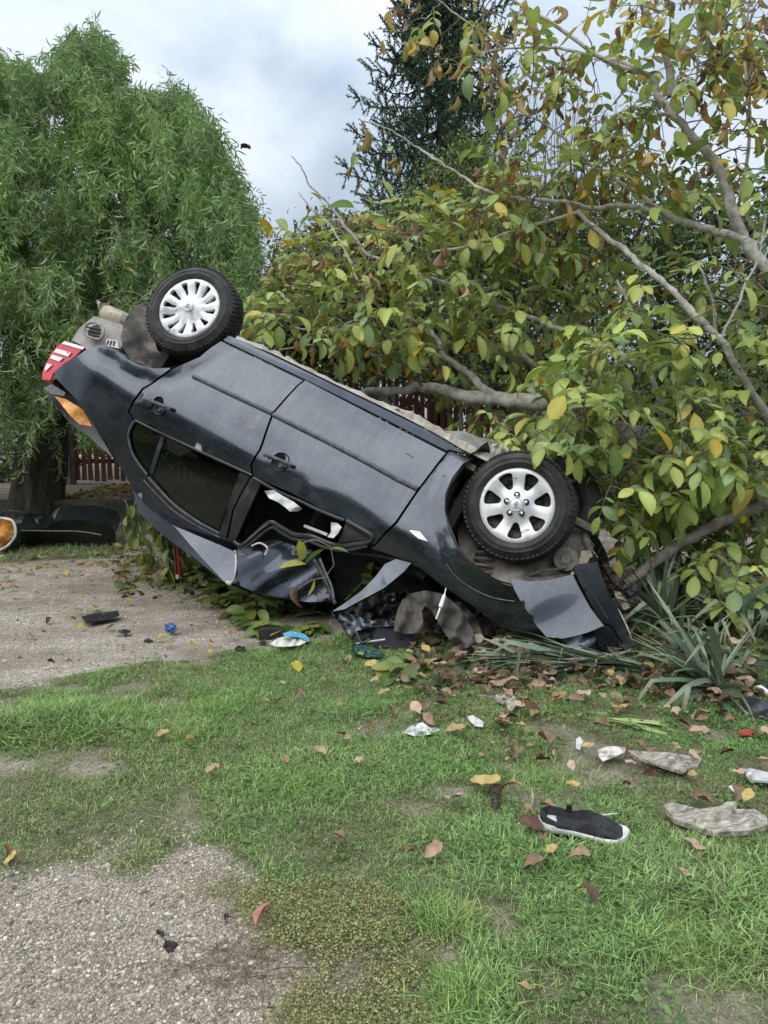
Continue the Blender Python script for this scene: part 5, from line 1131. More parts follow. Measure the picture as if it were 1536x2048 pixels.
    for k, (q, r0, r1) in enumerate(BR):
        P = smooth_poly([at(*a) for a in q], False, 4); n = len(P); P[1:-1] += rs.normal(0, .004, (n - 2, 3)); r = np.linspace(r0, r1, n) * (1 + .05 * rs.normal(0, 1, n))
        mb = MB(); mb.tube(P - o, r, 12 if max(r0, r1) > .02 else 8)
        mb.build('branch' if max(r0, r1) < .08 else 'trunk', M['bark_brown'] if k in (13, 14) else M['bark_grey'], t); nodes.append(P)
    tw = MB()
    P = smooth_poly([at(850, 774, 5.78), at(838, 764, 5.76), at(846, 758, 5.76)], False); tw.tube(P - o, .008, 5)
    nodes = np.vstack(nodes)
    # places of the leaf sprays: region polygons (px), depth range, count, autumn share
    REG = [([(990, 850), (1130, 700), (1250, 600), (1400, 500), (1580, 460), (1580, 1000), (1440, 1120), (1330, 1110), (1240, 1060), (1180, 980), (1120, 905), (1040, 895)], 4.5, 5.5, 400, .03),
           ([(1060, 760), (1250, 640), (1580, 600), (1580, 900), (1300, 1000), (1180, 960), (1080, 860)], 4.2, 4.9, 100, .02),
           ([(1200, 1000), (1580, 900), (1580, 1180), (1430, 1175), (1380, 1110), (1280, 1090)], 4.4, 5.3, 130, .03),
           ([(500, 620), (560, 560), (640, 500), (760, 450), (1000, 420), (1180, 440), (1300, 470), (1240, 620), (1100, 690), (900, 690), (700, 670), (560, 660)], 5.3, 6.5, 340, .15),
           ([(530, 600), (570, 470), (640, 440), (760, 430), (860, 400), (1010, 400), (1010, 480), (860, 560), (700, 600)], 5.8, 6.8, 120, .38),
           ([(495, 600), (620, 600), (760, 640), (900, 680), (1000, 720), (1060, 780), (900, 740), (760, 720), (640, 700), (520, 660)], 5.4, 6.3, 90, .15),
           ([(830, 660), (1200, 640), (1180, 900), (1000, 870), (860, 800)], 5.6, 6.8, 100, .25),
           ([(1080, 380), (1250, 200), (1400, 60), (1560, 0), (1580, 460), (1400, 470), (1200, 420)], 4.9, 5.9, 175, .32),
           ([(1090, 130), (1250, 100), (1330, 180), (1240, 300), (1120, 260)], 5.2, 5.6, 28, .2),
           ([(1180, -40), (1580, -40), (1580, 200), (1380, 190), (1260, 60)], 4.9, 5.7, 85, .35),
           ([(780, -20), (960, -20), (1180, 20), (1250, 120), (1060, 130), (960, 150), (820, 100)], 5.3, 5.8, 50, .6),
           ([(960, 140), (1100, 130), (1180, 330), (1060, 400), (960, 300)], 5.2, 6.0, 36, .55),
           ([(700, 240), (760, 235), (800, 290), (740, 300)], 5.75, 5.85, 5, .95),
           ([(940, 380), (1180, 330), (1250, 420), (1100, 450), (960, 440)], 5.2, 6.2, 90, .35),
           ([(1380, 1110), (1420, 1100), (1440, 1180), (1400, 1200)], 4.3, 4.5, 4, 0), ([(1440, 1120), (1500, 1120), (1500, 1170), (1450, 1170)], 4.2, 4.5, 3, 0)]
    T_, AU = [], []
    for poly, d0, d1, n, au in REG:
        poly = np.array(poly, float); lo, hi = poly.min(0), poly.max(0); c = 0
        while c < n:
            q = rs.uniform(lo, hi, (n * 3, 2)); q = q[inside(q, poly)]
            for a in q:
                if c >= n: break
                T_.append(at(a[0], a[1], rs.uniform(d0, d1))); AU.append(au); c += 1
    T_ = np.array(T_); AU = np.array(AU)
    # keep the boughs that show bare in the photograph clear of leaves in front of them
    tx, ty = to_px(T_); keep = np.ones(len(T_), bool)
    for bi, rad in ((1, 26), (4, 26), (6, 24), (10, 34), (11, 26), (13, 44), (15, 14), (2, 12), (5, 10)):
        q = np.array([a for a in BR[bi][0] if bi != 10 or a[0] < 1105]); dd = seg_dist(np.stack([tx, ty + 14], 1), q[:, :2].astype(float), False); keep &= ~((dd < rad) & (T_[:, 1] < q[:, 2].mean() + .15) & (rs.rand(len(T_)) < .9))
    T_ = T_[keep]; AU = AU[keep]
    dmin = np.array([np.min(((nodes - p) ** 2).sum(1)) for p in T_]); order = np.argsort(dmin); N = list(nodes)
    NA = np.zeros((len(nodes) + 20000, 3)); NA[:len(nodes)] = nodes; nn = len(nodes); sprays = []
    for k in order:
        p = T_[k]; i = np.argmin(((NA[:nn] - p) ** 2).sum(1)); a = NA[i].copy(); L = np.linalg.norm(p - a)
        m_ = max(3, int(L / .07)); mid = (a + p) / 2 + rs.normal(0, .08 * L, 3) + [0, 0, .08 * L]; f = np.linspace(0, 1, m_ + 1)[:, None]; P = (1 - f) ** 2 * a + 2 * f * (1 - f) * mid + f ** 2 * p
        P[1:-1] += rs.normal(0, .006, (m_ - 1, 3)); r0 = min(.004 + .010 * L, .011); tw.tube(P - o, np.linspace(r0, .0028, m_ + 1), 5, False)
        NA[nn:nn + m_] = P[1:]; nn += m_; sprays.append((p, (p - P[-2]) / (np.linalg.norm(p - P[-2]) + 1e-9), AU[k]))
    # compound leaves
    pos, dirs, rolls, size, aut = [], [], [], [], []
    for p, d, au in sprays:
        a1 = rs.rand() < au
        ax = d * .7 + rs.normal(0, .45, 3) + np.array([0, -.15, -.10 if not a1 else -.5]); ax /= np.linalg.norm(ax); L = rs.uniform(.15, .26); npair = rs.choice([2, 3]); droop = rs.uniform(.3, 1.0)
        pts = []; cur = p.copy(); v = ax.copy(); st = L / (npair + .6); R_ = [cur.copy()]
        sidev = np.cross(v, [0, 0, 1]); sidev /= np.linalg.norm(sidev) + 1e-6
        for j in range(npair + 1):
            cur = cur + v * st * (1.2 if j == 0 else .9); v = v + [0, 0, -.18 * droop]; v /= np.linalg.norm(v); R_.append(cur.copy())
            sz = rs.uniform(.070, .130) * (.8 + .2 * j)
            if j < npair:
                for s in (-1, 1):
                    if rs.rand() < (.93 if not a1 else .6): pos.append(cur.copy()); dirs.append(v * .45 + sidev * s * .85 + [0, 0, -.25 * droop] + rs.normal(0, .12, 3)); size.append(sz); rolls.append(rs.normal(0, .35) + s * .3); aut.append(a1)
            else: pos.append(cur.copy()); dirs.append(v + rs.normal(0, .12, 3) + [0, 0, -.2]); size.append(sz * 1.15); rolls.append(rs.normal(0, .3)); aut.append(a1)
        tw.tube(np.array(R_) - o, np.linspace(.0028, .0012, len(R_)), 4, False)
    b_ = tw.build('twigs', M['twig'], t); b_['kind'] = 'stuff'
    pos = np.array(pos); dirs = np.array(dirs); rolls = np.array(rolls); size = np.array(size); aut = np.array(aut); n = len(pos)
    shp = [leaf_shape(5, .235, .25, .35, .3, .1, .9), leaf_shape(5, .25, .12, .7, -.2, -.25, .95), leaf_shape(5, .21, .55, .5, .2, .3, .9), leaf_shape(5, .24, .35, 1.0, .5, .0, .9), leaf_shape(5, .22, .8, .6, .4, -.4, .85), leaf_shape(5, .24, .05, .15, -.35, .15, .95)]
    shd = [leaf_shape(6, .17, 1.6, 1.2, 1.4, .8, .9), leaf_shape(6, .14, 2.0, .8, -1.2, -1.0, .9), leaf_shape(6, .20, 1.0, 1.5, 1.0, .5, .9)]
    px_, py_ = to_px(pos); R = orient(dirs, np.array([0, 0, 1.]) + rs.normal(0, .12, (n, 3)), rolls)
    pal = np.array([(.145, .190, .043), (.192, .238, .056), (.108, .158, .045), (.23, .245, .063), (.14, .195, .085), (.27, .235, .05)])
    w_low = np.array([.26, .25, .22, .10, .15, .02]); w_high = np.array([.22, .18, .14, .22, .10, .14])
    hi = np.clip((640 - py_) / 400, 0, 1) * .8 + np.clip((900 - px_) / 500, 0, 1) * .4; hi = np.clip(hi, 0, 1); col = np.zeros((n, 3))
    for k in range(n): col[k] = pal[rs.choice(6, p=w_low * (1 - hi[k]) + w_high * hi[k])]
    col *= rs.uniform(.8, 1.3, (n, 1)) * 1.85
    dry = aut & (rs.rand(n) < .85) | (rs.rand(n) < .06 * hi); yel = (~dry) & (rs.rand(n) < .02 + .06 * hi)
    nd_ = dry.sum(); dpal = np.array([(.38, .26, .07), (.32, .18, .08), (.44, .30, .10), (.22, .13, .08), (.50, .36, .06)]); col[dry] = dpal[rs.randint(0, 5, nd_)] * rs.uniform(.7, 1.2, (nd_, 1)); col[yel] = np.array([.42, .30, .03]) * rs.uniform(.8, 1.1, (yel.sum(), 1))
    dirs[dry] = dirs[dry] * .5 + np.array([0, 0, -1.]); R[dry] = orient(dirs[dry], np.array([.3, 1, 0.]) + rs.normal(0, .3, (nd_, 3)), rs.uniform(0, 6.28, nd_)); size[dry] *= .85
    for bi, rad in ((1, 15), (4, 15), (6, 13), (10, 20), (11, 15), (13, 26)):
        q = np.array([a for a in BR[bi][0] if bi != 10 or a[0] < 1100]); tipx, tipy = to_px(pos + dirs / np.linalg.norm(dirs, axis=1)[:, None] * size[:, None] * .6); kl = (np.minimum(seg_dist(np.stack([tipx, tipy], 1), q[:, :2].astype(float), False), seg_dist(np.stack([px_, py_], 1), q[:, :2].astype(float), False)) < rad) & (pos[:, 1] < q[:, 2].mean() + .2) & (rs.rand(n) < .8); size[kl] *= .02
    which = np.where(dry, 6 + rs.randint(0, 3, n), rs.randint(0, 6, n)); allsh = shp + shd
    inview = (px_ > 0) & (px_ < 1536) & (py_ > 0) & (py_ < 2048); nearest = np.argsort(np.where(inview, pos[:, 1], 99) / size)[:300]; single = np.zeros(n, bool); single[nearest] = True
    Vs, Fs, Cs = [], [], []; off = 0
    for s, (V0, F0) in enumerate(allsh):
        k = (which == s) & ~single
        if not k.any(): continue
        V, F = scatter_mesh(V0, F0, pos[k] - o, R[k], size[k]); Vs.append(V); Fs.append(F + off); off += len(V)
        tip = np.tile(np.repeat(np.linspace(0, 1, len(V0) // 3), 3), k.sum())[:, None]; edge = np.tile(np.tile([1., 0, 1.], len(V0) // 3), k.sum())[:, None]
        c = np.repeat(col[k], len(V0), 0); br = (np.repeat(rs.rand(k.sum()), len(V0)) < (.25 + .3 * np.repeat(hi[k], len(V0))))[:, None] * edge * tip
        c = c * (1 - .55 * br) + np.array([.22, .14, .05]) * .55 * br; c = c * (1 + .18 * (1 - edge)); Cs.append(c)
    cr = link('foliage', mesh_np('foliage', np.vstack(Vs), [np.vstack(Fs)], M['walnut_leaf'], True, np.vstack(Cs)), t); cr['kind'] = 'stuff'
    # the largest 300 as single leaves, sharing a few meshes
    bank = {}
    for k in nearest:
        s = which[k]; ck = int(rs.randint(0, 4)); key = (s, ck)
        if key not in bank:
            V0, F0 = allsh[s]; c = np.tile(col[k], (len(V0), 1)); edge = np.tile([1., 0, 1.], len(V0) // 3)[:, None]; c = c * (1 + .2 * (1 - edge)); bank[key] = mesh_np('leaf', V0, [F0], M['walnut_leaf'], True, c)
        ob = link('leaf', bank[key], t); m4 = Matrix.Identity(4)
        for i in range(3):
            for j in range(3): m4[i][j] = R[k][i, j] * size[k]
            m4[i][3] = (pos[k] - o)[i]
        ob.matrix_local = m4
    print('walnut leaves', n)
walnut()
# ================================================================== terrace, kerb, fence, walls
M['concrete'] = simple('weathered_concrete', (.10, .10, .085), (.24, .235, .21), .92, 5, bstr=.5, bscale=70, stops=[(.3, (.06, .065, .05)), (.5, (.16, .155, .135)), (.7, (.28, .27, .24))])
M['kerbmat'] = simple('mossy_kerb_concrete', (.045, .05, .035), (.12, .115, .09), .95, 6, bstr=.5, bscale=60)
M['picket'] = simple('red_brown_painted_wood', (.13, .055, .035), (.24, .105, .07), .75, 9, bstr=.3, bscale=40, stretch=(3, 3, .5))
M['whitewall'] = simple('white_render', (.55, .55, .53), (.72, .72, .70), .9, 3, bstr=.1)
kb = MB(); kb.box((4, 8.98, .125), (28, .16, .29)); tag(kb.build('kerb', M['kerbmat'], None, False), kind='structure')
xs_ = np.arange(-12, 16, .25); ys_ = np.concatenate([np.arange(9.05, 13, .25), np.arange(13, 60, 3)]); X, Y = np.meshgrid(xs_, ys_); n1, n2 = len(xs_), len(ys_); i = (np.arange(n2 - 1)[:, None] * n1 + np.arange(n1 - 1)).ravel()
Zt = .245 + .02 * fbm(X.ravel(), Y.ravel(), 1.0, 7)
tag(link('terrace', mesh_np('terrace', np.stack([X.ravel(), Y.ravel(), Zt], 1), [np.stack([i, i + 1, i + n1 + 1, i + n1], 1)], M['ground'], True, np.zeros((n1 * n2, 3)))), kind='structure')
def fence(x0, x1, y, label, nmax=200):
    t = empty('picket_fence', (x0, y, .25), label, 'fence'); first = None; rs = np.random.RandomState(int(x0 * 10) + 99)
    k = 0; x = x0 + .05
    bx = MB(); bx.box((0, 0, .88), (.068, .02, 1.66)); bx.V[-1][4:, 2] += 0
    while x < x1 - .04:
        if first is None: ob = first = bx.build('picket', M['picket'], t, False)
        else: ob = first.copy(); COL.objects.link(ob); ob.parent = t
        ob.location = (x - x0, rs.normal(0, .003), rs.normal(0, .012)); ob.rotation_euler = (0, rs.normal(0, .008), 0); x += .098
    for z in (.35, 1.4):
        r = MB(); r.box(((x1 - x0) / 2, .03, z), (x1 - x0, .035, .07)); r.build('rail', M['picket'], t, False)
    return t
FX = [at(p, 900, 11.2)[0] for p in (128, 430, 742, 1032, 1320, 1620)]
fence(FX[0] + .14, FX[1] - .14, 11.2, 'red brown picket fence panel between the willow trunk and the raised car tail')
fence(FX[1] + .14, FX[2] - .14, 11.2, 'brown picket fence panel hidden behind the lifted middle of the car')
fence(FX[2] + .14, FX[3] - .14, 11.2, 'dark brown picket fence panel between the two concrete posts behind the walnut branches')
fence(FX[3] + .14, FX[4] - .14, 11.2, 'brown picket fence panel right of the right-hand concrete post, behind leaves')
PL = ['grey concrete gate post beside the willow trunk', 'grey concrete fence post hidden behind the car tail', 'grey concrete fence post above the car sill, behind the lichen-covered bough', 'grey concrete fence post behind the fork of the lichen-covered bough', 'grey concrete fence post behind the dense walnut leaves']
for k, x in enumerate(FX[:5]):
    p = MB(); p.box((0, 0, .95), (.24, .24, 1.9)); p.box((0, 0, 1.93), (.30, .30, .06)); o_ = p.build('fence_post', M['concrete'], None, False); o_.location = (x, 11.2, .25); tag(o_, PL[k], 'post')
wl_ = MB(); wl_.box((0, 0, .45), (5.5, .25, .95)); o_ = wl_.build('garden_wall', M['whitewall'], None, False); o_.location = (at(-160, 900, 16)[0], 16, .22); tag(o_, 'low white rendered wall seen left of the willow trunk', 'wall')
# leaf litter on the terrace
def litter(name, C, size, cols, seed, flat=.5, mat='walnut_leaf'):
    rs = np.random.RandomState(seed); n = len(C); d = rs.normal(0, 1, (n, 3)) * [1, 1, flat * .4]; R = orient(d, np.array([0, 0, 1.]) + rs.normal(0, flat * .6, (n, 3)), rs.normal(0, flat, n)); V0, F0 = leaf_shape(3, .26, .4, .5, .4, .2, .9)
    V, F = scatter_mesh(V0, F0, C, R, size * rs.uniform(.6, 1.3, n)); cc = np.array(cols)[rs.randint(0, len(cols), n)] * rs.uniform(.7, 1.2, (n, 1))
    return tag(link(name, mesh_np(name, V, [F], M[mat], True, np.repeat(cc, len(V0), 0))), kind='stuff')
BRN = [(.44, .29, .20), (.35, .225, .155), (.54, .38, .28), (.24, .15, .10)]; YLW = [(.48, .40, .06), (.42, .36, .10), (.50, .34, .05)]; TANC = [(.42, .30, .15), (.34, .22, .11), (.50, .38, .14), (.25, .15, .08)]
rs = np.random.RandomState(61); n = 1300; x = rs.uniform(at(120, 0, 10)[0], at(700, 0, 10)[0], n); y = 9.1 + rs.beta(1.2, 1.6, n) * 2.0
litter('fallen_leaves', np.stack([x, y, np.full(n, .275)], 1), .10, TANC + YLW[:1], 62)
# rough ground cover and litter beneath the boughs and round the wreck
x, y = pick_ground(2600, 800, 1700, 1150, 1400, rs); litter('fallen_leaves', np.stack([x, y, .02 + rs.uniform(0, .05, len(x))], 1), .075, [tuple(np.array(c) * .8) for c in BRN] + [(.06, .09, .03), (.10, .12, .04), (.045, .06, .025)], 63, .9)
x, y = pick_ground(700, 230, 620, 1095, 1190, rs); litter('fallen_leaves', np.stack([x, y, .012 + rs.uniform(0, .05, len(x))], 1), .085, [(.20, .24, .06), (.13, .18, .05), (.28, .28, .08), (.34, .26, .10), (.09, .13, .04)], 64, .8)
x, y = pick_ground(60, 0, 420, 1108, 1150, rs); litter('fallen_leaves', np.stack([x, y, .012 + rs.uniform(0, .02, len(x))], 1), .09, TANC + YLW, 65, .6)
x, y = pick_ground(420, 820, 1600, 1350, 1540, rs); k = rs.rand(len(x)) < .5 + .5 * (x > 0); litter('leaf_crumbs', np.stack([x[k], y[k], .018 + rs.uniform(0, .02, k.sum())], 1), .028, BRN + TANC, 66, .8)

# ================================================================== yuccas
M['yucca'] = leafmat('yucca_blade', .42, .12, .5)
def blade_mesh(L, w, arch, kink, col, tipc, twist=0):
    n = 9; t = np.linspace(0, 1, n + 1); a = .25 + arch * t + kink * (t > .6); y = np.concatenate([[0], np.cumsum(np.cos(a[:-1] - .25))]) * L / n; z = np.concatenate([[0], np.cumsum(-np.sin(a[:-1] - .25))]) * L / n
    ww = w * np.interp(t, [0, .1, .35, .75, 1], [.8, .75, 1, .75, .03]); V, C = [], []
    for k in range(n + 1):
        for s in (-1, 0, 1):
            tw = twist * t[k]; u = s * ww[k] / 2; f = abs(s) * ww[k] * .22; V.append([u * math.cos(tw) - f * math.sin(tw), y[k], z[k] + f * math.cos(tw) + u * math.sin(tw)]); C.append(np.array(col) * (1 - t[k] ** 6) + np.array(tipc) * t[k] ** 6)
    F = []
    for k in range(n): q = 3 * k; F += [[q, q + 1, q + 4, q + 3], [q + 1, q + 2, q + 5, q + 4]]
    return mesh_np('blade', np.array(V), [np.array(F)], M['yucca'], True, np.array(C))
YC = [(.15, .21, .135), (.19, .25, .17), (.11, .17, .10), (.23, .28, .20), (.08, .13, .075)]
BM = [blade_mesh(1, .038 + .014 * (k % 3), [.5, 1.4, 2.3, .15, .9][k % 5], [0, .6, 1.5, 0, 1.0, 0][k % 6], YC[k % 5], (.25, .2, .1), [.0, .3, -.4][k % 3]) for k in range(12)]
PALE = [blade_mesh(1, .05, [.2, .5, .05][k % 3], 0, (.30, .38, .13), (.12, .2, .09)) for k in range(4)]
def yucca(label, base, n, L, az, daz, el, dele, seed, meshes=BM, name='yucca_plant', group=None):
    rs = np.random.RandomState(seed); t = empty(name, base, label, 'plant', group)
    for k in range(n):
        a = az + rs.normal(0, 1) * daz if daz < 3 else rs.uniform(0, 6.28); e = np.clip(el + rs.normal(0, dele), .02, 1.5); d = np.array([math.cos(a) * math.cos(e), math.sin(a) * math.cos(e), math.sin(e)])
        R = orient(d[None], np.array([[0, 0, 1.]]) + rs.normal(0, .15, (1, 3)), np.array([rs.normal(0, .35)]))[0]; s = L * rs.uniform(.55, 1.15); ob = link('blade', meshes[rs.randint(len(meshes))], t); m4 = Matrix.Identity(4)
        p = rs.normal(0, .02, 3) * [1, 1, .4] + [0, 0, .02]
        for i in range(3):
            for j in range(3): m4[i][j] = R[i, j] * s
            m4[i][3] = p[i]
        ob.matrix_local = m4
    return t
def G(px, py, z=0.01): g = gr(px, py, z); return (g[0], g[1], z)
yucca('large grey green yucca with arching folded blades, just right of the crushed car nose', G(1432, 1385), 75, .58, 2.7, 1.0, .55, .4, 71)
yucca('yucca blades pressed flat along the front edge of the wreck, fanning toward the round disc', G(1080, 1335), 80, .50, 3.05, .35, .16, .12, 79)
yucca('flattened yucca with blades pressed left beneath the crushed car nose', G(1290, 1352), 120, .62, 2.98, .22, .14, .12, 72)
yucca('second flattened yucca fanning out left under the front wing', G(1180, 1340), 110, .58, 3.0, .30, .18, .13, 73)
yucca('dark yucca behind the crushed nose, under the bare broken bough', G(1330, 1255), 60, .62, 1.6, 3.1, .7, .35, 74)
yucca('dark yucca at the right edge, beneath the hanging walnut leaves', G(1490, 1265), 60, .60, 1.6, 3.1, .7, .35, 75)
yucca('small yucca clump between the bumper corner and the large yucca', G(1370, 1320), 36, .45, 1.6, 3.1, .6, .35, 76)
yucca('yucca deep in the shade under the boughs, far right', G(1420, 1190), 50, .65, 1.6, 3.1, .7, .3, 78)
yucca('torn pale green yucca shoot lying on the grass with its cut end pointing right', G(1335, 1466), 20, .34, 2.72, .13, .09, .06, 77, PALE, 'yucca_shoot')

# ================================================================== leafy branches broken off around the wreck
GL = [leaf_shape(6, .24, .3, .3, .2, .1, .9), leaf_shape(6, .23, .15, .8, -.2, -.2, .95), leaf_shape(6, .25, .4, .5, .4, .2, .9)]
GC = [(.13, .20, .045), (.17, .235, .06), (.10, .16, .045), (.24, .26, .06)]
LB = [mesh_np('leaf', v, [f], M['walnut_leaf'], True, np.tile(c, (len(v), 1)) * (1 + .22 * (1 - np.tile([1., 0, 1.], len(v) // 3)[:, None]))) for v, f in GL for c in GC]
YB = [mesh_np('leaf', v, [f], M['walnut_leaf'], True, np.tile((.40, .37, .07), (len(v), 1)) * np.random.RandomState(2).uniform(.7, 1.2, (len(v), 1))) for v, f in GL]
DB = [mesh_np('leaf', *[(v), [f]], M['walnut_leaf'], True, np.tile((.24, .13, .09), (len(v), 1))) for v, f in (leaf_shape(6, .17, 1.4, 1.2, 1.2, .8, .9), leaf_shape(6, .2, 1.0, .6, -.9, -.5, .9))]
def put_leaf(t, o, p, d, s, me, rs, roll=.4):
    R = orient(np.array(d, float)[None], np.array([[0, 0, 1.]]) + rs.normal(0, .2, (1, 3)), np.array([rs.normal(0, roll)]))[0]; ob = link('leaf', me, t); m4 = Matrix.Identity(4)
    for i in range(3):
        for j in range(3): m4[i][j] = R[i, j] * s
        m4[i][3] = (p - o)[i]
    ob.matrix_local = m4
def leafy_branch(label, path, r, seed, per=3, size=.13, droop=.5, meshes=LB, spread=1, group=None):
    rs = np.random.RandomState(seed); P = smooth_poly([at(*q) if len(q) == 3 else np.array(G(q[0], q[1], .03)) for q in path], False, 4); o = P[0].copy(); t = empty('leafy_branch', o, label, 'branch', group)
    mb = MB(); mb.tube(P - o, np.linspace(r, r * .35, len(P)), 6); mb.build('stem', M['twig'], t)
    for k in range(1, len(P)):
        v = P[k] - P[k - 1]; v /= np.linalg.norm(v); sd = np.cross(v, [0, 0, 1]) + 1e-3; sd /= np.linalg.norm(sd)
        for j in range(per):
            d = v * .5 + sd * rs.choice([-1, 1]) * spread * rs.uniform(.3, 1) + rs.normal(0, .35, 3) + [0, 0, -droop]; p = P[k] + rs.normal(0, .02, 3); p[2] = max(p[2], .015)
            if p[2] < .12: d[2] = abs(d[2]) * .35
            put_leaf(t, o, p, d, size * rs.uniform(.7, 1.25), meshes[rs.randint(len(meshes))], rs)
    return t
for k, (q, per, sz, dr) in enumerate([([(275, 985, 5.9), (300, 1030, 5.8), (330, 1080, 5.7), (345, 1135, 5.6)], 4, .15, .9), ([(300, 1010, 6.0), (330, 1060, 5.9), (380, 1110, 5.8), (420, 1150, 5.7)], 4, .15, .8), ([(250, 1000, 6.2), (275, 1060, 6.1), (290, 1110, 6.0)], 3, .13, .7)]):
    leafy_branch(['green walnut branch hanging below the car roof at the left end', 'green walnut branch hanging below the car roof, near its lowest corner', 'thin leafy walnut branch behind the debris left of the car roof'][k], q, .008, 81 + k, per, sz, dr)
leafy_branch('flat leafy walnut branch on the gravel under the car roof', [(330, 1150), (390, 1160), (440, 1175)], .006, 85, 5, .13, .2)
leafy_branch('leafy walnut branch lying on the gravel edge left of the folded bonnet', [(660, 1250), (590, 1262), (530, 1255), (500, 1240)], .006, 86, 6, .12, .1)
leafy_branch('green leafy twig tucked below the torn roof front', [(640, 1225), (580, 1215), (520, 1225), (490, 1230)], .006, 87, 5, .14, .3)
leafy_branch('leafy twig behind the folded bonnet, seen through the crushed door gap', [(690, 1200, 4.6), (720, 1170, 4.65), (745, 1140, 4.7)], .006, 88, 4, .13, .4)
leafy_branch('leafy twig lying at the end of the gravel under the car', [(420, 1185), (455, 1195), (480, 1185)], .005, 89, 3, .13, .1)
leafy_branch('green leaves lying on the grass in front of the black round disc', [(850, 1330), (815, 1335), (790, 1345)], .005, 90, 3, .12, .1)
leafy_branch('low green branch trapped under the roof corner', [(560, 1205), (500, 1200), (440, 1205)], .006, 91, 4, .12, .1)
# twig with single yellowing leaves hanging in front of the torn roof
rs = np.random.RandomState(95); A_ = at(662, 1095, 4.02); t = empty('leafy_twig', A_, 'thin twig with three big yellowing leaves hanging in front of the torn roof', 'twig'); mb = MB(); P1 = smooth_poly([at(662, 1095, 4.02), at(630, 1080, 4.0), at(600, 1090, 3.98), at(585, 1110, 3.96)], False); P2 = smooth_poly([at(650, 1155, 3.98), at(625, 1160, 3.96), at(605, 1172, 3.95), at(595, 1180, 3.95)], False)
mb.tube(P1 - A_, .004, 5); mb.tube(P2 - A_, .003, 5); mb.tube(np.array([at(662, 1095, 4.02), at(668, 1130, 4.0), at(650, 1155, 3.98)]) - A_, .003, 5); mb.build('stem', M['twig'], t)
for (p0, p1, me, s) in ((at(612, 1128, 3.95), at(560, 1130, 3.95), YB[0], .15), (at(628, 1158, 3.95), at(627, 1192, 3.95), YB[1], .10), (at(598, 1172, 3.95), at(578, 1215, 3.94), DB[0], .13), (at(598, 1080, 3.97), at(605, 1118, 3.95), YB[2], .12), (at(648, 1098, 3.98), at(615, 1120, 3.97), LB[0], .14), (at(662, 1096, 4.0), at(690, 1100, 4.0), LB[1], .1)):
    put_leaf(t, A_, p0, p1 - p0, s, me, rs, .2)

# ================================================================== things strewn about
def wsheet(name, pts, mat, step, label=None, cat=None, th=.004, crump=0, seed=0, fr=20, smooth=True, parent=None, z=0.0, group=None, ztop=None):
    """flat-lying crumpled piece: px outline with height above ground per corner"""
    pts = np.array(pts, float); P, T = tri2d(pts[:, :2], step); h = depth_fit(P, pts); rs = np.random.RandomState(seed)
    if crump:
        ph = rs.uniform(0, 6.28, (6, 1)); k = rs.normal(0, 1, (6, 2)) * fr / 100.; h = np.maximum(.004, h + crump * sum(np.abs(((P @ k[i] + ph[i]) / math.pi) % 2 - 1) - .5 for i in range(6)) / 2.2)
    V = np.array([gr(a, b, c + .02) for (a, b), c in zip(P, h)])
    a = V[T[:, 1]] - V[T[:, 0]]; b = V[T[:, 2]] - V[T[:, 0]]
    if np.cross(a, b).sum(0)[2] < 0: T = T[:, ::-1]
    c = V.mean(0) * [1, 1, 0]; V = V - (c if parent is None else np.zeros(3)); ob = thicken(name, V, T, (0, 0, 1), th, mat, parent, smooth=smooth)
    if parent is None: ob.location = c; tag(ob, label, cat, group)
    return ob
def vsheet(name, pts, mat, step, parent=None, th=.01, crump=0, seed=0, fr=20, smooth=True): return sheet(name, pts, at, mat, parent, step, th, crump, seed, fr, smooth)
def adopt(t, *obs):
    for ob in obs: ob.parent = t; ob.location = Vector(ob.location) - t.location
M['white_plastic'] = simple('white_plastic_scrap', (.36, .36, .35), (.66, .67, .66), .4, 20, bstr=.2)
M['blue_cloth'] = simple('blue_crumpled_film', (.04, .09, .25), (.10, .19, .42), .5, 40, bstr=.6, bscale=60)
M['lightblue'] = simple('light_blue_plastic', (.10, .34, .55), (.2, .5, .7), .4, 20)
M['paper'] = simple('off_white_cloth', (.50, .48, .42), (.68, .66, .60), .8, 20, bstr=.4)
M['barkbit'] = simple('broken_bark', (.14, .12, .10), (.50, .46, .38), .9, 26, bstr=1, bscale=60, bdist=.01, stretch=(1, 3, 1))
M['stick'] = simple('weathered_stick', (.13, .10, .075), (.36, .31, .25), .9, 24, bstr=.6, bscale=70)
M['disc'] = simple('black_felt', (.012, .011, .015), (.022, .02, .026), .85, 20, bstr=.1)
M['greenglass'] = simple('green_broken_glass', (.01, .05, .045), (.04, .12, .10), .15, 30, coat=.5)
# bumper on the ground at left
bt = empty('torn_off_bumper', tuple(G(110, 1105, 0)), 'black rear bumper torn off and lying on the grass beneath the willow', 'bumper'); D = 7.1
b1 = vsheet('bumper_skin', [(36, 1058, 7.15), (90, 1057, 7.2), (106, 1045, 7.3), (120, 1041, 7.35), (175, 1041, 7.35), (206, 1046, 7.3), (226, 1054, 7.25), (231, 1070, 7.1), (229, 1086, 7.0), (213, 1101, 6.95), (153, 1107, 6.85), (38, 1105, 6.85), (30, 1080, 6.9)], M['paint'], 7, None, .25, .03, 2, 6)
tb = MB(); tb.tube(smooth_poly([at(36, 1061, 7.0), at(100, 1062, 7.0), at(160, 1063, 6.98), at(203, 1070, 6.95)], False), .014, 8, squash=.5); b2 = tb.build('bumper_step', M['grey_trim'])
tb = MB(); tb.ball(at(70, 1045, 7.45), (.24, .12, .07), 16, 8); b3 = tb.build('bumper_absorber', M['black_trim'])
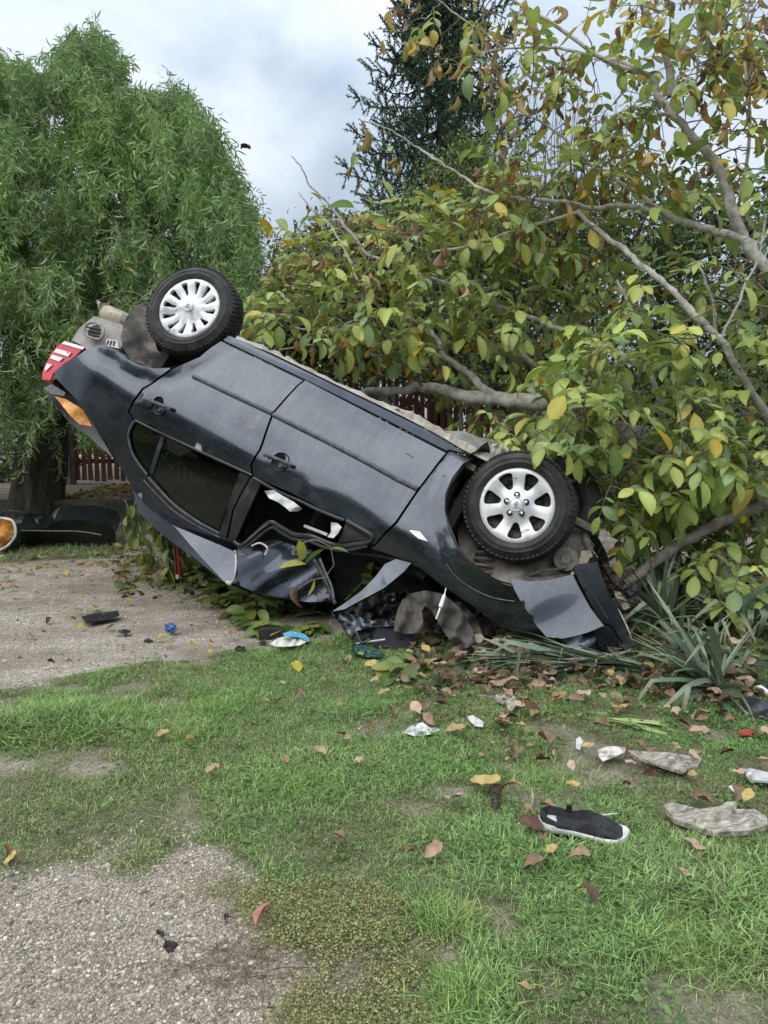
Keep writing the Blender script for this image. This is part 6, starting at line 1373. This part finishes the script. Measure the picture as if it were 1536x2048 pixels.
tb = MB(); tb.tube(smooth_poly([at(-8, 1042, 7.3), at(2, 1027, 7.3), at(18, 1021, 7.3), at(46, 1025, 7.3), at(80, 1035, 7.35), at(105, 1043, 7.4)], False), .016, 8, squash=.5); b4 = tb.build('bumper_strap', M['black_trim'])
tb = MB(); tb.box(at(78, 1036, 7.2), (.06, .02, .03), rotm(0, -.4, 0)); b5 = tb.build('strap_clip', M['chrome'], None, False)
b6 = vsheet('bumper_foam', [(-14, 1039, 6.9), (8, 1038, 6.88), (24, 1043, 6.86), (30, 1062, 6.84), (26, 1076, 6.84), (14, 1090, 6.84), (-12, 1100, 6.84)], M['orange'], 5, None, .03, .05, 3, 20)
tb = MB(); tb.tube(smooth_poly([at(0, 1036, 6.86), at(24, 1041, 6.84), at(32, 1064, 6.82), at(26, 1080, 6.82), at(12, 1094, 6.82), at(-8, 1103, 6.82)], False), .012, 7); b7 = tb.build('foam_rim', M['white_plastic'])
b8 = vsheet('bumper_end_cap', [(24, 1045, 6.95), (40, 1056, 6.95), (42, 1085, 6.9), (36, 1104, 6.88), (8, 1106, 6.86), (20, 1092, 6.84), (33, 1068, 6.84)], M['black_trim'], 6, None, .04, .02, 4, 10)
for ob in (b1, b2, b3, b4, b5, b6, b7, b8): ob.parent = bt; ob.matrix_parent_inverse = Matrix.Translation(-Vector(bt.location))

def blob_cloth(name, c, r, mat, label, cat, seed, fold=.35):
    rs = np.random.RandomState(seed); mb = MB(); mb.ball((0, 0, 0), 1, 26, 16); v = mb.V[0]; n = v / np.linalg.norm(v, axis=1)[:, None]; d = np.ones(len(v))
    for k in range(7):
        a = rs.normal(0, 1, 3); a /= np.linalg.norm(a); d -= fold * .28 * np.abs(np.sin(n @ a * rs.uniform(4, 9) + rs.uniform(0, 6))) 
    mb.V[0] = n * (d + .35)[:, None] * np.array(r); mb.V[0][:, 2] = np.maximum(mb.V[0][:, 2], -r[2] * .7); ob = mb.build(name, mat); ob.location = c; return tag(ob, label, cat)
blob_cloth('blue_cloth', G(342, 1256, .045), (.052, .045, .042), M['blue_cloth'], 'small crumpled ball of blue plastic film on the gravel', 'plastic', 1, .6)
wsheet('black_plastic_strip', [(163, 1233, .02), (180, 1228, .04), (236, 1221, .03), (239, 1229, .015), (205, 1240, .01), (172, 1244, .01)], M['black_trim'], 5, 'torn black plastic strip lying on the gravel left of the blue film', 'plastic', .008, .012, 3, 30)
bx = MB(); bx.box((0, 0, .030), (.16, .10, .055), None, .96); 
for k in range(4): bx.box((-.06 + .04 * k, -.0505, .032), (.028, .004, .035))
bx.box((0, -.01, .060), (.13, .07, .008)); ob = bx.build('plastic_box', M['cardoor_in'], None, False); ob.location = G(545, 1276, 0); ob.rotation_euler = (0, 0, .12); tag(ob, 'small black ribbed plastic box on the gravel beside the green leaves', 'box')
t_ = empty('white_cloth', G(580, 1288, 0), 'off white cloth with a light blue edge dropped at the edge of the grass', 'cloth')
c1 = wsheet('cloth', [(540, 1287, .005), (556, 1276, .03), (580, 1270, .045), (604, 1272, .04), (617, 1281, .02), (600, 1290, .008), (570, 1293, .005), (550, 1292, .005)], M['paper'], 5, None, None, .004, .02, 5, 30); c2 = wsheet('blue_edge', [(566, 1266, .05), (582, 1262, .055), (606, 1267, .05), (619, 1276, .03), (618, 1283, .02), (604, 1276, .045), (584, 1272, .052), (568, 1272, .045)], M['lightblue'], 4, None, None, .003, .008, 6, 40)
adopt(t_, c1, c2)
blob_cloth('grey_fluff', G(526, 1285, .02), (.045, .03, .025), M['greycloth'], 'tuft of grey fluff beside the off white cloth', 'fluff', 3, .8)
wsheet('black_shard', [(469, 1296, .01), (476, 1291, .015), (491, 1293, .012), (489, 1299, .004), (474, 1300, .004)], M['black_trim'], 4, 'tiny black plastic shard on the gravel near the grass edge', 'plastic', .006, .004, 2, 30)
wsheet('black_shard', [(236, 1262, .005), (250, 1258, .012), (262, 1262, .01), (250, 1268, .004)], M['black_trim'], 4, 'small dark scrap on the gravel between yellow leaves', 'plastic', .005, .004, 3, 30)
t_ = empty('seat_belt_strip', tuple(at(353, 1092, 4.9)), 'narrow black and red strip hanging straight down below the car roof', 'strip')
for nm, dx, mt in (('black_side', -.009, 'black_trim'), ('red_side', .009, 'redblack')):
    mb = MB(); A = at(352, 1092, 4.9) - np.array(t_.location); B = at(356, 1152, 4.9) - np.array(t_.location); mb.tube([A + [dx, 0, 0], B + [dx, 0, 0]], .010, 4); mb.build(nm, M[mt], t_, False)
mb = MB(); mb.box(at(355, 1153, 4.89) - np.array(t_.location), (.018, .02, .03)); mb.build('metal_tip', M['chrome'], t_, False)
# things by the folded bonnet
dc = MB(); p = np.array(G(789, 1300, 0.0)); p = gr(787, 1298, 0.02); 
R_ = np.stack([[1, 0, 0], [0, -.80, .60], [0, -.60, -.80]], 1); dc.lathe([(0, .012), (.10, .012), (.116, .008), (.118, 0), (.115, -.008), (0, -.012)], 40, (0, 0, 0), R_); ob = dc.build('round_disc', M['disc']); ob.location = at(787, 1282, gr(787, 1298)[1] - .02); tag(ob, 'black round fabric disc leaning against the wreck at the grass edge', 'disc')
yd = ob.location[1]
wr = MB(); A, B = at(713, 1287, yd - .06), at(770, 1279, yd - .05); wr.tube([A, B], .006, 10); ob = wr.build('white_rod', M['white_plastic']); tag(ob, 'thin white rod across the black round disc', 'rod')
wsheet('green_glass', [(702, 1302, .01), (706, 1288, .05), (716, 1292, .045), (735, 1290, .05), (752, 1300, .035), (770, 1309, .02), (755, 1314, .005), (725, 1312, .005)], M['greenglass'], 6, 'broken dark green tinted window glass left of the round disc', 'glass', .005, .02, 4, 20, False)
# broken wood under the nose and on the grass
def rod(name, pts, r, mat, label, cat, seg=8, jit=.0, seed=0, world=False):
    rs = np.random.RandomState(seed); P = np.array([q if world else (at(*q) if q[2] > 1 else gr(q[0], q[1], q[2])) for q in pts], float); P = smooth_poly(P, False, 4); rr = np.interp(np.linspace(0, 1, len(P)), np.linspace(0, 1, len(r)), r) * (1 + jit * rs.normal(0, 1, len(P))); o = P.mean(0) * [1, 1, 0]
    mb = MB(); mb.tube(P - o, rr, seg); ob = mb.build(name, mat); ob.location = o; return tag(ob, label, cat)
rod('broken_plank', [(1000, 1331, .03), (1040, 1326, .05), (1100, 1325, .06), (1180, 1326, .06), (1262, 1324, .06)], (.006, .014, .017, .018, .016), M['stick'], 'long splintered brown piece of wood under the crushed bumper', 'wood', 6, .15, 1)
rod('twig', [(1010, 1328, .05), (1060, 1310, .08), (1110, 1318, .09), (1180, 1316, .10), (1240, 1308, .11), (1262, 1298, .12)], (.003, .005, .005, .004, .003), M['stick'], 'thin forked twig over the splintered wood at the bumper', 'twig', 5, .2, 2)
rod('broken_stick', [(1150, 1335, .03), (1172, 1362, .02), (1205, 1392, .02), (1232, 1417, .02)], (.012, .014, .012, .009), M['stick'], 'pale peeled stick running down from under the nose onto the grass', 'stick', 8, .1, 3)
rod('dead_stem', [(832, 1362, .02), (870, 1378, .02), (930, 1388, .02), (1000, 1396, .02), (1040, 1400, .02)], (.005, .007, .007, .005), M['stick'], 'long thin brown stem lying among the brown leaves below the wreck', 'stem', 6, .15, 4)
rod('dead_stem', [(1050, 1402, .02), (1120, 1408, .02), (1180, 1408, .02), (1222, 1408, .02)], (.007, .008, .008, .006), M['stick'], 'straight pale stem lying left of the torn yucca shoot', 'stem', 6, .1, 5)
rod('dark_stick', [(990, 1572, .02), (988, 1590, .025), (992, 1606, .02), (990, 1622, .01)], (.010, .013, .012, .010), M['steel_dark'], 'short dark charred stick standing out of the lawn', 'stick', 7, .2, 6)
rod('bent_twig', [(1063, 1578, .02), (1066, 1600, .02), (1060, 1616, .015), (1047, 1632, .01)], (.004, .005, .005, .004), M['stick'], 'short bent twig in the grass above the shoe', 'twig', 6, .1, 7)
rod('straw', [(1035, 1646, .015), (1080, 1642, .02), (1150, 1636, .03), (1235, 1627, .03)], (.0015, .005, .004, .002), M['paper'], 'flat dry straw stalk lying in the grass above the shoe', 'straw', 5, .1, 8)
rod('black_wire', [(1440, 1215, 4.3), (1470, 1255, 4.2), (1490, 1290, 4.1), (1497, 1330, 4.0)], (.006, .006, .006), M['black_trim'], 'thin black cable hanging in the yuccas at right', 'cable', 6)
for k, (q, lab, c_, h, s_, m_, fr) in enumerate([
    ([(985, 1392, .02), (1005, 1385, .05), (1030, 1392, .05), (1033, 1410, .02), (1020, 1425, .01), (1012, 1408, .03), (995, 1402, .02)], 'small twisted piece of grey bark among leaves below the wreck', 'bark', .008, .03, 'barkbit', 30),
    ([(806, 1465, .005), (820, 1452, .02), (845, 1444, .03), (860, 1455, .02), (882, 1458, .008), (862, 1468, .005), (830, 1472, .005)], 'thin crumpled white plastic film on the lawn', 'plastic', .002, .02, 'white_plastic', 40),
    ([(932, 1432, .02), (946, 1430, .03), (968, 1444, .02), (966, 1454, .008), (950, 1452, .01), (942, 1444, .01)], 'small torn white scrap beside a large brown leaf', 'paper', .002, .012, 'white_plastic', 40),
    ([(1152, 1478, .02), (1160, 1472, .025), (1166, 1482, .02), (1160, 1500, .005), (1152, 1496, .01)], 'tiny white and pink paper scrap on the lawn', 'paper', .002, .01, 'white_plastic', 50),
    ([(1196, 1500, .01), (1215, 1492, .03), (1250, 1494, .03), (1262, 1500, .02), (1240, 1508, .01), (1222, 1516, .02), (1205, 1522, .01), (1198, 1512, .02)], 'torn off white scrap touching the grey broken panel', 'plastic', .003, .02, 'paper', 40),
    ([(1255, 1500, .03), (1290, 1503, .05), (1340, 1505, .05), (1404, 1516, .03), (1396, 1530, .01), (1362, 1543, .005), (1335, 1535, .03), (1300, 1522, .02), (1270, 1512, .01)], 'grey broken panel with a dark edge lying in the grass', 'panel', .010, .018, 'barkbit', 8),
    ([(1326, 1610, .03), (1345, 1604, .06), (1400, 1618, .05), (1440, 1612, .06), (1455, 1602, .09), (1475, 1604, .10), (1472, 1618, .06), (1510, 1618, .06), (1534, 1634, .04), (1536, 1650, .02), (1500, 1660, .01), (1430, 1665, .005), (1385, 1650, .005), (1350, 1638, .01)], 'large slab of pale grey torn bark lying on the lawn at right', 'bark', .016, .016, 'barkbit', 8),
    ([(1482, 1398, .02), (1500, 1392, .05), (1536, 1402, .06), (1560, 1420, .05), (1556, 1438, .01), (1520, 1440, .005), (1492, 1422, .01)], 'dark plastic fragment at the right edge behind yellow yucca blades', 'plastic', .01, .02, 'black_trim', 14),
    ([(1486, 1540, .02), (1500, 1536, .04), (1540, 1545, .03), (1560, 1552, .02), (1540, 1562, .01), (1500, 1560, .01)], 'white and black broken shard at the right edge of the lawn', 'plastic', .008, .02, 'white_plastic', 20),
    ([(1476, 1462, .01), (1490, 1458, .02), (1512, 1462, .015), (1500, 1470, .005), (1484, 1470, .005)], 'small red and white scrap near the right edge', 'plastic', .003, .01, 'redblack', 30),
    ([(1456, 1572, .01), (1466, 1570, .02), (1478, 1582, .015), (1470, 1586, .005)], 'tiny clear scrap in the grass above the bark slab', 'plastic', .002, .004, 'white_plastic', 30)]):
    wsheet(['bark_piece', 'plastic_film', 'paper_scrap', 'paper_scrap', 'plastic_scrap', 'car_fragment', 'bark_slab', 'plastic_fragment', 'plastic_shard', 'plastic_scrap', 'plastic_scrap'][k], q, M[m_], 5, lab, c_, h, s_, k + 3, fr, k not in (5, 6))
tb = MB(); A, B = gr(1512, 1370, .05), gr(1538, 1388, .03); tb.tube([A, B], .014, 12); tag(tb.build('white_tube', M['white_plastic']), 'short white plastic tube lying at the right edge', 'tube')

# shoe
def shoe():
    a, b = gr(1086, 1672, 0), gr(1247, 1697, 0); d = b - a; L = .262; az = math.atan2(d[1], d[0]); t = empty('shoe', tuple((a + b) / 2 + [0, 0, .030]), 'single black slip-on shoe with a thick white sole lying on the lawn', 'shoe'); t.rotation_euler = (0, .02, az); t.scale = (1, 1, .86)
    s = np.linspace(0, 1, 34); hw = .052 * np.interp(s, [0, .02, .08, .2, .4, .55, .72, .86, .95, .99, 1], [.12, .42, .66, .76, .74, .86, 1.0, .92, .66, .34, .1]); cx = .010 * np.sin(s * 3.0 + .2); X = (s - .5) * L
    def ring(mb, secs):
        n = len(secs[0]); V = np.vstack(secs); m_ = len(secs); i = (np.arange(m_ - 1)[:, None] * n + np.arange(n)).ravel(); j = (np.arange(m_ - 1)[:, None] * n + (np.arange(n) + 1) % n).ravel(); mb.add(V, np.stack([i, j, j + n, i + n], 1))
    so = MB(); secs = []
    for k in range(34):
        h = .027 - .008 * math.sin(s[k] * 3.1) + .006 * (s[k] < .2); w = hw[k] * 1.06; x = X[k] * 1.02; y0 = cx[k]; lift = .012 * max(0, (s[k] - .8) / .2) ** 2
        secs.append([[x, y0 - w * .9, lift], [x, y0 - w, lift + h * .35], [x, y0 - w * .99, lift + h * .8], [x, y0 - w * .93, lift + h], [x, y0 + w * .93, lift + h], [x, y0 + w * .99, lift + h * .8], [x, y0 + w, lift + h * .35], [x, y0 + w * .9, lift]])
    ring(so, secs); so.build('sole', M['white_plastic'], t)
    up = MB(); secs = []
    for k in range(34):
        q = s[k]; w = hw[k] * .97; x = X[k]; y0 = cx[k]; base = .020; hwall = np.interp(q, [0, .1, .35, .55, .75, .93, 1], [.058, .062, .050, .062, .048, .030, .022]); op = np.clip(min((q - .02) / .05, (.66 - q) / .10), 0, 1); top = hwall; mid = op * .030 + (1 - op) * (top * 1.04)
        near_ = top * (1 - .34 * op * math.sin(min(1, q / .6) * 3.14)); mid = min(mid, .024) if op > .9 else mid; secs.append([[x, y0 - w, base], [x, y0 - w * 1.02, base + (near_ - base) * .5], [x, y0 - w * (.9 - .12 * (1 - op)), near_], [x, y0 - w * (.78 - .2 * (1 - op)), near_ * (1.0 + .03 * (1 - op))], [x, y0 - w * .62, mid + op * .004], [x, y0, mid], [x, y0 + w * .62, mid + op * .004], [x, y0 + w * (.78 - .2 * (1 - op)), top * (1.0 + .03 * (1 - op))], [x, y0 + w * (.9 - .12 * (1 - op)), top], [x, y0 + w * 1.02, base + (top - base) * .5], [x, y0 + w, base]])
    ring(up, secs); M['shoe'] = simple('black_knit', (.010, .010, .011), (.03, .03, .032), .8, 60, bstr=.6, bscale=260, bdist=.002); up.build('upper', M['shoe'], t)
    tb = MB(); tb.box((-.045, .030, .066), (.018, .006, .03), rotm(.3, 0, 0)); tb.build('pull_tab', M['shoe'], t, False)
shoe()

# ================================================================== single fallen leaves
FS = [leaf_shape(7, .27, .25, .3, .5, .2, .9), leaf_shape(7, .25, .6, .5, .7, -.4, .9), leaf_shape(7, .29, .12, -.3, -.4, .2, .95), leaf_shape(7, .22, 1.0, .6, .8, .6, .9)]
def fl_mesh(k, c, seed, spots=None):
    V, F = FS[k]; rs = np.random.RandomState(seed); V = V + rs.normal(0, .022, V.shape) * [1, .6, 1.3] + np.stack([0 * V[:, 0], 0 * V[:, 0], .05 * np.sin(V[:, 1] * 9 + seed) * np.sign(V[:, 0])], 1); C = np.tile(c, (len(V), 1)) * rs.uniform(.75, 1.2, (len(V), 1))
    if spots is not None: m_ = rs.rand(len(V)) < .3; C[m_] = spots
    return mesh_np('fallen_leaf', V, [F], M['fleaf'], True, C)
M['fleaf'] = leafmat('fallen_leaf', .6, .15, .3)
BANK = {'b': [fl_mesh(k % 4, BRN[k % 4], k) for k in range(8)], 'y': [fl_mesh(k % 3, YLW[k % 3], 20 + k, (.5, .3, .05) if k > 2 else None) for k in range(5)], 'g': [fl_mesh(k % 3, (.20, .27, .06), 40 + k) for k in range(3)],
        'p': [fl_mesh(0, (.42, .17, .13), 50), fl_mesh(1, (.45, .2, .15), 51)], 'd': [fl_mesh(3, (.10, .05, .035), 60), fl_mesh(1, (.13, .065, .045), 61)], 't': [fl_mesh(k % 4, TANC[k % 4], 70 + k) for k in range(4)]}
rs = np.random.RandomState(404); ALLF = []
def fallen(px, py, s, kind, label, group=None, az=None, tilt=.25):
    g = gr(px, py, .02); me = BANK[kind][rs.randint(len(BANK[kind]))]; ob = link('fallen_leaf', me); a = rs.uniform(0, 6.28) if az is None else az
    ob.location = (g[0], g[1], .028 + float(gheight(np.array([g[0]]), np.array([g[1]]))[0]) + (.012 if py < 1345 and px < 700 else .02)); ob.rotation_euler = (rs.normal(0, tilt), rs.normal(0, tilt), a); ob.scale = (s * .8, s * .8, s * .8); ALLF.append((ob, kind, g)); return tag(ob, label, 'leaf', group)
UNI = [(540, 1828, .085, 'p', 'pinkish red fallen leaf standing on the gravel edge, lower centre'), (1028, 2005, .085, 't', 'pale brown lobed leaf on the lawn at the bottom of the picture'), (1080, 1490, .14, 'b', 'broad flat brown leaf in the lawn left of the torn white scraps'), (938, 1575, .14, 't', 'long curled tan leaf on the lawn pointing at the charred stick'),
       (1000, 1458, .14, 'b', 'large brown leaf lying right beside a small torn white scrap'), (905, 1340, .14, 't', 'big tan leaf curled upward at the edge of the flattened yucca'), (865, 1342, .12, 'b', 'cluster leaf of rusty brown at the foot of the grey cloth'), (590, 1334, .12, 'y', 'large yellow green leaf on the grass below the white cloth'), (578, 1308, .07, 'g', 'narrow yellow green leaf standing upright on the grass edge'),
       (338, 1278, .09, 'y', 'bright yellow leaf below the blue film, its edge folded up'), (340, 1294, .07, 'g', 'lime yellow leaf just under the folded yellow leaf'), (390, 1293, .07, 'y', 'yellow leaf on edge at the lawn corner, left of a spotted one'), (412, 1290, .08, 'y', 'spotted yellow leaf standing on edge at the lawn corner'), (425, 1307, .07, 'y', 'flat yellow leaf at the very corner of the lawn'),
       (118, 1318, .06, 'g', 'pale lime leaf alone on the gravel at left'), (95, 1330, .06, 'd', 'dark brown leaf beneath the pale lime leaf on the gravel'), (60, 1272, .06, 'p', 'pale pink leaf alone on the gravel at left'), (15, 1180, .10, 'p', 'long reddish leaf on the gravel at the left edge'), (20, 1155, .11, 'g', 'flat yellow green leaf at the left edge below the bumper'),
       (465, 1272, .10, 'b', 'curled brown leaf on the gravel left of the black box'), (355, 1262, .05, 'p', 'small pink brown leaf touching the blue film'), (385, 1257, .05, 'b', 'small rust brown leaf right of the blue film'), (170, 1257, .07, 'y', 'yellow leaf below the black plastic strip, left one'), (230, 1256, .07, 'y', 'yellow leaf below the black plastic strip, right one'), (192, 1222, .11, 'g', 'green leaf lying behind the black plastic strip'), (148, 1225, .07, 'g', 'small lime leaf left of the black plastic strip'),
       (255, 1205, .09, 'y', 'thin yellow leaf between dark soil clods on the gravel'), (105, 1240, .08, 'd', 'dark curled leaf left of the black plastic strip'), (140, 1240, .06, 'b', 'orange brown leaf left of the black plastic strip'), (228, 1205, .06, 'b', 'brown leaf above the black plastic strip'), (406, 1240, .05, 'y', 'small ochre leaf on the gravel under the car'), (75, 1228, .06, 'g', 'faded lime leaf on the gravel near the left edge'),
       (1036, 1662, .10, 'd', 'dark shrivelled leaf in the grass left of the shoe'), (1088, 1707, .06, 't', 'small tan leaf right under the heel of the shoe'), (1115, 1712, .05, 't', 'second small tan leaf in front of the shoe'), (1140, 1738, .085, 'b', 'upright brown leaf tip below the shoe'), (1098, 1746, .10, 'b', 'long curled brown leaf lying below the shoe'), (1165, 1790, .075, 'd', 'dark and pale curled leaf farthest below the shoe'), (1364, 1697, .09, 'b', 'smooth pinkish brown leaf below the bark slab'), (1355, 1757, .05, 'b', 'small brown leaf low on the right side of the lawn'),
       (1392, 1612, .07, 'b', 'rolled brown leaf lying on the left part of the bark slab'), (1487, 1624, .08, 't', 'orange brown leaf lying on the right part of the bark slab'), (812, 1728, .075, 'b', 'curled brown leaf in the middle of the lawn, left of the shoe'), (690, 1700, .06, 't', 'light tan leaf left of the curled brown leaf in the mid lawn'), (885, 1706, .09, 'b', 'long brown leaf folded in the mid lawn'), (12, 1712, .10, 't', 'orange tan leaf at the left edge where gravel meets grass'), (10, 1745, .06, 't', 'cream leaf on the gravel at the left edge'), (440, 1543, .075, 'b', 'rusty brown leaf in the middle of the left lawn'),
       (372, 1494, .07, 't', 'upright reddish stalked leaf in a bare patch of the left lawn'), (340, 1472, .07, 't', 'straw coloured leaf in a bare patch of the left lawn'), (118, 1562, .05, 'p', 'small pink leaf near the bare soil at left'), (607, 1397, .075, 'b', 'light brown leaf on the upper lawn below the white cloth'), (524, 1423, .055, 't', 'small cream leaf on the upper left lawn'), (562, 1417, .05, 'd', 'small dark leaf beside a cream leaf on the upper lawn'), (655, 1300, .06, 'p', 'small pink leaf in the grass left of the green glass'), (500, 1180, .05, 'p', 'bright red leaf on the gravel under the car roof'),
       (1213, 1362, .075, 'y', 'bright yellow leaf standing in the dark gap below the bumper'), (780, 1394, .075, 't', 'pale crinkled leaf on the upper lawn, above its twin'), (776, 1424, .075, 'b', 'brown crinkled leaf on the upper lawn, below its pale twin'), (700, 1490, .05, 't', 'small orange leaf alone in the centre of the lawn'), (630, 1513, .08, 'b', 'brown leaf half buried in the grass of the centre lawn'), (540, 285 + 1000, .0001, 'd', None)][:-1]
for px, py, s, k, lab in UNI: fallen(px, py, s, k, lab)
GRP = [('brown fallen leaf in the littered strip of grass below the crushed nose', 'brown leaves in the littered strip below the wreck', 80, (840, 1536, 1345, 1450), 'bbbtd', .06, .12), ('brown fallen leaf scattered on the right half of the lawn', 'brown leaves scattered over the right half of the lawn', 34, (880, 1536, 1450, 1640), 'bbtd', .05, .11), ('small faded leaf scattered in the upper left lawn', 'faded leaves in the upper lawn', 12, (560, 880, 1370, 1560), 'btt', .035, .07),
       ('yellow or brown leaf on the gravel behind the car roof', 'leaves dropped on the gravel by the willow', 26, (10, 420, 1115, 1200), 'tybg', .05, .09), ('small brown leaf on the gravel in front of the wreck', 'small brown leaves on the open gravel', 14, (20, 480, 1205, 1330), 'bdtt', .03, .05), ('brown leaf among the feet of the yuccas at right', 'leaves among the yuccas', 26, (1240, 1536, 1290, 1400), 'bbty', .06, .11), ('yellow walnut leaf on the grass under the folded bonnet', 'yellow leaves by the folded bonnet', 9, (690, 870, 1308, 1345), 'ybgt', .06, .10)]
for lab, grp, n, (a, b_, c_, d_), kinds, s0, s1 in GRP:
    for k in range(n): fallen(rs.uniform(a, b_), rs.uniform(c_, d_), rs.uniform(s0, s1), kinds[rs.randint(len(kinds))], lab, grp)
# every leaf of a group gets the landmark it lies nearest to and its rank there, so that no two read alike
LMK = [(1165, 1680, 'the black and white shoe'), (1430, 1635, 'the pale bark slab'), (1330, 1520, 'the grey broken panel'), (845, 1458, 'the thin white plastic film'), (988, 1600, 'the charred stick'), (1260, 1450, 'the torn pale yucca shoot'), (1432, 1385, 'the base of the large yucca'), (787, 1300, 'the black round disc'), (1200, 1385, 'the pale peeled stick'),
       (950, 1442, 'the small torn white scrap'), (1010, 1405, 'the twisted bark piece'), (1159, 1486, 'the white and pink paper scrap'), (1515, 1415, 'the dark plastic fragment'), (1495, 1465, 'the red and white scrap'), (1520, 1550, 'the white and black shard'), (342, 1256, 'the ball of blue film'), (200, 1233, 'the black plastic strip'), (580, 1285, 'the off white cloth'), (545, 1270, 'the black ribbed box'),
       (110, 1105, 'the torn off bumper'), (400, 1192, 'the pair of soil clods'), (480, 1295, 'the tiny black shard'), (1262, 1325, 'the right end of the splintered wood'), (1000, 1331, 'the left end of the splintered wood'), (607, 1397, 'the light brown leaf on the upper lawn'), (1370, 1320, 'the small yucca clump'), (60, 1272, 'the lone pale pink leaf'), (880, 1395, 'the long brown stem'), (1060, 1632, 'the short bent twig')]
LP = np.array([gr(a, b) for a, b, _ in LMK]); GP = np.array([q[2] for q in ALLF]) * [1, 1, 0]; DL = np.linalg.norm(GP[:, None] - LP[None], axis=2); NEARL = DL.argmin(1); CW = {'b': 'brown', 't': 'tan', 'd': 'dark brown', 'y': 'yellow', 'g': 'lime green', 'p': 'pinkish'}
def ordinal(n): return ['first', 'second', 'third', 'fourth', 'fifth', 'sixth', 'seventh', 'eighth', 'ninth', 'tenth', 'eleventh', 'twelfth'][n] if n < 12 else '%dth' % (n + 1)
for k, (ob, kind, g) in enumerate(ALLF):
    if ob.get('group'):
        l = NEARL[k]; rk = int((DL[:, l] < DL[k, l]).sum()); ob['label'] = '%s fallen leaf, %s nearest leaf to %s' % (CW[kind], ordinal(rk), LMK[l][2]) if rk else '%s fallen leaf, the nearest leaf to %s' % (CW[kind], LMK[l][2])
# leaves and a twig lodged on the car
for px, py, Y_, s, k, lab in ((808, 828, 4.12, .07, 'b', 'orange brown leaf caught on the car sill'), (270, 546, 4.9, .10, 'b', 'red brown dead leaf caught in front of the willow, above the tail'), (500, 298, 8.3, .16, 'd', 'dead brown leaf hung up at the top right of the willow crown')):
    ob = link('fallen_leaf', BANK[k][0]); ob.location = at(px, py, Y_); ob.rotation_euler = (.5, .4, 1.0); ob.scale = (s,) * 3; tag(ob, lab, 'leaf')
rod('snapped_twig', [(305, 620, 5.0), (280, 590, 4.98), (250, 583, 4.98), (215, 592, 4.97), (190, 605, 4.95)], (.005, .004, .002), M['twig'], 'thin bare twig lodged on the exhaust beside the rear wheel', 'twig', 5)

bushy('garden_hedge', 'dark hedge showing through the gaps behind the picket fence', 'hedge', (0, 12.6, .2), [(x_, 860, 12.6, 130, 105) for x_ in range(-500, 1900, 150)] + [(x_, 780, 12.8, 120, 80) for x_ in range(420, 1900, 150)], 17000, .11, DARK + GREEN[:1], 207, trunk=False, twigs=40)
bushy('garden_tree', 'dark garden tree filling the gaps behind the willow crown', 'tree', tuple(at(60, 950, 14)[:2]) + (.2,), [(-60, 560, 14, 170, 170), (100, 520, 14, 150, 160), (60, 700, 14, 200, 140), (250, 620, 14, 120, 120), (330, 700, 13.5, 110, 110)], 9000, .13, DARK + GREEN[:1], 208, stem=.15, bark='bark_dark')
# ================================================================== unseen trees behind the viewer, added for dark reflections in the car
def rear_tree(label, c, R, H, seed):
    rs = np.random.RandomState(seed); t = empty('unseen_reflection_tree', (c[0], c[1], 0), label, 'tree'); tk = MB(); tk.tube([(0, 0, 0), (0, 0, H * .6)], [.25, .12], 10); tk.build('trunk', M['bark_dark'], t)
    n = 4200; nc = 60; q = rs.normal(0, 1, (nc, 3)); q /= np.linalg.norm(q, axis=1)[:, None]; CC = q * rs.uniform(.4, 1, (nc, 1)) * [R, R, H * .45] + [0, 0, H * .52]; C = CC[rs.randint(0, nc, n)] + rs.normal(0, .38, (n, 3)); C[:, 2] = np.maximum(C[:, 2], .2)
    V0, F0 = leaf_shape(2, .3, .3, .3, .2); d = rs.normal(0, 1, (n, 3)); V, F = scatter_mesh(V0, F0, C, orient(d, np.array([0, 0, 1.]) + rs.normal(0, .3, (n, 3)), rs.normal(0, 1, n)), rs.uniform(.25, .45, n)); cc = np.array([.06, .10, .035]) * rs.uniform(.6, 1.5, (n, 1))
    cr = link('crown', mesh_np('crown', V, [F], M['walnut_leaf'], True, np.repeat(cc, len(V0), 0)), t); cr['kind'] = 'stuff'
for k, (x, y, R_, H) in enumerate([(-9, -9, 3.5, 7), (-2.5, -11, 3.8, 7.5), (4, -10, 3.5, 6.5), (10, -8, 3.5, 7), (-14, -4, 3.5, 7), (15, -2, 3.5, 7)]):
    rear_tree(['broad tree left behind the viewer', 'tallest tree straight behind the viewer', 'rounded tree right behind the viewer', 'far right tree behind the viewer', 'tree at the far left, just behind the viewer', 'tree at the far right, just behind the viewer'][k] + ', dark green, added unseen for reflections', (x, y), R_, H, 500 + k)
